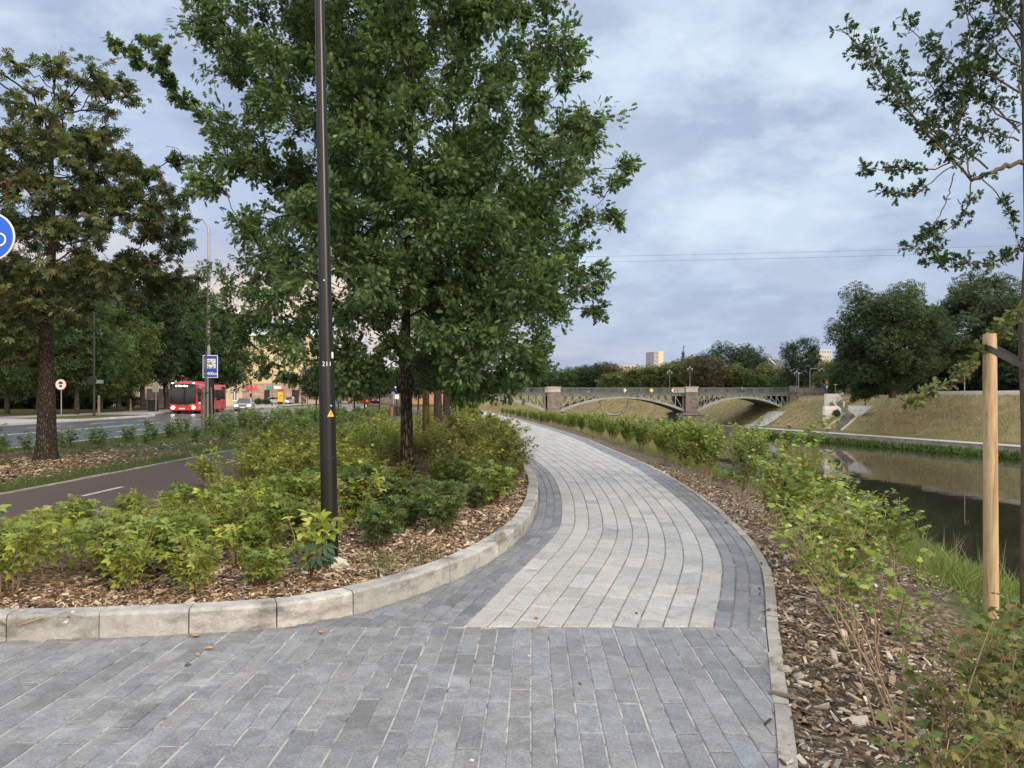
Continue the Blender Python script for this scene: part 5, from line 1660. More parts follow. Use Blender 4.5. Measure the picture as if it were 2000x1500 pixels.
mb = MB(); mb.add([(-.29, -.118, pz0 + .2), (-.21, -.118, pz0 + .13), (-.21, -.118, pz0 + .175), (-.15, -.118, pz0 + .175), (-.15, -.118, pz0 + .225), (-.21, -.118, pz0 + .225), (-.21, -.118, pz0 + .27)], [(0, 1, 2, 3, 4, 5, 6)])
mb.build('arrow', SIGNW, sgx)

# ---------------------------------------------------------------- street lamps
def arm_lamp(name, px, Y, ztop, zb, armx, label, m=STEELG, r=.075, group='street lamps', reach=1.3):
    o = empty(name, ((px - 1000) / F * Y, Y, zb), 0, label, 'street lamp', group)
    h = ztop - zb
    MB().tube([(0, 0, 0), (0, 0, h - .9), (armx * .05, 0, h - .45), (armx * .3 * reach, 0, h - .08), (armx * reach, 0, h)], [r, r * .62, r * .58, r * .5, r * .45], 10).build('pole', m, o, smooth=True)
    MB().box((armx * (reach + .25), 0, h), (.75, .26, .12)).build('lamp_head', m, o, bevel=.04)
    return o
arm_lamp('street_lamp', 408, 37.6, EYE + (HY - 425) / F * 37.6, .08, -1, 'grey curved-arm street lamp rising out of the young staked tree', r=.10, reach=1.0)
o = arm_lamp('street_lamp', 184, 57.6, EYE + (HY - 588) / F * 57.6, .1, 1, 'tall black curved-arm lamp on the far side of the road', DARKM, .09, reach=1.0)
MB().lathe([(0, -.05), (.36, -.05), (.36, .05), (0, .05)], (-.1, -.1, EYE + (HY - 746) / F * 57.6), 16, 'y').build('round_sign', SIGNBK, o)
MB().box((.42, 0, EYE + (HY - 748) / F * 57.6), (.45, .3, .28)).build('box', STEELG, o)

# signs across the road
o = empty('restriction_sign', ((119 - 1000) / F * 57, 57, .1), 0, 'round white sign with red border across the road, left of the black lamp', 'road sign')
MB().tube([(0, .05, 0), (0, .05, 2.6)], .045, 10).build('post', STEELG, o, smooth=True)
zs_ = EYE + (HY - 751) / F * 57 - .1
MB().lathe([(0, -.03), (.44, -.03), (.44, 0), (0, 0)], (0, 0, zs_), 24, 'y').build('border', SIGNR, o)
MB().lathe([(0, -.036), (.395, -.036), (.395, -.032), (0, -.032)], (0, 0, zs_), 24, 'y').build('face', SIGNW, o)
MB().box((0, -.04, zs_ + .1), (.34, .006, .12)).box((0, -.04, zs_ + .19), (.2, .006, .08)).box((0, -.04, zs_ - .12), (.2, .006, .16)).build('symbol', SIGNBK, o)
o = empty('bus_stop_sign', ((304.5 - 1000) / F * 74, 74, .1), 0, 'plain grey back of a rectangular sign left of the red bus', 'road sign')
MB().tube([(0, .0, 0), (0, .0, 3.0)], .05, 10).build('post', STEELG, o, smooth=True)
MB().box((0, -.07, EYE + (HY - 757.5) / F * 74 - .1), (.62, .04, .88)).build('panel', SIGNBACK, o, bevel=.01)
o = empty('litter_bin', ((299 - 1000) / F * 76, 76, .1), 0, 'dark upright litter bin left of the red bus', 'bin')
MB().box((0, 0, .55), (.85, .6, 1.1)).build('body', DARKM, o, bevel=.05)
MB().box((0, 0, 1.13), (.95, .7, .1)).build('lid', DARKM, o, bevel=.03)
for i, (px, Y, h, lab) in enumerate(((255, 76, 1.2, 'short pale post on the grass left of the litter bin'), (193, 60, 1.5, 'short brown post on the grass right of the black lamp'))):
    tag(MB().tube([(0, 0, 0), (0, 0, h)], [.11, .09], 8).tube([(0, 0, h), (0, 0, h + .12)], [.12, .02], 8).build('bollard', STAKE_OLD, loc=((px - 1000) / F * Y, Y, .1)), lab, 'post')

# ---------------------------------------------------------------- red city bus
BRED = mat('bus_red', (.50, .022, .030), .25, var=.06, scale=2, spec=.6)
BPINK = mat('bus_roof_red', (.55, .05, .07), .35, var=.08, scale=2)
bus = empty('city_bus', ((357 - 1000) / F * 70.0, 70.0, -.02), R(8.5), 'red city bus with lit headlights pulling out of the stop', 'bus')
def sect(y, w, h0, h1, rr=.22):
    return [(-w, y, h0), (w, y, h0), (w, y, h1 - rr), (w - rr * .35, y, h1 - rr * .3), (w - rr, y, h1), (-w + rr, y, h1), (-w + rr * .35, y, h1 - rr * .3), (-w, y, h1 - rr)]
b = MB(); S = [sect(.10, 1.12, .32, 2.86), sect(.22, 1.26, .30, 2.92), (sect(.6, 1.275, .30, 2.95)), sect(11.7, 1.275, .30, 2.95), sect(11.95, 1.22, .36, 2.86)]
V = [p for s_ in S for p in s_]; n8 = 8
Fs = [(i * n8 + k, (i + 1) * n8 + k, (i + 1) * n8 + (k + 1) % n8, i * n8 + (k + 1) % n8) for i in range(4) for k in range(n8)] + [tuple(range(8)), tuple(range(32, 40))[::-1]]
body = b.add(V, Fs).build('body', BRED, bus, smooth=True)
ws = MB(); 
for x0, x1, z0, z1, y in ((-1.2, 1.2, .95, 2.88, .05),): ws.prism([(x0 + .02, z0 + .06), (-.4, z0 - .08), (.4, z0 - .08), (x1 - .02, z0 + .06), (x1, z1 - .2), (x1 - .16, z1), (x0 + .16, z1), (x0, z1 - .2)], y, y + .06)
wsp = ws.build('windscreen', GLASS, bus)
for s in (-1, 1):
    sg_ = MB()
    for y0, y1, z0 in ((.25, 1.55, 1.15), (1.7, 4.3, 1.25), (4.42, 7.0, 1.25), (7.12, 9.2, 1.25), (9.32, 11.3, 1.35)): sg_.box((s * 1.272, (y0 + y1) / 2, (z0 + 2.36) / 2), (.02, y1 - y0, 2.36 - z0))
    sg_.box((s * 1.27, 10.6, 2.55), (.025, 1.7, .3))
    sg_.build('side_windows', GLASS, bus)
for nm, x in (('headlight', -.92), ('headlight', .92)):
    MB().ball((x, .11, .60), (.17, .09, .13)).build(nm, HEADL, bus, smooth=True)
for x in (-.95, .95): MB().ball((x, .12, 2.90), (.07, .05, .05)).build('marker_lamp', HEADL, bus)
MB().box((-.1, .075, .50), (.52, .03, .115)).build('number_plate', PLATE, bus)
MB().prism([(-1.0, 2.50), (1.0, 2.50), (1.0, 2.80), (-1.0, 2.80)], .035, .055).build('display_panel', SIGNBK, bus)
AMB = mat('display_letters', (.9, .9, .85), .5, var=0, emit=(1, .97, .88), estr=4)
tm = link('display_lettering', text_mesh('16  Vilnia - Rasos', .225, AMB, bold=True), bus, (-.12, .03, 2.65)); tm.rotation_euler = (R(90), 0, 0); tm.scale = (.72, 1, 1)
MB().box((0, .085, .84), (.26, .02, .07)).build('badge', STEELG, bus)
for x in (-.5, .45): MB().bar((x, .045, 1.0), (x + .55, .045, 1.75), .03).build('wiper', DARKM, bus)
for s in (-1, 1): MB().tube([(s * 1.18, .2, 2.75), (s * 1.42, -.05, 2.7), (s * 1.45, -.12, 2.45)], .03, 8).box((s * 1.45, -.12, 2.25), (.2, .1, .42)).build('mirror', DARKM, bus)
def wheel(parent, x, y, r, w, s):
    t_ = MB().lathe([(r * .62, -w / 2), (r, -w / 2 + .02), (r, w / 2 - .02), (r * .62, w / 2)], (x, y, r), 20, 'x').build('tyre', RUBBER, parent, smooth=True)
    MB().lathe([(0, -.02), (r * .6, -.01), (r * .62, .03), (0, .03)], (x + s * (w / 2 - .01), y, r), 16, 'x').build('rim', RIM, t_, smooth=True)
for y in (2.7, 8.8):
    for s in (-1, 1):
        wheel(bus, s * 1.12, y, .48, .30, s)
MB().box((0, 5.0, 3.03), (1.7, 6.5, .18)).box((0, 1.4, 2.99), (1.5, 1.0, .1)).build('roof_unit', BPINK, bus, bevel=.04)
MB().box((1.28, 4.0, .78), (.01, 1.5, .85)).build('white_figure', SIGNW, bus)
MB().box((1.28, .95, 1.02), (.01, .7, .16)).build('white_stripe', SIGNW, bus)
MB().box((.75, .085, .86), (.3, .02, .06), ry=-.5).build('gold_mark', YEL, bus)
MB().box((0, 6, .26), (2.3, 11.2, .14)).build('underside', RUBBER, bus)


# ---------------------------------------------------------------- cars
def car(loc, rz, paint, label, lit=False, tail=False, hatch=False, group='cars in the street'):
    o = empty('car', loc, rz, label, 'car', group)
    # side profile (y forward is negative: the car faces -Y)
    low = [(-2.25, .28), (-2.28, .55), (-2.15, .72), (-1.1, .92), (.0, .96), (1.9, .97), (2.2, .92), (2.28, .6), (2.22, .3)]
    b = MB(); V = []; Fs = []; n = len(low)
    for x, inset in ((-.90, .06), (-.86, 0), (-.5, -.02), (.5, -.02), (.86, 0), (.90, .06)):
        for (y, z) in low: V.append((x, y * (1 - inset * .4), z - (inset * .25 if z > .5 else 0)))
    for i in range(5):
        for k in range(n): Fs.append((i * n + k, i * n + (k + 1) % n, (i + 1) * n + (k + 1) % n, (i + 1) * n + k))
    Fs += [tuple(range(n))[::-1], tuple(range(5 * n, 6 * n))]
    bo = b.add(V, Fs).build('body', paint, o, smooth=True)
    r1 = 1.95 if hatch else 1.55
    cab = [(-1.15, .90), (-.35, 1.40), (.1, 1.46), (.9, 1.45), (r1 - .25, 1.30), (r1 + .15, .95)]
    def cabin(w0, w1, dz, m, name, sel=None):
        b = MB(); n = len(cab); V = []
        for s in (-1, 1):
            for y, z in cab: V.append((s * (w0 + (w1 - w0) * (z - .9) / .56), y, z + dz))
        b.add(V, [tuple(range(n)), tuple(range(2 * n - 1, n - 1, -1))] + [(i, n + i, n + (i + 1) % n, (i + 1) % n) for i in range(n)])
        return b.build(name, m, o)
    cabin(.80, .60, 0, GLASS, 'windows')
    b = MB(); rp = [(-.38, 1.385), (.1, 1.465), (.9, 1.455), (r1 - .28, 1.32)]
    V = [(s * (.63 if k else .66), y, z + .012) for s in (-1, 1) for k, (y, z) in enumerate(rp)]
    b.add(V, [(i, i + 1, 5 + i, 4 + i) for i in range(3)])
    for s in (-1, 1):
        for a_, c_ in (((-1.15, .9, .81), (-.36, 1.40, .63)), ((r1 + .15, .95, .80), (r1 - .25, 1.31, .66)), ((.35, .93, .815), (.35, 1.45, .625)), ((-.36, 1.40, .635), (.9, 1.455, .625)), ((.9, 1.455, .625), (r1 - .25, 1.31, .66))):
            b.bar((s * a_[2], a_[0], a_[1]), (s * c_[2], c_[0], c_[1]), .06)
    b.build('roof', paint, o)
    for y in (-1.4, 1.35):
        for s in (-1, 1): wheel(o, s * .80, y, .32, .22, s)
    for s in (-1, 1):
        MB().ball((s * .66, -2.17, .63), (.21, .09, .085)).build('headlight', HEADL if lit else LENS, o, smooth=True)
        MB().ball((s * .70, 2.24, .76), (.17, .05, .09)).build('tail_light', TAIL if tail else SIGNR, o, smooth=True)
        MB().ball((s * .98, -.75, .98), (.10, .07, .07)).build('mirror', paint, o, smooth=True)
    MB().box((0, -2.27, .62), (.8, .03, .16)).box((0, -2.27, .38), (1.2, .03, .12)).build('grille', SIGNBK, o)
    MB().box((0, -2.30, .47), (.5, .02, .11)).build('number_plate', PLATE, o)
    MB().box((0, 0, .24), (1.5, 4.2, .1)).build('underside', RUBBER, o)
    return o
SILV = mat('silver_paint', (.42, .44, .46), .25, .5, var=.05, spec=.6)
CWHITE = mat('white_car_paint', (.65, .66, .66), .25, var=.04, spec=.6)
CGREY = mat('grey_car_paint', (.14, .15, .17), .25, .4, var=.05, spec=.6)
CRED = mat('red_car_paint', (.45, .02, .02), .25, var=.05, spec=.6)
CBLUE = mat('dark_car_paint', (.02, .025, .04), .25, var=.05, spec=.6)
car(((478 - 1000) / F * 83, 83, -.02), R(14), SILV, 'silver saloon car driving towards us with bright headlights', lit=True)
car(((543 - 1000) / F * 148, 148, .12), R(100), CWHITE, 'white car parked by the yellow building, left of the advertising column', hatch=True)
car(((566 - 1000) / F * 150, 150, .12), R(15), SILV, 'pale grey car parked by the yellow building, right of the advertising column', hatch=True)
car(((711 - 1000) / F * 165, 165, .0), R(190), CRED, 'red car with lit tail lights driving away, seen under the oak', tail=True)
car(((735 - 1000) / F * 190, 190, .0), R(185), CBLUE, 'dark car farther up the street, right of the red one', tail=True)
car(((266 - 1000) / F * 108, 108, .1), R(-80), SILV, 'pale car parked among the park trees behind the bus stop')
car(((622 - 1000) / F * 160, 160, .0), R(12), CWHITE, 'white car with headlights on, just left of the black lamp post', lit=True)


# ---------------------------------------------------------------- people (one skinned body, clothes over it)
SKIN = mat('skin', (.42, .25, .17), .6, var=.08)
HAIRD = mat('dark_hair', (.03, .02, .014), .7, var=.2)
def cloth(name, c): return mat(name, c, .9, var=.12, scale=8, spec=.15)


def skin_mesh(name, joints, edges, m, sub=1, root=0):
    me = bpy.data.meshes.new(name); me.from_pydata([j[:3] for j in joints], edges, [])
    o = bpy.data.objects.new(name, me); COL.objects.link(o)
    sk = o.modifiers.new('skin', 'SKIN'); sk.use_smooth_shade = True
    sv = me.skin_vertices[0].data
    for i, j in enumerate(joints):
        r = j[3]; sv[i].radius = r if hasattr(r, '__len__') else (r, r); sv[i].use_root = i == root
    sb_ = o.modifiers.new('sub', 'SUBSURF'); sb_.levels = sub; sb_.render_levels = sub
    dg = bpy.context.evaluated_depsgraph_get(); dg.update()
    out = bpy.data.meshes.new_from_object(o.evaluated_get(dg))
    bpy.data.objects.remove(o); out.materials.clear(); out.materials.append(m); out.name = name
    return out


def person(loc, rz, label, shirt, trousers, h=1.72, stride=.25, seated=False, hair=HAIRD, group=None, short=False):
    o = empty('person', loc, rz, label, 'person', group)
    k = h / 1.72; s = stride
    J = [(0, 0, .95, (.13, .10)), (0, -.01, 1.15, (.125, .095)), (0, 0, 1.36, (.15, .10)), (0, 0, 1.48, .055), (0, -.02, 1.55, .06), (0, -.025, 1.64, (.078, .09)), (0, -.02, 1.70, .05)]
    E = [(0, 1), (1, 2), (2, 3), (3, 4), (4, 5), (5, 6)]
    if seated: legs = {-1: [(-.1, -.02, .92), (-.12, -.42, .72), (-.12, -.22, .32), (-.12, -.36, .27)], 1: [(.1, -.02, .92), (.12, -.36, .60), (.12, -.30, .18), (.12, -.44, .14)]}
    else: legs = {-1: [(-.1, 0, .90), (-.1, -s * .45 - .02, .50), (-.1, -s, .09), (-.1, -s - .15, .04)], 1: [(.1, 0, .90), (.1, s * .35 - .04, .50), (.1, s, .10), (.1, s - .14, .04)]}
    leg_idx = {}
    for sd_, L in legs.items():
        b0 = len(J)
        for p, r in zip(L, (.085, .062, .042, .034)): J.append((*p, r))
        E += [(0, b0), (b0, b0 + 1), (b0 + 1, b0 + 2), (b0 + 2, b0 + 3)]; leg_idx[sd_] = b0
    arm_idx = {}
    for sd_ in (-1, 1):
        b0 = len(J); f = -sd_ * s * .8
        L = [(sd_ * .19, 0, 1.40, .052), (sd_ * .24, (-.25 if seated else .5 * f), 1.14, .042), (sd_ * .24, (-.5 if seated else -.10 + f * .8), .98 if seated else .91, .032), (sd_ * .24, (-.57 if seated else -.13 + f), .96 if seated else .83, .034)]
        J += L; E += [(2, b0), (b0, b0 + 1), (b0 + 1, b0 + 2), (b0 + 2, b0 + 3)]; arm_idx[sd_] = b0
        # hand: five short fingers from the palm
        palm = np.array(L[3][:3]); fo = np.array((0, -.04, -.08)) if not seated else np.array((0, -.07, -.03))
        for q in range(4):
            b1 = len(J); J.append((*(palm + np.array((0, .02 - .013 * q, 0)) + fo * (.75 + .1 * (q in (1, 2)))), .008)); E.append((b0 + 3, b1))
        b1 = len(J); J.append((*(palm + np.array((-sd_ * .02, -.045, -.03))), .009)); E.append((b0 + 3, b1))
    Jb = [tuple(np.array(j[:3]) * k) + (tuple(np.array(j[3]) * k) if hasattr(j[3], '__len__') else j[3] * k,) for j in J]
    link('body', skin_mesh('body', Jb, E, SKIN), o)
    def sub(ids, extra, m, name, tweak=None):
        mp = {v: i for i, v in enumerate(ids)}
        jj = []
        for v in ids:
            p = Jb[v]; r = p[3]
            jj.append((p[0], p[1], p[2], tuple(np.array(r) + extra) if hasattr(r, '__len__') else r + extra))
        link(name, skin_mesh(name, jj, [(mp[a], mp[b]) for a, b in E if a in mp and b in mp], m), o)
    sub([0, 1, 2] + [a + i for a in arm_idx.values() for i in (0, 1)], .022, shirt, 'shirt')
    sub([0] + [a + i for a in leg_idx.values() for i in ((0, 1) if short else (0, 1, 2))], .02, trousers, 'trousers')
    sh = MB()
    for a in leg_idx.values():
        p, q = np.array(Jb[a + 2][:3]), np.array(Jb[a + 3][:3]); c = (p + q) / 2; sh.ball((c[0], c[1], c[2] - .02), (.05, .13, .05), 10, 6)
    sh.build('shoes', RUBBER if not short else SIGNW, o)
    MB().ball((0, -.005 * k, 1.675 * k), (.088 * k, .10 * k, .085 * k), 12, 8).build('hair', hair, o, smooth=True)
    f = MB(); f.ball((-.03 * k, -.115 * k, 1.645 * k), .010); f.ball((.03 * k, -.115 * k, 1.645 * k), .010); f.ball((0, -.125 * k, 1.615 * k), (.012, .018, .02)); f.box((0, -.112 * k, 1.58 * k), (.045, .015, .01))
    f.build('face', mat('face_features', (.16, .08, .06), .6, var=.1), o)
    return o
W_, Y_, G_, B_, D_, P_ = cloth('white_cloth', (.70, .70, .70)), cloth('yellow_cloth', (.55, .45, .16)), cloth('grey_cloth', (.30, .32, .36)), cloth('blue_cloth', (.06, .09, .18)), cloth('dark_cloth', (.03, .03, .035)), cloth('pink_cloth', (.5, .25, .25))
person(((572 - 1000) / F * 146, 146, .112), R(160), 'person in a white shirt and pale shorts walking by the yellow building', W_, P_, 1.72, .22, short=True)
person(((596 - 1000) / F * 152, 152, .112), R(60), 'person in pink standing far off by the yellow building, near the black lamp post', P_, D_, 1.68, .08)

# ---------------------------------------------------------------- advertising column, traffic lights, far signs
o = empty('advertising_column', ((548 - 1000) / F * 145, 145, .11), 0, 'red and yellow advertising column in front of the yellow building', 'advert column')
MB().box((0, 0, .25), (1.0, .6, .5)).build('plinth', DARKM, o, bevel=.03)
MB().box((0, 0, 1.5), (.96, .5, 2.0)).build('yellow_poster', YEL, o, bevel=.03)
MB().box((0, 0, 2.75), (.96, .5, .5)).build('red_poster', SIGNR, o, bevel=.03)
MB().box((.1, -.26, 1.7), (.5, .02, .12), ry=-.4).box((-.1, -.26, 1.2), (.3, .02, .1), ry=.5).build('print', SIGNBK, o)
LRED = mat('lit_red_signal', (.6, .03, .03), .3, var=0, emit=(1, .06, .04), estr=5)
o = empty('traffic_light', ((490.5 - 1000) / F * 128, 128, .1), 0, 'traffic light showing red, right behind the silver car', 'traffic light')
MB().tube([(0, 0, 0), (0, 0, 4.6)], .07, 10).build('post', DARKM, o, smooth=True)
hs = MB().box((0, -.15, 1.95), (.32, .22, .9)).box((0, -.15, 4.1), (.32, .22, .9)).build('housing', SIGNBK, o, bevel=.03)
MB().lathe([(0, -.02), (.12, -.02), (.12, .02), (0, .02)], (0, -.27, 2.25), 14, 'y').lathe([(0, -.02), (.12, -.02), (.12, .02), (0, .02)], (0, -.27, 4.4), 14, 'y').build('red_lens', LRED, hs)
for px, Y, h, r, lab in ((531.5, 120, 6.4, .05, 'thin dark pole in front of the yellow building, left of the advertising column'), (554, 126, 6.8, .10, 'grey pole in front of the yellow building, right of the advertising column'), (590, 140, 3.4, .09, 'dark ornate pole by the far pavement, left of the black lamp post'), (601, 142, 3.2, .05, 'thin pole by the far pavement, close to the black lamp post')):
    tag(MB().tube([(0, 0, 0), (0, 0, .5), (0, 0, .55), (0, 0, h)], [r * 1.6, r * 1.5, r, r * .8], 10).ball((0, 0, h), r * 1.3).build('pole', STEELG if r == .10 else DARKM, loc=((px - 1000) / F * Y, Y, .1)), lab, 'pole')
def round_sign(px, py, Y, rad, face, label, zb=.05, extra=None):
    o = empty('road_sign', ((px - 1000) / F * Y, Y, zb), 0, label, 'road sign')
    z = EYE + (HY - py) / F * Y - zb
    MB().tube([(0, .05, 0), (0, .05, z + rad)], .04, 8).build('post', STEELG, o, smooth=True)
    MB().lathe([(0, -.01), (rad, -.01), (rad, .02), (0, .02)], (0, 0, z), 20, 'y').build('border', SIGNW, o)
    MB().lathe([(0, -.015), (rad * .9, -.015), (rad * .9, -.011), (0, -.011)], (0, 0, z), 20, 'y').build('face', face, o)
    if extra: MB().box((0, -.02, z), (rad * 1.0, .006, rad * .28)).box((-rad * .45, -.02, z), (rad * .3, .006, rad * .7), ry=.6).build('arrow', SIGNW, o)
    return o
round_sign(768, 768, 62, .13, BLUE2, 'round blue sign with white arrow seen left of the oak trunk', extra=True)
o = empty('stop_sign', ((775 - 1000) / F * 66, 66, .05), 0, 'bus stop sign on a dark post beside the oak trunk', 'road sign')
MB().tube([(0, .04, 0), (0, .04, 3.1)], .06, 8).build('post', DARKM, o, smooth=True)
zt_ = EYE + (HY - 762) / F * 66
MB().box((0, 0, zt_), (.34, .03, .22)).build('blue_panel', BLUE, o); MB().box((0, 0, zt_ + .22), (.34, .03, .16)).build('white_panel', SIGNW, o); MB().box((0, 0, EYE + (HY - 776) / F * 66), (.36, .03, .42)).build('timetable', SIGNW, o)
o = empty('litter_bin', ((766 - 1000) / F * 58, 58, .05), 0, 'wood-sided litter bin with black lid left of the oak trunk', 'bin')
MB().box((0, 0, .42), (.22, .3, .8)).build('wooden_side', mat('bin_wood', (.28, .12, .06), .6, var=.2, scale=6), o); MB().box((0, 0, .87), (.3, .36, .08)).build('lid', DARKM, o); MB().box((-.16, 0, .4), (.07, .32, .8)).box((.16, 0, .4), (.07, .32, .8)).build('frame', DARKM, o)
o = empty('litter_bin', ((777 - 1000) / F * 60, 60, .05), 0, 'black litter bin right of the wood-sided one', 'bin')
MB().lathe([(.14, 0), (.2, .1), (.22, .75), (0, .78)], (0, 0, 0), 14).build('body', DARKM, o); MB().lathe([(.0, .84), (.24, .82), (.24, .79), (0, .79)], (0, 0, 0), 14).build('lid', DARKM, o)
o = empty('info_sign', ((666 - 1000) / F * 90, 90, .05), 0, 'blue box and white round sign on a dark pole right of the black lamp post', 'sign')
MB().tube([(0, 0, 0), (0, 0, 3.0)], .06, 8).build('post', DARKM, o); MB().box((-.25, 0, 1.1), (.55, .4, .75)).build('blue_box', BLUE2, o, bevel=.02); MB().lathe([(0, -.02), (.24, -.02), (.24, .02), (0, .02)], (-.1, -.08, EYE + (HY - 757) / F * 90), 16, 'y').build('face', SIGNW, o)

# small things lying on the paving
LEAFB = mat('dry_leaf', (.36, .22, .12), .8, var=.3, scale=40)
STONE_ = mat('pebble', (.10, .085, .07), .9, var=.3, scale=40); STONEW = mat('pale_pebble', (.55, .53, .50), .9, var=.2, scale=40)
for (px, py, r, m, lab, nm, cat_) in ((408, 1267, .028, LEAFB, 'tan dry leaf on the dark paving, below the kerb joint', 'fallen_leaf', 'leaf'), (383, 1243, .03, LEAFB, 'crumpled dry leaf against the foot of the kerb', 'fallen_leaf', 'leaf'), (386, 1280, .02, LEAFB, 'small curled leaf just above the dark pebble', 'fallen_leaf', 'leaf'), (627, 1236, .022, LEAFB, 'brown leaf scrap at the corner of the dark border stones', 'fallen_leaf', 'leaf'), (1047, 1208, .02, LEAFB, 'dry leaf speck on the light path stones', 'fallen_leaf', 'leaf'),
                              (368, 1300, .018, STONE_, 'dark pebble on the left paving below the kerb', 'pebble', 'stone'), (1133, 1337, .012, STONE_, 'brown pebble in a joint of the middle paving', 'pebble', 'stone'), (1243, 1198, .011, STONE_, 'dark speck of stone on the light path', 'pebble', 'stone'), (921, 1487, .011, STONEW, 'white chip of stone near the bottom edge', 'pebble', 'stone'), (1034, 1282, .009, STONEW, 'tiny white chip on the middle paving', 'pebble', 'stone')):
    g = G(px, py, 0); mb = MB(); mb.ball((0, 0, 0), (r, r * .7, r * (.25 if nm == 'fallen_leaf' else .6)), 9, 6)
    pr = np.random.default_rng(px); mb.V = [tuple(np.array(v) * (1 + .18 * pr.normal()) + np.array((0, 0, r * .2 * math.sin(v[0] / r * 3)))) for v in mb.V]
    o = mb.build(nm, m, loc=(g[0], g[1], r * .35)); o.rotation_euler = (0, 0, px)
    tag(o, lab, cat_)
for i, (px, py) in enumerate(((1765, 1338), (1765, 1345),)):
    pass
pr = np.random.default_rng(12)
for i, (px, py, r) in enumerate(((1515, 1300, .045), (1532, 1318, .04), (1520, 1352, .03), (1560, 1330, .03), (1530, 1480, .03))):
    g = G(px, py, -.02); mb = MB(); mb.ball((0, 0, 0), (r, r * .8, r * .7), 9, 6); mb.V = [tuple(np.array(v) * (1 + .14 * pr.normal())) for v in mb.V]
    tag(mb.build('rubble_stone', mat('rubble', (.30, .28, .25), .9, var=.3, scale=20), loc=(g[0], g[1], r * .2)), ('biggest', 'second', 'flat', 'far right', 'lowest')[i] + ' grey rubble stone among chips beside the path edging', 'stone')
# ================================================================== BRIDGE, FAR BANK, BUILDINGS, FAR TREES
BY = 190.0
def bx(px): return (px - 1000) / F * BY
def bz(py): return EYE - (py - HY) / F * BY
IRON = mat('bridge_iron', (.29, .31, .30), .7, var=.2, scale=.6, spec=.3)
IRON_D = mat('bridge_dark_iron', (.12, .135, .135), .7, var=.2, scale=.8, spec=.3)
DECKM = mat('bridge_girder', (.18, .20, .195), .7, var=.25, scale=.5, spec=.3)
MASON = masonry_mat('bridge_masonry', (.165, .145, .135), (.25, .215, .20), (.09, .082, .078), .9, .45)
CAPST = mat('pier_cap_stone', (.44, .39, .355), .85, var=.2, scale=.8)
br = empty('bridge', (0, BY, 0), 0, 'old iron bridge of grey arches on stone piers crossing the river', 'bridge')
XL, XR_ = -24.0, bx(1541)
PX1, PX2 = (bx(1069), bx(1094)), (bx(1338), bx(1361))
zt_, zd, zg, zc_, zsp = bz(757.5), bz(768.5), bz(773.5), bz(778), bz(805)
BD = 14.0
mb = MB().box(((XL + XR_) / 2, BD / 2, (zd + zg) / 2), (XR_ - XL, BD, zd - zg)).box(((XL + XR_) / 2, BD / 2, zd + .03), (XR_ - XL, BD + .5, .12))
for x in np.arange(XL + .5, XR_, 1.75): mb.box((x, -.10, (zd + zg) / 2 + .1), (.14, .24, zd - zg))
mb.build('deck', DECKM, br)
for yy, nm in ((-.15, 'railing'), (BD + .15, 'railing')):
    mb = MB()
    for z in (zd + .2, (zd + zt_) / 2, zt_): mb.box(((XL + XR_) / 2, yy, z), (XR_ - XL, .09, .10 if z < zt_ else .13))
    for x in np.arange(XL, XR_, .22): mb.box((x, yy, (zd + zt_) / 2), (.055, .05, zt_ - zd))
    for x in np.arange(XL, XR_, 3.5): mb.box((x, yy, (zd + zt_) / 2 + .06), (.16, .16, zt_ - zd + .15))
    mb.build(nm, IRON_D, br)


def span(x0, x1, name):
    c, h = (x0 + x1) / 2, (x1 - x0) / 2
    def za(x): return zsp + (zc_ - zsp) * (1 - ((x - c) / h) ** 2)
    xs = np.linspace(x0, x1, 33)
    mb = MB()
    for yy in (0.0, 3.2, 6.5, 9.8, 13.4):
        V = []
        for x in xs:
            d = .42 + .30 * abs((x - c) / h)
            for dz, dy in ((0, 0), (0, .5), (d, .5), (d, 0)): V.append((x, yy + dy, za(x) + dz))
        mb.add(V, [(4 * i + k, 4 * i + (k + 1) % 4, 4 * i + 4 + (k + 1) % 4, 4 * i + 4 + k) for i in range(32) for k in range(4)])
    mb.build('arch', IRON, br)
    V = [(x, y, za(x) + .2) for x in xs for y in (.5, 13.4)]
    MB().add(V, [(2 * i, 2 * i + 1, 2 * i + 3, 2 * i + 2) for i in range(32)]).build('soffit', IRON_D, br)
    mb = MB()
    n = 16; xx = np.linspace(x0 + .4, x1 - .4, n + 1)
    for yy in (.18, 13.2):
        for i, x in enumerate(xx):
            a = za(x) + .5
            if zg - a > .35:
                mb.bar((x, yy, a), (x, yy, zg), .17, .17)
                j = i + (1 if x < c else -1)
                if 0 <= j <= n and zg - za(xx[j]) > .1: mb.bar((x, yy, a), (xx[j], yy, zg), .15, .15)
    mb.build('spandrel_truss', IRON, br)
span(PX1[1] + .1, PX2[0] - .1, 'main'); span(PX2[1] + .1, XR_, 'right'); span(XL, PX1[0] - .1, 'left')
for (a, b) in (PX1, PX2):
    pr_ = MB().box(((a + b) / 2, BD / 2, (zd + zsp - 1) / 2 + .3), (b - a, BD + 2.0, zd - zsp + .6)).box(((a + b) / 2, BD / 2, (zsp - .3 + WZ - 1) / 2), (b - a + 2.6, BD + 5.0, zsp - .3 - WZ + 1)).box(((a + b) / 2, BD / 2, zsp - .45), (b - a + 3.0, BD + 5.6, .5)).build('pier', MASON, br)
    for ys_ in (-.3, BD + .3): MB().box(((a + b) / 2, ys_, zt_ - .55), (b - a + .05, 1.6, 1.3)).box(((a + b) / 2, ys_, zt_ + .15), (b - a + .4, 1.9, .28)).build('pier_cap', CAPST, pr_, bevel=.05)
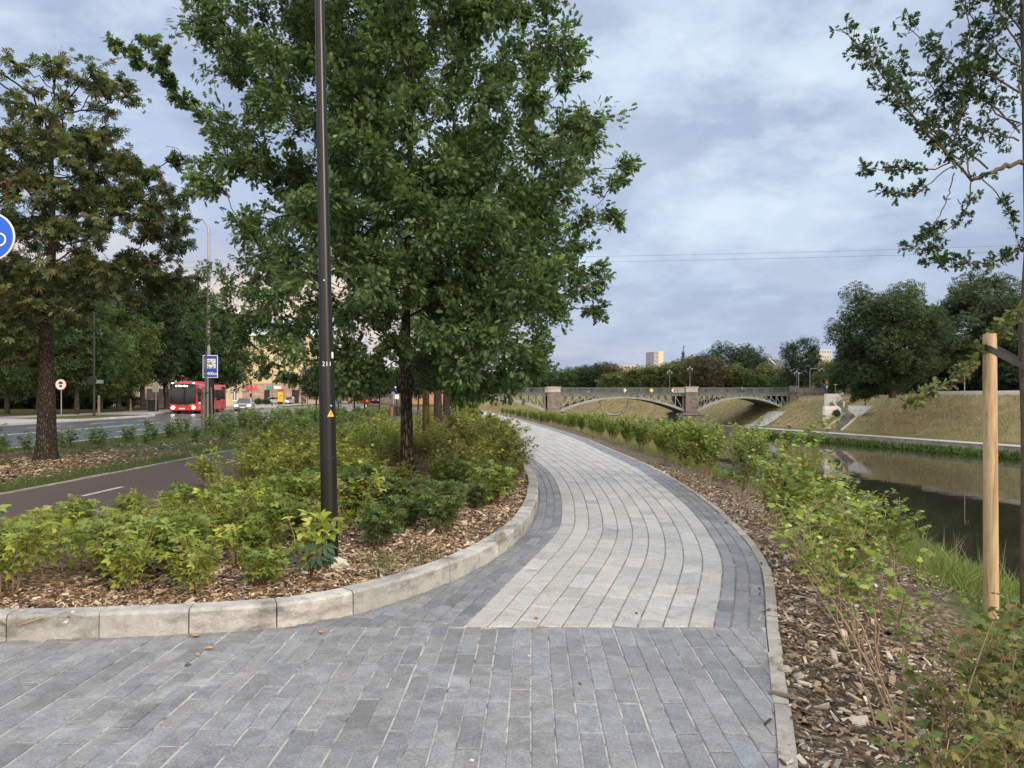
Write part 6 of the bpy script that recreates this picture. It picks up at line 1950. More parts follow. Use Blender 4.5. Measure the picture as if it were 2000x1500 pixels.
ab = MB().box(((XR_ + bx(1610)) / 2, BD / 2, (zd + WZ) / 2), (bx(1610) - XR_, BD + 1.5, zd - WZ)).box(((XR_ + bx(1610)) / 2, -.6, zt_ - .7), (bx(1610) - XR_, .5, 1.5)).box((XR_ + .9, -.5, zt_ - .35), (1.9, 1.2, 1.7)).build('abutment', MASON, br)
MB().box((XR_ - 2.6, BD / 2 - .3, (zsp - .6 + WZ) / 2), (5.2, BD + 2.6, zsp - .6 - WZ)).build('abutment_footing', MASON, br)
MB().box((XL - 6, BD / 2, (zd + WZ) / 2), (12, BD + 1.5, zd - WZ)).build('abutment', MASON, br)
# sloping stone apron beside the right abutment
ia, ib = int(np.argmin(abs(FW[:, 1] - 189))), int(np.argmin(abs(FW[:, 1] - 181)))
loft('stone_apron', [[far_pt(i, n, float(slope_z(n)) + .14) for n in (4.6, 5.4, 7, 8.5, 10.5, 12.5)] for i in range(min(ia, ib), max(ia, ib) + 1)], PROM)


def globe_lamp(px, Y, zb, h, label):
    o = empty('bridge_lamp', ((px - 1000) / F * Y, Y, zb), 0, label, 'street lamp', 'three-globe lamps of the bridge')
    m = mat('lamp_green_iron', (.05, .07, .06), .6, var=.1)
    MB().tube([(0, 0, 0), (0, 0, .8), (0, 0, .9), (0, 0, h - .3)], [.26, .2, .12, .09], 10).tube([(-.55, 0, h - .75), (-.5, 0, h - 1.0), (0, 0, h - 1.15), (.5, 0, h - 1.0), (.55, 0, h - .75)], .06, 6).build('pole', m, o, smooth=True)
    for dx, dz in ((-.55, -.45), (.55, -.45), (0, 0)):
        MB().lathe([(.05, -.3), (.2, -.15), (.26, .15), (.1, .32), (0, .4)], (dx, 0, h + dz), 10).build('lantern', mat('lantern_glass', (.22, .24, .22), .3, var=.05), o, smooth=True)
globe_lamp(1347.5, BY - .3, zt_ + .25, 4.9, 'three-lantern lamp standing on the stone pier cap of the bridge')
globe_lamp(1308, BY + 13.5, zd, 6.2, 'three-lantern lamp on the far railing left of the stone pier')
globe_lamp(1605, BY + 1, zd + .4, 5.9, 'three-lantern lamp beside the right end of the bridge')
globe_lamp(1556, BY + 13.5, zd, 6.0, 'three-lantern lamp on the far railing at the right end of the bridge')
def diamond(px, m, label, half=None):
    o = empty('navigation_sign', (bx(px), BY - .3, bz(762.5)), 0, label, 'sign', 'diamond signs on the bridge railing')
    s = .62
    MB().prism([(-s, 0), (0, -s), (s, 0), (0, s)], -.03, .0).build('panel', m, o)
    if half is not None: MB().prism([(0, -s * .96), (half * s * .96, 0), (0, s * .96)], -.04, -.032).build('half', SIGNR, o)
    else: MB().prism([(-.2, 0), (0, -.2), (.2, 0), (0, .2)], -.04, -.032).build('mark', SIGNW, o)
diamond(1219, SIGNW, 'red and white diamond sign on the railing, left of the yellow one', -1)
diamond(1272, YEL, 'yellow diamond sign at the middle of the bridge railing')
diamond(1315, SIGNW, 'red and white diamond sign on the railing, next to the stone pier', 1)
RSTEEL = mat('polished_ring_steel', (.40, .41, .43), .42, .9, var=.1)
cx_, r_ = bx(1203), (bx(1230) - bx(1174)) / 2
o = MB().tube([(cx_ + r_ * math.cos(a), BY + 4, bz(783) + (bz(783) - bz(811)) * math.sin(a) * -1 * -1 if False else bz(783) + (bz(783) - bz(811)) * math.sin(a)) for a in np.linspace(math.pi, 2 * math.pi, 25)], [.12 + .20 * math.sin(t) for t in np.linspace(0, math.pi, 25)], 12).build('hanging_ring', RSTEEL, smooth=True)
tag(o, 'shiny half-ring sculpture hanging under the main arch of the bridge', 'sculpture')
person((bx(1450), BY + .8, zd + .1), R(90), 'person in red walking over the right span of the bridge', cloth('red_cloth', (.4, .08, .07)), D_, 1.74, .25)
person((bx(1453.5), BY + 1.3, zd + .1), R(90), 'person in white walking beside the one in red on the bridge', W_, D_, 1.70, .2)

# distant flat bridge behind
o = empty('distant_bridge', (0, 420, 0), 0, 'pale flat concrete bridge far behind the iron one', 'bridge')
zf = lambda py: EYE - (py - HY) / F * 420
DB = mat('pale_concrete', (.50, .49, .47), .85, var=.12, scale=.3)
MB().box((18, 0, (zf(748) + zf(754)) / 2), (72, 14, zf(748) - zf(754))).build('deck', DB, o)
MB().box((18, -7.2, zf(750)), (72, .2, 1.1)).build('parapet', mat('parapet_grey', (.34, .33, .32), .85), o)
for x in (-2, 20, 42): MB().box((x, 0, (zf(754) + WZ) / 2), (3, 10, zf(754) - WZ)).build('pier', DB, o)

# ---------------------------------------------------------------- stairs and walls on the far slope
WALLC = mat('white_concrete', (.74, .71, .68), .85, var=.1, scale=.7, bump=.2, bscale=8)
def slab_wall(px0, px1, px1b, py0, py1, Y, dep, label, band=True):
    k = Y / F; z0, z1 = EYE - (py0 - HY) * k, EYE - (py1 - HY) * k
    x0, x1, x2 = (px0 - 1000) * k, (px1 - 1000) * k, (px1b - 1000) * k
    o = empty('retaining_wall', ((x0 + x1) / 2, Y, z1), 0, label, 'wall', 'white walls of the riverside stairs'); c = (x0 + x1) / 2
    if px1b >= px1: poly = [(x0 - c, -2.6), (x2 - c, -2.0), (x2 - c, .35), (x1 - c, z0 - z1), (x0 - c, z0 - z1)]
    else: poly = [(x0 - c, (z0 - z1) * .45), ((x0 * .45 + x2 * .55) - c, -.3), (x2 - c, -.4), (x1 - c, z0 - z1), (x0 - c, z0 - z1)]
    MB().prism(poly, 0, dep).build('wall', WALLC, o)
    if band: MB().box(((x0 + min(x1, x2)) / 2 - c, -.015, (z0 - z1) * .55), (min(x1, x2) - x0 - .2, .03, .06)).build('groove', CAPST, o)
    return o
slab_wall(1614, 1638, 1651, 769, 787, 172.5, 1.2, 'upper left white concrete wall of the riverside stairs')
slab_wall(1611, 1637, 1652, 793, 811, 166, 1.2, 'lower left white concrete wall of the riverside stairs')
o = empty('retaining_wall', (73.9, 162.0, 0), math.atan2(-6.8, 1.9), 'lower right white wall of the stairs, a pointed wedge', 'wall', 'white walls of the riverside stairs')
MB().prism([(0, -1.3), (2.9, -3.0), (7.06, -.35), (0, -.35)], 0, .8).build('wall', WALLC, o)
MB().box((2.6, -.015, -1.35), (4.4, .03, .06)).build('groove', CAPST, o)
slab_wall(1657, 1670, 1674, 769, 777, 174, .8, 'small upper right white wall of the stairs, half behind the big tree', band=False)
STEPM = mat('stair_concrete', (.19, .18, .175), .9, var=.2, scale=1)
st = empty('riverside_stairs', (0, 0, 0), 0, 'grey concrete stairs climbing the dry slope between white walls', 'stairs')
def flight(a, b, w, n):
    a, b = np.array(a, float), np.array(b, float); d = b - a; hd = d * np.array((1, 1, 0)); hd /= np.linalg.norm(hd); sd = np.array((-hd[1], hd[0], 0))
    mb = MB(); L = np.linalg.norm((b - a)[:2]); ang = math.atan2(hd[1], hd[0])
    for i in range(n):
        c = a + d * (i + .5) / n; h = d[2] / n
        mb.box((c[0], c[1], a[2] + h * (i + 1) - .9), (L / n + .02, w, 1.8), rz=ang)
    mb.build('flight', STEPM, st)
    for s in (-1, 1): MB().bar(a + sd * s * (w / 2 + .15) + np.array((0, 0, .25)), b + sd * s * (w / 2 + .15) + np.array((0, 0, .35)), .25, .6).build('side_wall', CAPST, st)
flight((68.6, 157.6, -5.9), (74.6, 161.2, -2.5), 3.6, 16)
flight((74.6, 162.4, -2.5), (76.3, 171.0, .3), 3.4, 14)
flight((76.6, 172.2, .3), (80.5, 175.2, 1.95), 3.2, 9)
MB().box((74.9, 162.0, -3.3), (4.2, 3.6, 1.62)).box((76.4, 171.7, -.5), (4.0, 3.0, 1.62)).build('landing', STEPM, st)
person((67.2, 155.6, -5.9), R(120), 'person in grey standing at the foot of the riverside stairs', G_, W_, 1.74, .2, short=True)
person((68.6, 157.0, -5.87), R(-30), 'person in a white shirt starting up the riverside stairs', W_, P_, 1.72, .2, short=True)
person((75.4, 167.5, -.93), R(-20), 'person in white climbing the upper flight of the riverside stairs', W_, W_, 1.72, .2)
person((76.6, 168.2, -.73), R(-20), 'person in a yellow shirt on the upper flight of the stairs', Y_, D_, 1.76, .2)
# rider on the promenade
cyx = P(1540, 834, 168)
bk = empty('bicycle', (float(cyx[0]), 168, -5.9), R(80), 'bicycle ridden along the far promenade', 'bicycle')
for y in (-.52, .52):
    mb = MB(); mb.tube([(0, y + .33 * math.cos(a), .34 + .33 * math.sin(a)) for a in np.linspace(0, 2 * math.pi, 21)], .02, 6, cap=False); mb.build('wheel', RUBBER, bk)
MB().bar((0, -.52, .34), (0, -.40, .9), .035).bar((0, -.42, .82), (0, .15, .75), .035).bar((0, -.42, .80), (0, .0, .3), .035).bar((0, .0, .3), (0, .18, .92), .035).bar((0, .0, .3), (0, .52, .34), .03).bar((0, .52, .34), (0, .15, .75), .03).build('frame', CRED, bk)
MB().bar((-.28, -.44, 1.0), (.28, -.44, 1.0), .03).bar((0, -.40, .9), (0, -.44, 1.0), .03).build('handlebar', DARKM, bk); MB().box((0, .2, .95), (.14, .26, .05)).build('saddle', DARKM, bk)
pz = person((float(cyx[0]) + .0, 168.0, -5.92), R(80), 'person in a white shirt riding a bicycle along the far promenade', W_, D_, 1.74, .1, seated=True)

# low white wall and lamps along the riverside road
o = empty('parapet_wall', (0, 0, 0), 0, 'long low white wall along the road above the dry slope, right of the stairs', 'wall')
I0 = int(np.argmin(abs(FW[:, 1] - 62))); I1 = int(np.argmin(abs(FW[:, 1] - 150)))
rws = [[far_pt(i, 21.2, 1.6), far_pt(i, 21.2, 2.75), far_pt(i, 21.55, 2.75), far_pt(i, 21.55, 1.6)] for i in range(I0, I1)]
w_ = loft('wall', rws, WALLC, kind=None, smooth=False); w_.parent = o
for px, py0, py1, Y, lab in ((1884, 716, 768, 140, 'thin grey lamp post above the low white wall, left of the wooden stake'), (1560, 729, 766, 200, 'grey lamp post at the right bridge end, left one of two'), (1582, 720, 765, 196, 'grey lamp post with a short arm at the right bridge end, right one of two')):
    k = Y / F; o = empty('street_lamp', ((px - 1000) * k, Y, 1.9), 0, lab, 'street lamp', 'street lamps'); h = EYE - (py0 - HY) * k - 1.9
    MB().tube([(0, 0, 0), (0, 0, h - .3), (.2, 0, h), (1.2 if px == 1582 else .3, 0, h + .05)], [.10, .07, .06, .05], 8).build('pole', STEELG, o, smooth=True); MB().box((1.4 if px == 1582 else .5, 0, h + .05), (.6, .25, .12)).build('lamp_head', STEELG, o)
for px, py, Y, rad, fm, lab in ((1615, 747, 172, .33, SIGNR, 'orange-red square sign above a round one near the stairs'), (1632, 751, 174, .3, SIGNBACK, 'small pale sign on a post right of the orange-red one')):
    k = Y / F; o = empty('road_sign', ((px - 1000) * k, Y, 1.9), 0, lab, 'road sign'); z = EYE - (py - HY) * k - 1.9
    MB().tube([(0, .05, 0), (0, .05, z + .2)], .06, 8).build('post', STEELG, o)
    MB().box((0, 0, z), (.62, .04, .62) if px == 1615 else (.85, .04, .18)).build('panel', fm, o)
    if px == 1615: MB().lathe([(0, -.02), (.32, -.02), (.32, .02), (0, .02)], (0, 0, z - 1.0), 14, 'y').build('round_panel', SIGNBACK, o); MB().box((-.6, 0, z - .65), (.3, .04, .4)).build('blue_panel', BLUE2, o)


# ---------------------------------------------------------------- buildings
def building(name, label, o3, ud, W, H, dep, cols, floors, wallm, winm=GLASS, wx=.45, wz=.55, base=0.0, basem=None, roofm=None, roof_h=0.0, sides=True, cat='building', frame=SIGNW, cornice=True, zoff=0.9):
    """block with real window openings; o3 front lower left corner, ud direction of the front"""
    ud = np.array((ud[0], ud[1], 0.0)); ud /= np.linalg.norm(ud); nd = np.array((ud[1], -ud[0], 0.0))      # outward (towards the viewer)
    o = empty(name, tuple(o3), math.atan2(ud[1], ud[0]), label, cat)
    mb, mbb = MB(), MB()
    def face(P0, U, Wf, nc, first):
        fh = (H - base) / floors; cw = Wf / nc
        Nn = np.array((U[1], -U[0], 0))
        def q(m, x0, x1, z0, z1, d=0):
            a = [np.array(P0) + np.array(U) * x - Nn * d + np.array((0, 0, z)) for x, z in ((x0, z0), (x1, z0), (x1, z1), (x0, z1))]
            m.quad(*a)
        if base: q(mbb, 0, Wf, 0, base)
        for f in range(floors):
            z0 = base + f * fh; za, zb = z0 + fh * (1 - wz) * .5, z0 + fh * (1 + wz) * .5
            q(mb, 0, Wf, z0, za); q(mb, 0, Wf, zb, z0 + fh)
            for c in range(nc):
                xa, xb = c * cw + cw * (1 - wx) / 2, c * cw + cw * (1 + wx) / 2
                q(mb, c * cw, xa, za, zb); q(mb, xb, (c + 1) * cw, za, zb)
                fr_ = MB(); A = lambda x, z, d: tuple(np.array(P0) + np.array(U) * x - Nn * d + np.array((0, 0, z)))
                for (x0, x1, z_0, z_1) in ((xa, xa + .1, za, zb), (xb - .1, xb, za, zb), ((xa + xb) / 2 - .06, (xa + xb) / 2 + .06, za, zb), (xa, xb, za, za + .1), (xa, xb, zb - .1, zb)):
                    fr_.quad(A(x0, z_0, .17), A(x1, z_0, .17), A(x1, z_1, .17), A(x0, z_1, .17))
                for (p, r) in (((xa, za), (xb, za)), ((xb, za), (xb, zb)), ((xb, zb), (xa, zb)), ((xa, zb), (xa, za))): fr_.quad(A(*p, 0), A(*r, 0), A(*r, .25), A(*p, .25))
                wobj = fr_.build('window', frame, o)
                MB().quad(A(xa, za, .2), A(xb, za, .2), A(xb, zb, .2), A(xa, zb, .2)).build('pane', winm, wobj)
    face((0, 0, 0), (1, 0, 0), W, cols, True)
    nside = max(1, int(cols * dep / W))
    if sides: face((W, 0, 0), (0, 1, 0), dep, nside, False)
    else: mb.quad((W, 0, 0), (W, dep, 0), (W, dep, H), (W, 0, H))
    mb.quad((0, dep, 0), (0, 0, 0), (0, 0, H), (0, dep, H)); mb.quad((W, dep, 0), (0, dep, 0), (0, dep, H), (W, dep, H)); mb.quad((0, 0, H), (W, 0, H), (W, dep, H), (0, dep, H))
    mb.build('wall', wallm, o)
    if base: mbb.build('ground_floor', basem or wallm, o)
    if cornice: MB().box((W / 2, -.2, H - .25), (W + .6, .7, .5)).box((W + .1, dep / 2, H - .25), (.6, dep, .48)).build('cornice', frame if roof_h else wallm, o)
    if roof_h:
        e = .5
        MB().add([(-e, -e, H), (W + e, -e, H), (W + e, dep + e, H), (-e, dep + e, H), (2.2, dep * .38, H + roof_h), (W - 2.2, dep * .38, H + roof_h), (W - 2.2, dep * .62, H + roof_h), (2.2, dep * .62, H + roof_h)], [(0, 1, 5, 4), (1, 2, 6, 5), (2, 3, 7, 6), (3, 0, 4, 7), (4, 5, 6, 7)]).build('roof', roofm, o)
    return o
YW = mat('yellow_render', (.60, .47, .28), .85, var=.08, scale=.4)
BASES = masonry_mat('pink_stone_base', (.36, .26, .21), (.44, .33, .27), (.24, .18, .15), 2.2, .8)
ZROOF = mat('zinc_roof', (.36, .41, .45), .5, .3, var=.15, scale=1, stretch=(3, .3, .3))
CURT = mat('curtained_window', (.17, .18, .18), .25, var=.3, scale=.4)
yb = building('apartment_building', 'yellow rendered building with a pink stone ground floor behind the silver car', P(462, 790.5, 152) * np.array((1, 1, 0)) + np.array((0, 0, .1)), (1, .04), 17.5, 14.6, 14, 7, 3, YW, CURT, .36, .52, 4.3, BASES, ZROOF, 3.6)
# doors, shop signs and chimney on the yellow building
for x, w2 in ((6.2, 1.1), (8.9, 1.0), (12.0, 1.4)):
    MB().box((x, -.02, 1.55), (w2, .08, 2.7)).build('door', DARKM, yb)
SREDL = mat('red_shop_sign', (.55, .02, .03), .4, var=0, emit=(.9, .03, .05), estr=.5)
tm = link('shop_lettering', text_mesh('MAXIMA'[2:4] + 'AS', 1.15, SREDL, bold=True), yb, (3.0, -.1, 3.35)); tm.rotation_euler = (R(90), 0, 0)
MB().box((6.6, -.1, 3.4), (.9, .12, .75)).build('teal_sign', mat('teal_sign', (.03, .35, .33), .5), yb)
MB().box((8.4, -.1, 3.4), (1.5, .12, .6)).build('white_sign', SIGNW, yb)
MB().box((2.4, 3.2, 17.4), (1.1, 1.0, 3.0)).build('chimney', CAPST, yb)
for x in (5.0, 6.6): MB().box((x, 1.2, 16.0), (.9, .9, .5)).build('skylight', GLASS, yb)
building('apartment_building', 'pale pink building at the far end of the street right of the black lamp post', P(606, 790, 178) * np.array((1, 1, 0)) + np.array((0, 0, .1)), (1, .12), 10.5, 11.5, 14, 4, 3, mat('pink_render', (.50, .38, .30), .85, var=.1, scale=.4), CURT, .4, .55, 3.4, BASES, ZROOF, 2.5)
building('shop_building', 'white low shop front far down the street under the oak', P(667, 789, 235) * np.array((1, 1, 0)) + np.array((0, 0, .1)), (1, .05), 15, 9.0, 14, 5, 2, mat('white_render', (.62, .59, .55), .85, var=.1, scale=.4), CURT, .5, .5, 3.2, mat('shop_front', (.20, .17, .15), .6, var=.3, scale=.5), ZROOF, 2.0)
building('brick_house', 'orange brick house glimpsed between the oak trunk and the mossy tree', P(806, 792, 150) * np.array((1, 1, 0)) + np.array((0, 0, .05)), (1, .0), 8.0, 4.5, 8, 4, 1, mat('orange_brick', (.42, .22, .14), .85, var=.2, scale=1), GLASS, .4, .4, 0, None, mat('red_tile', (.25, .10, .07), .8, var=.2), 1.6)
building('tall_building', 'cream coloured block with a cornice rising above the park trees', P(262, 800, 116) * np.array((1, 1, 0)) + np.array((0, 0, .1)), (1, .85), 17, 16.2, 12, 7, 5, mat('cream_render', (.52, .42, .29), .85, var=.1, scale=.4), CURT, .38, .5, 0, None, ZROOF, 1.2)
o = MB().tube([(0, 0, 0), (0, 0, 2.6)], .25, 8).build('chimney', STEELG, loc=tuple(P(286, 598, 121))); tag(o, 'thin metal flue on the roof of the cream block', 'chimney')
building('brick_wall_house', 'low pinkish wall of a building seen behind the park trunks, left of the bus', P(286, 800, 100) * np.array((1, 1, 0)) + np.array((0, 0, .1)), (1, .2), 7.5, 2.6, 4, 5, 1, BASES, GLASS, .2, .3, 0, None, None, 0, cornice=False)
# far side of the river
k4 = 460 / F
TOWW = mat('tower_cream', (.66, .55, .42), .85, var=.05, scale=.2); TOWG = mat('tower_grey', (.33, .34, .37), .85, var=.05, scale=.2)
o = building('tower_block', 'cream tower block standing alone above the trees behind the bridge', (277 * k4, 460, 10), (1, .35), 4.6, EYE + (HY - 687) * k4 - 10, 10, 3, 8, TOWG, GLASS, .5, .45, cornice=False)
MB().box((4.9, 5, (EYE + (HY - 686) * k4 - 10) / 2), (3.6, 10.5, EYE + (HY - 686) * k4 - 10)).build('stair_tower', TOWW, o)
k4 = 420 / F
building('tower_block', 'grey and white block of flats between the round dark tree and the big riverside tree', (600 * k4, 420, 10), (1, .2), 8, EYE + (HY - 682) * k4 - 10, 9, 5, 6, mat('flats_white', (.50, .49, .48), .85, var=.08, scale=.3), GLASS, .55, .45, cornice=False)
k4 = 430 / F
building('flat_building', 'low pale building far left of the tower block, showing over the trees', (203 * k4, 430, 10), (1, .0), 13, EYE + (HY - 713) * k4 - 10, 8, 6, 4, mat('flats_pink', (.50, .42, .38), .85, var=.08, scale=.3), GLASS, .5, .45, cornice=False)
k4 = 360 / F
ho = empty('gabled_hall', (504 * k4, 360, 6), 0, 'dark roofed hall with a white triangular truss gable between the trees', 'building')
zt4 = EYE + (HY - 700) * k4 - 6
MB().prism([(-9, 0), (9, 0), (9, zt4 - 3.2), (4, zt4 - .5), (-6, zt4 - .5), (-9, zt4 - 2.5)], 0, 14).build('wall', mat('hall_roof', (.12, .12, .13), .7, var=.2, scale=.3), ho)
MB().bar((-3, -.2, zt4 - 3), (-.8, -.2, zt4), .35).bar((-.8, -.2, zt4), (2.5, -.2, zt4 - 3), .35).bar((-.8, -.2, zt4), (-.8, -.2, zt4 - 3), .25).build('truss', SIGNW, ho)


# ---------------------------------------------------------------- trees in the middle and far distance
def far_tree(seed, h, w, n, ls, pal, base=.12, cr=.2, shape=1.0, multi=1, trunk_r=None, var=.22, sp=CLUMPL, dens=.5):
    """crown of leaf sprays gathered in clumps on limbs"""
    rg = np.random.default_rng(seed); wd, lv = Wood(), Leaves()
    c0 = np.array((0, 0, h * (base + 1) / 2)); rad = np.array((w / 2, w / 2, h * (1 - base) / 2))
    cl = []; tries = 0; r_ = cr * min(w, h)
    while tries < 1500 and len(cl) < 130:
        tries += 1
        v = unit(rg.normal(size=3)) * rg.uniform(.45, 1.0) ** .4
        if v[2] < 0: v[:2] *= shape
        az = math.atan2(v[1], v[0]); v = v * (1 + .13 * math.sin(3 * az + seed) + .12 * math.sin(5 * v[2] * 2 + 2 * az + seed * 1.7) + .06 * math.sin(7 * az + 4 * v[2]))
        p = c0 + v * (rad - r_ * .55)
        if p[2] < h * base + .3 * r_: continue
        if any(np.linalg.norm(p - q[0]) < r_ * dens for q in cl): continue
        cl.append((p, r_ * rg.uniform(.7, 1.25)))
    tr = trunk_r or h * .018
    tops = [np.array((rg.normal(0, .08 * w) * (multi > 1) + (k - (multi - 1) / 2) * .16 * w, rg.normal(0, .05 * w), h * .62)) for k in range(multi)]
    for q in tops:
        wd.tube(bez(np.array((q[0] * .15, q[1] * .15, -.5)), q * np.array((.25, .25, .5)), q, 8), np.linspace(tr * 1.25, tr * .35, 8), 9)
    for p, r in cl:
        q = tops[rg.integers(len(tops))]; t = np.clip((p[2] - .35 * np.hypot(p[0], p[1])) / h, base * .8 + .04, .6) / .62
        a = q * np.array((t * t, t * t, t)); wd.tube(bez(a, a + (p - a) * np.array((.5, .5, .35)), p, 5), np.linspace(tr * .4 * (1 - t * .5), .03, 5), 5)
    per = max(6, n // len(cl))
    for p, r in cl:
        m = int(per * (r / r_) ** 2)
        v = sphere_pts(rg, m, .33); pos = p + v * r * np.array((1, 1, .8))
        d = unit(v * .7 + rg.normal(0, .6, (m, 3)) - np.array((0, 0, .25)))
        nr = unit(v + np.array((0, 0, .8)) + rg.normal(0, .45, (m, 3)))
        tone = rg.lognormal(0, .16)
        lv.add(sp, pos, d, nr, ls * rg.uniform(.6, 1.25, m), tints(m, rg, pal, var) * tone)
    return wd.data('trunk_far', BARK_FAR), lv.data('crown_far', LEAF)


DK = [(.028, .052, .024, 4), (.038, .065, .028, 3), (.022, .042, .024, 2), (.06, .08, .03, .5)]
MD = [(.045, .08, .028, 4), (.06, .10, .034, 3), (.035, .065, .026, 2), (.085, .11, .04, .7)]
LT = [(.075, .115, .03, 4), (.10, .14, .036, 3), (.055, .09, .028, 2), (.14, .15, .04, .6)]
RV = [(.055, .085, .038, 4), (.072, .10, .045, 3), (.042, .066, .034, 3), (.09, .12, .05, 1)]
BR = [(.07, .058, .03, 4), (.055, .06, .03, 3), (.09, .06, .03, 2)]
WL = [(.10, .125, .045, 4), (.12, .145, .05, 3), (.08, .105, .04, 2), (.15, .15, .05, .7)]
TP = {
    'park_d': far_tree(301, 13.5, 9, 5200, .42, DK, .17, .15), 'park_m': far_tree(302, 12.5, 8.5, 5000, .42, MD, .17, .15), 'park_l': far_tree(303, 10.5, 8.0, 4800, .40, LT, .16, .15),
    'small': far_tree(304, 5.0, 3.4, 2600, .22, DK, .26, .17), 'river': far_tree(305, 21.5, 18, 27000, .48, RV, .03, .125, 1.0, 3, .40), 'river2': far_tree(306, 24, 18, 22000, .5, RV, .04, .13, 1.0, 2, .40),
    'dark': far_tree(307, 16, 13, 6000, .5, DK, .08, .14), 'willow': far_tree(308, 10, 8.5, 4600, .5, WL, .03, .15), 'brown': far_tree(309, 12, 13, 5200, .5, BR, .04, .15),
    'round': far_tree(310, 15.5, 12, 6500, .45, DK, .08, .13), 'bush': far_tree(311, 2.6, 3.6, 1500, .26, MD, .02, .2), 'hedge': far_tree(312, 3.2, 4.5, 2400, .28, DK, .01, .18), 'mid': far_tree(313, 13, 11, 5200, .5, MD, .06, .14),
    'spire': far_tree(314, 16, 4.5, 1600, .45, MD, .1, .16),
}
def plant(kind, loc, sc, label, group, rz=0.0, name='tree', cat='tree'):
    o = empty(name, loc, rz, label, cat, group)
    o.scale = (sc, sc, sc) if not hasattr(sc, '__len__') else sc
    link('trunk', TP[kind][0], o); link('crown', TP[kind][1], o)
    return o
rt = np.random.default_rng(17)
park = [(15, 64, 'park_l', 1.0, 'park tree with light yellow-green leaves at the left edge, trunk behind the chestnut'), (-60, 70, 'park_m', 1.05, 'park tree cut by the left edge of the frame'), (75, 84, 'park_d', 1.0, 'dark park tree right behind the chestnut trunk'),
        (151, 63, 'park_m', .82, 'park tree with fresh green hanging leaves, right of the restriction sign'), (197, 70, 'park_l', .80, 'slim-trunked light green park tree right of the black lamp'), (231, 74, 'park_l', .98, 'light green park tree whose pale trunk stands left of the short pale post'),
        (249, 88, 'park_d', .9, 'park tree with a dark thin trunk behind the light green one'), (280, 82, 'park_d', 1.0, 'dark green park tree whose trunk stands left of the litter bin'), (330, 90, 'park_d', 1.02, 'dark green park tree directly behind the red bus'),
        (385, 96, 'park_m', .95, 'mid green park tree behind the rear of the red bus'), (435, 100, 'park_m', .78, 'smaller park tree just left of the yellow building'), (120, 100, 'park_d', 1.15, 'tall dark park tree farther back, left of the cream block'), (200, 105, 'park_d', 1.1, 'dark park tree farther back, below the cream block'), (20, 105, 'park_d', 1.2, 'tall dark park tree far back at the left edge'), (-20, 52, 'park_m', .7, 'low-branched park tree at the left frame edge')]
for px, Y, k, s, lab in park:
    plant(k, ((px - 1000) / F * Y, Y, .1), s * Y / 78 if Y > 78 else s, lab, 'trees of the park across the road', rt.uniform(0, 6.28), 'park_tree')
for i, px in enumerate(np.arange(-30, 215, 21)):
    Y = 92 + 3 * (i % 2); plant('hedge', ((px - 1000) / F * Y, Y, .05), 1.15, 'dark clipped hedge section under the park trees', 'hedge under the park trees', rt.uniform(0, 6.28), 'hedge', 'hedge')
for px, Y, s in ((250, 104, .8), (300, 108, .5), (505, 140, .5), (520, 141, .5)):
    plant('bush', ((px - 1000) / F * Y, Y, .05), s, {250: 'low bush behind the park trunks, left of the parked pale car', 300: 'small bush behind the litter bin', 505: 'low dark bush right behind the silver car', 520: 'low dark bush left of the white parked car'}[px], 'low bushes along the street', rt.uniform(0, 6.28), 'bush', 'bush')
for px, Y, s, lab in ((741, 82, 1.0, 'small round-crowned tree by the cycle path, nearest the oak trunk'), (712, 74, .95, 'small tree with a thin dark trunk by the cycle path, middle of three'), (694, 58, .85, 'small tree with a thin brown trunk, right of the black lamp post'), (816, 70, 1.0, 'small dark-trunked tree between oak and mossy trunk'), (660, 70, .9, 'small tree hidden behind the black lamp post'), (618, 64, .9, 'small tree with a thin yellowish trunk just left of the black lamp post')):
    plant('small', ((px - 1000) / F * Y, Y, .05), s, lab, 'small street trees', rt.uniform(0, 6.28), 'street_tree')
for i in range(16):
    Y = rt.uniform(170, 330); px = 640 + 21 * i + rt.uniform(-8, 8)
    plant(['mid', 'dark', 'willow'][i % 3], ((px - 1000) / F * Y, Y, 0), rt.uniform(.6, .85), 'tree far down the street behind the row of trunks', 'trees far down the street', rt.uniform(0, 6.28), 'distant_tree')
# trees across the river
def rtree(px, pyb, pyt, Y, k, lab, wid=1.0, zb=1.9):
    kx = Y / F; H = {'river': 21.5, 'river2': 24, 'dark': 16, 'willow': 10, 'brown': 12, 'round': 15.5, 'mid': 13, 'bush': 2.6, 'spire': 16}[k]
    s = (EYE - (pyt - HY) * kx - zb) / H
    return plant(k, ((px - 1000) * kx, Y, zb), (s * wid, s * wid, s), lab, 'trees across the river', rt.uniform(0, 6.28), 'riverside_tree')
rtree(1742, 775, 553, 143, 'river', 'large broad riverside tree with forked trunk above the dry slope', 1.12)
rtree(1905, 775, 535, 156, 'river2', 'tallest tree across the river, behind the wooden stake', 1.0)
rtree(1985, 775, 575, 150, 'river2', 'tree across the river at the right edge of the frame', 1.0)
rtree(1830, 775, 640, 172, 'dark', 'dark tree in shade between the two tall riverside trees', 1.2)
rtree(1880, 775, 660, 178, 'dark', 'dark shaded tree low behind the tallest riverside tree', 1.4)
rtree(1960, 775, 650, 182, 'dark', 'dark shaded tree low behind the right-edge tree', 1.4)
rtree(1650, 772, 690, 185, 'mid', 'mid green tree at the left foot of the large riverside tree', 1.0)
rtree(1690, 778, 735, 150, 'bush', 'bush by the top of the stairs', 1.0, .8)
rtree(1672, 790, 770, 168, 'bush', 'dark bush between the upper walls of the stairs', .9, -.3)
rtree(1634, 812, 800, 162, 'bush', 'small dark bush at the foot of the lower left stair wall', .8, -2.8)
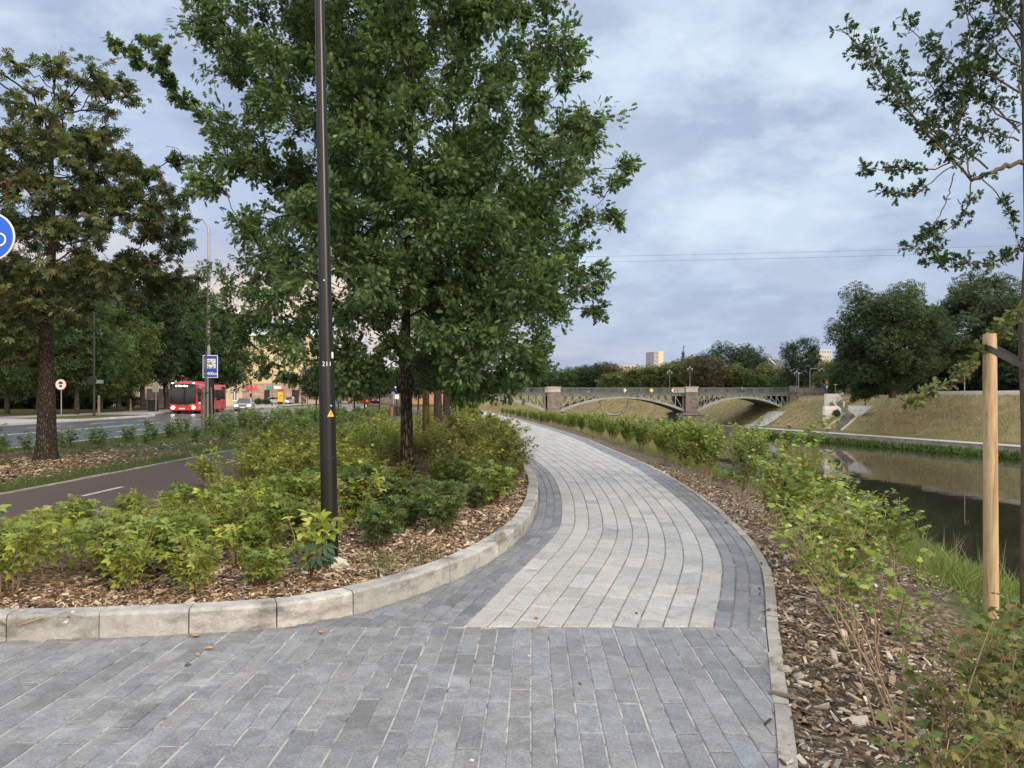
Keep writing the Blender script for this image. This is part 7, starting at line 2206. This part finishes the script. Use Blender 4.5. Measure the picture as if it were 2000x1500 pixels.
rtree(1565, 765, 658, 215, 'round', 'dark round tree standing right of the bridge end', .92)
rtree(1415, 765, 668, 262, 'dark', 'broad dark tree behind the bridge, highest of its row', 1.25)
rtree(1465, 765, 672, 268, 'dark', 'dark tree right of the highest one behind the bridge', .9)
rtree(1378, 765, 690, 245, 'brown', 'brownish tree behind the stone pier', 1.0)
rtree(1498, 765, 712, 255, 'willow', 'yellow-green tree left of the hall behind the right span', 1.1)
rtree(1440, 765, 712, 246, 'willow', 'yellow-green tree under the broad dark one', 1.0)
rtree(1530, 765, 724, 235, 'mid', 'low dark green tree above the right abutment', 1.3)
rtree(1470, 765, 722, 240, 'mid', 'low green tree above the right span', 1.2)
rtree(1620, 765, 705, 200, 'willow', 'olive tree between the round tree and the large riverside tree', 1.0)
for i, (px, pyt) in enumerate(((1190, 731), (1212, 727), (1236, 720), (1258, 716), (1282, 715), (1305, 710), (1328, 704), (1348, 700))):
    rtree(px, 762, pyt, 290 - 3 * i, 'willow', ('leftmost', 'second', 'third', 'fourth', 'fifth', 'sixth', 'seventh', 'rightmost')[i] + ' light green tree of the row behind the main arch', 1.25)
rtree(1335, 765, 679, 330, 'spire', 'thin pointed tree showing above the light green row', .5, 4)
for i, (px, pyt, kk) in enumerate(((1100, 722, 'mid'), (1120, 716, 'mid'), (1140, 713, 'dark'), (1160, 710, 'dark'), (1185, 706, 'brown'), (1075, 727, 'mid'), (1050, 724, 'dark'), (1025, 730, 'mid'), (1000, 728, 'dark'), (970, 732, 'mid'))):
    rtree(px, 762, pyt, 350 + 6 * (i % 3), kk, ('first', 'second', 'third', 'fourth', 'fifth', 'sixth', 'seventh', 'eighth', 'ninth', 'tenth')[i] + ' distant tree of the dark wood left of the pale bridge', 1.3)
# more bank trees behind the viewer's right, seen in the river's reflection and from the side
for px, Y, s in ((2090, 150, 1.0), (2200, 140, 1.0), (2330, 130, .95)):
    plant('river2', ((px - 1000) / F * Y, Y, 1.9), s, 'riverside tree beyond the right edge of the frame', 'trees beyond the right edge', rt.uniform(0, 6.28), 'riverside_tree')
for k in range(16):
    i = int(np.argmin(abs(FW[:, 1] - (96 + 5.2 * k)))); p = far_pt(i, 33 + 2 * math.sin(k * 2.1), 1.9)
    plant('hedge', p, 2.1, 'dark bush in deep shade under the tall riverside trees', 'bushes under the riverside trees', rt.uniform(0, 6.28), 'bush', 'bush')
# shaded wooded hill behind the riverside trees
hp = []
for a in np.linspace(0, 1, 26):
    Y = 175 + 40 * math.sin(a * 3); X = 95 + 190 * a
    hp.append([(X, Y - 12, 2), (X + 6, Y + 6, 7), (X + 12, Y + 22, 13), (X + 20, Y + 60, 17)])
loft('wooded_hill', hp, HILL)
# far wood closing the horizon
lv = Leaves(); rg = np.random.default_rng(88); n = 16000
a = rg.uniform(-1.25, 1.25, n); rr = rg.uniform(560, 700, n); pos = np.stack([rr * np.sin(a), rr * np.cos(a), rg.uniform(-2, 1, n) + 17 * rg.random(n) ** .6 * (.7 + .3 * np.sin(a * 23) * np.sin(a * 57 + 1))], 1)
lv.add(CLUMPL, pos, unit(rg.normal(size=(n, 3))), unit(rg.normal(size=(n, 3)) + np.array((0, 0, .6))), rg.uniform(4, 8, n), tints(n, rg, [(.04, .06, .03, 3), (.055, .075, .035, 2)], .2))
tag(link('distant_wood', lv.data('distant_wood', LEAF)), kind='stuff')

# dry grass on the slope and reeds under the embankment wall
pts = []; nfw = len(FW)
while len(pts) < 24000:
    i = rg.integers(0, nfw); 
    if not (90 < FW[i, 1] < 330): continue
    nn_ = rg.uniform(7.2, 20.5); p = far_pt(i, nn_, float(slope_z(nn_))); pts.append((p[0] + rg.uniform(-1, 1), p[1] + rg.uniform(-1, 1), p[2] - .12))
grass('dry_grass', pts, .55, [(.30, .24, .135, 4), (.23, .18, .095, 3), (.40, .325, .20, 2), (.15, .155, .075, 2)], 91, .6, w=5.0)
pts = []
while len(pts) < 5200:
    i = rg.integers(0, nfw)
    if not (95 < FW[i, 1] < 172): continue
    nn_ = -abs(rg.normal(0, 1.6)) - .2; p = far_pt(i, nn_, 0); pts.append((p[0], p[1], -7.55 + .35 * rg.random()))
grass('reeds', pts, 1.0, [(.055, .11, .03, 3), (.08, .14, .04, 3), (.12, .15, .05, 1)], 92, .5, w=4.0)

# overhead wires
WIREM = mat('wire_black', (.10, .11, .13), .6, var=0)
for i, (y0, y1, lab) in enumerate(((501, 459, 'upper of two thin cables crossing the sky over the river'), (512, 470, 'lower of two thin cables crossing the sky over the river'))):
    a, b = P(-700, 520 + 10 * i, 150), P(2400, y1 - 4, 95)
    m_ = P(1160, y0, 118)
    pts = bez(a, 2 * m_ - (a + b) / 2, b, 40)
    tag(MB().tube(pts, .02, 5).build('cable', WIREM), lab, 'cable', 'cables across the sky')
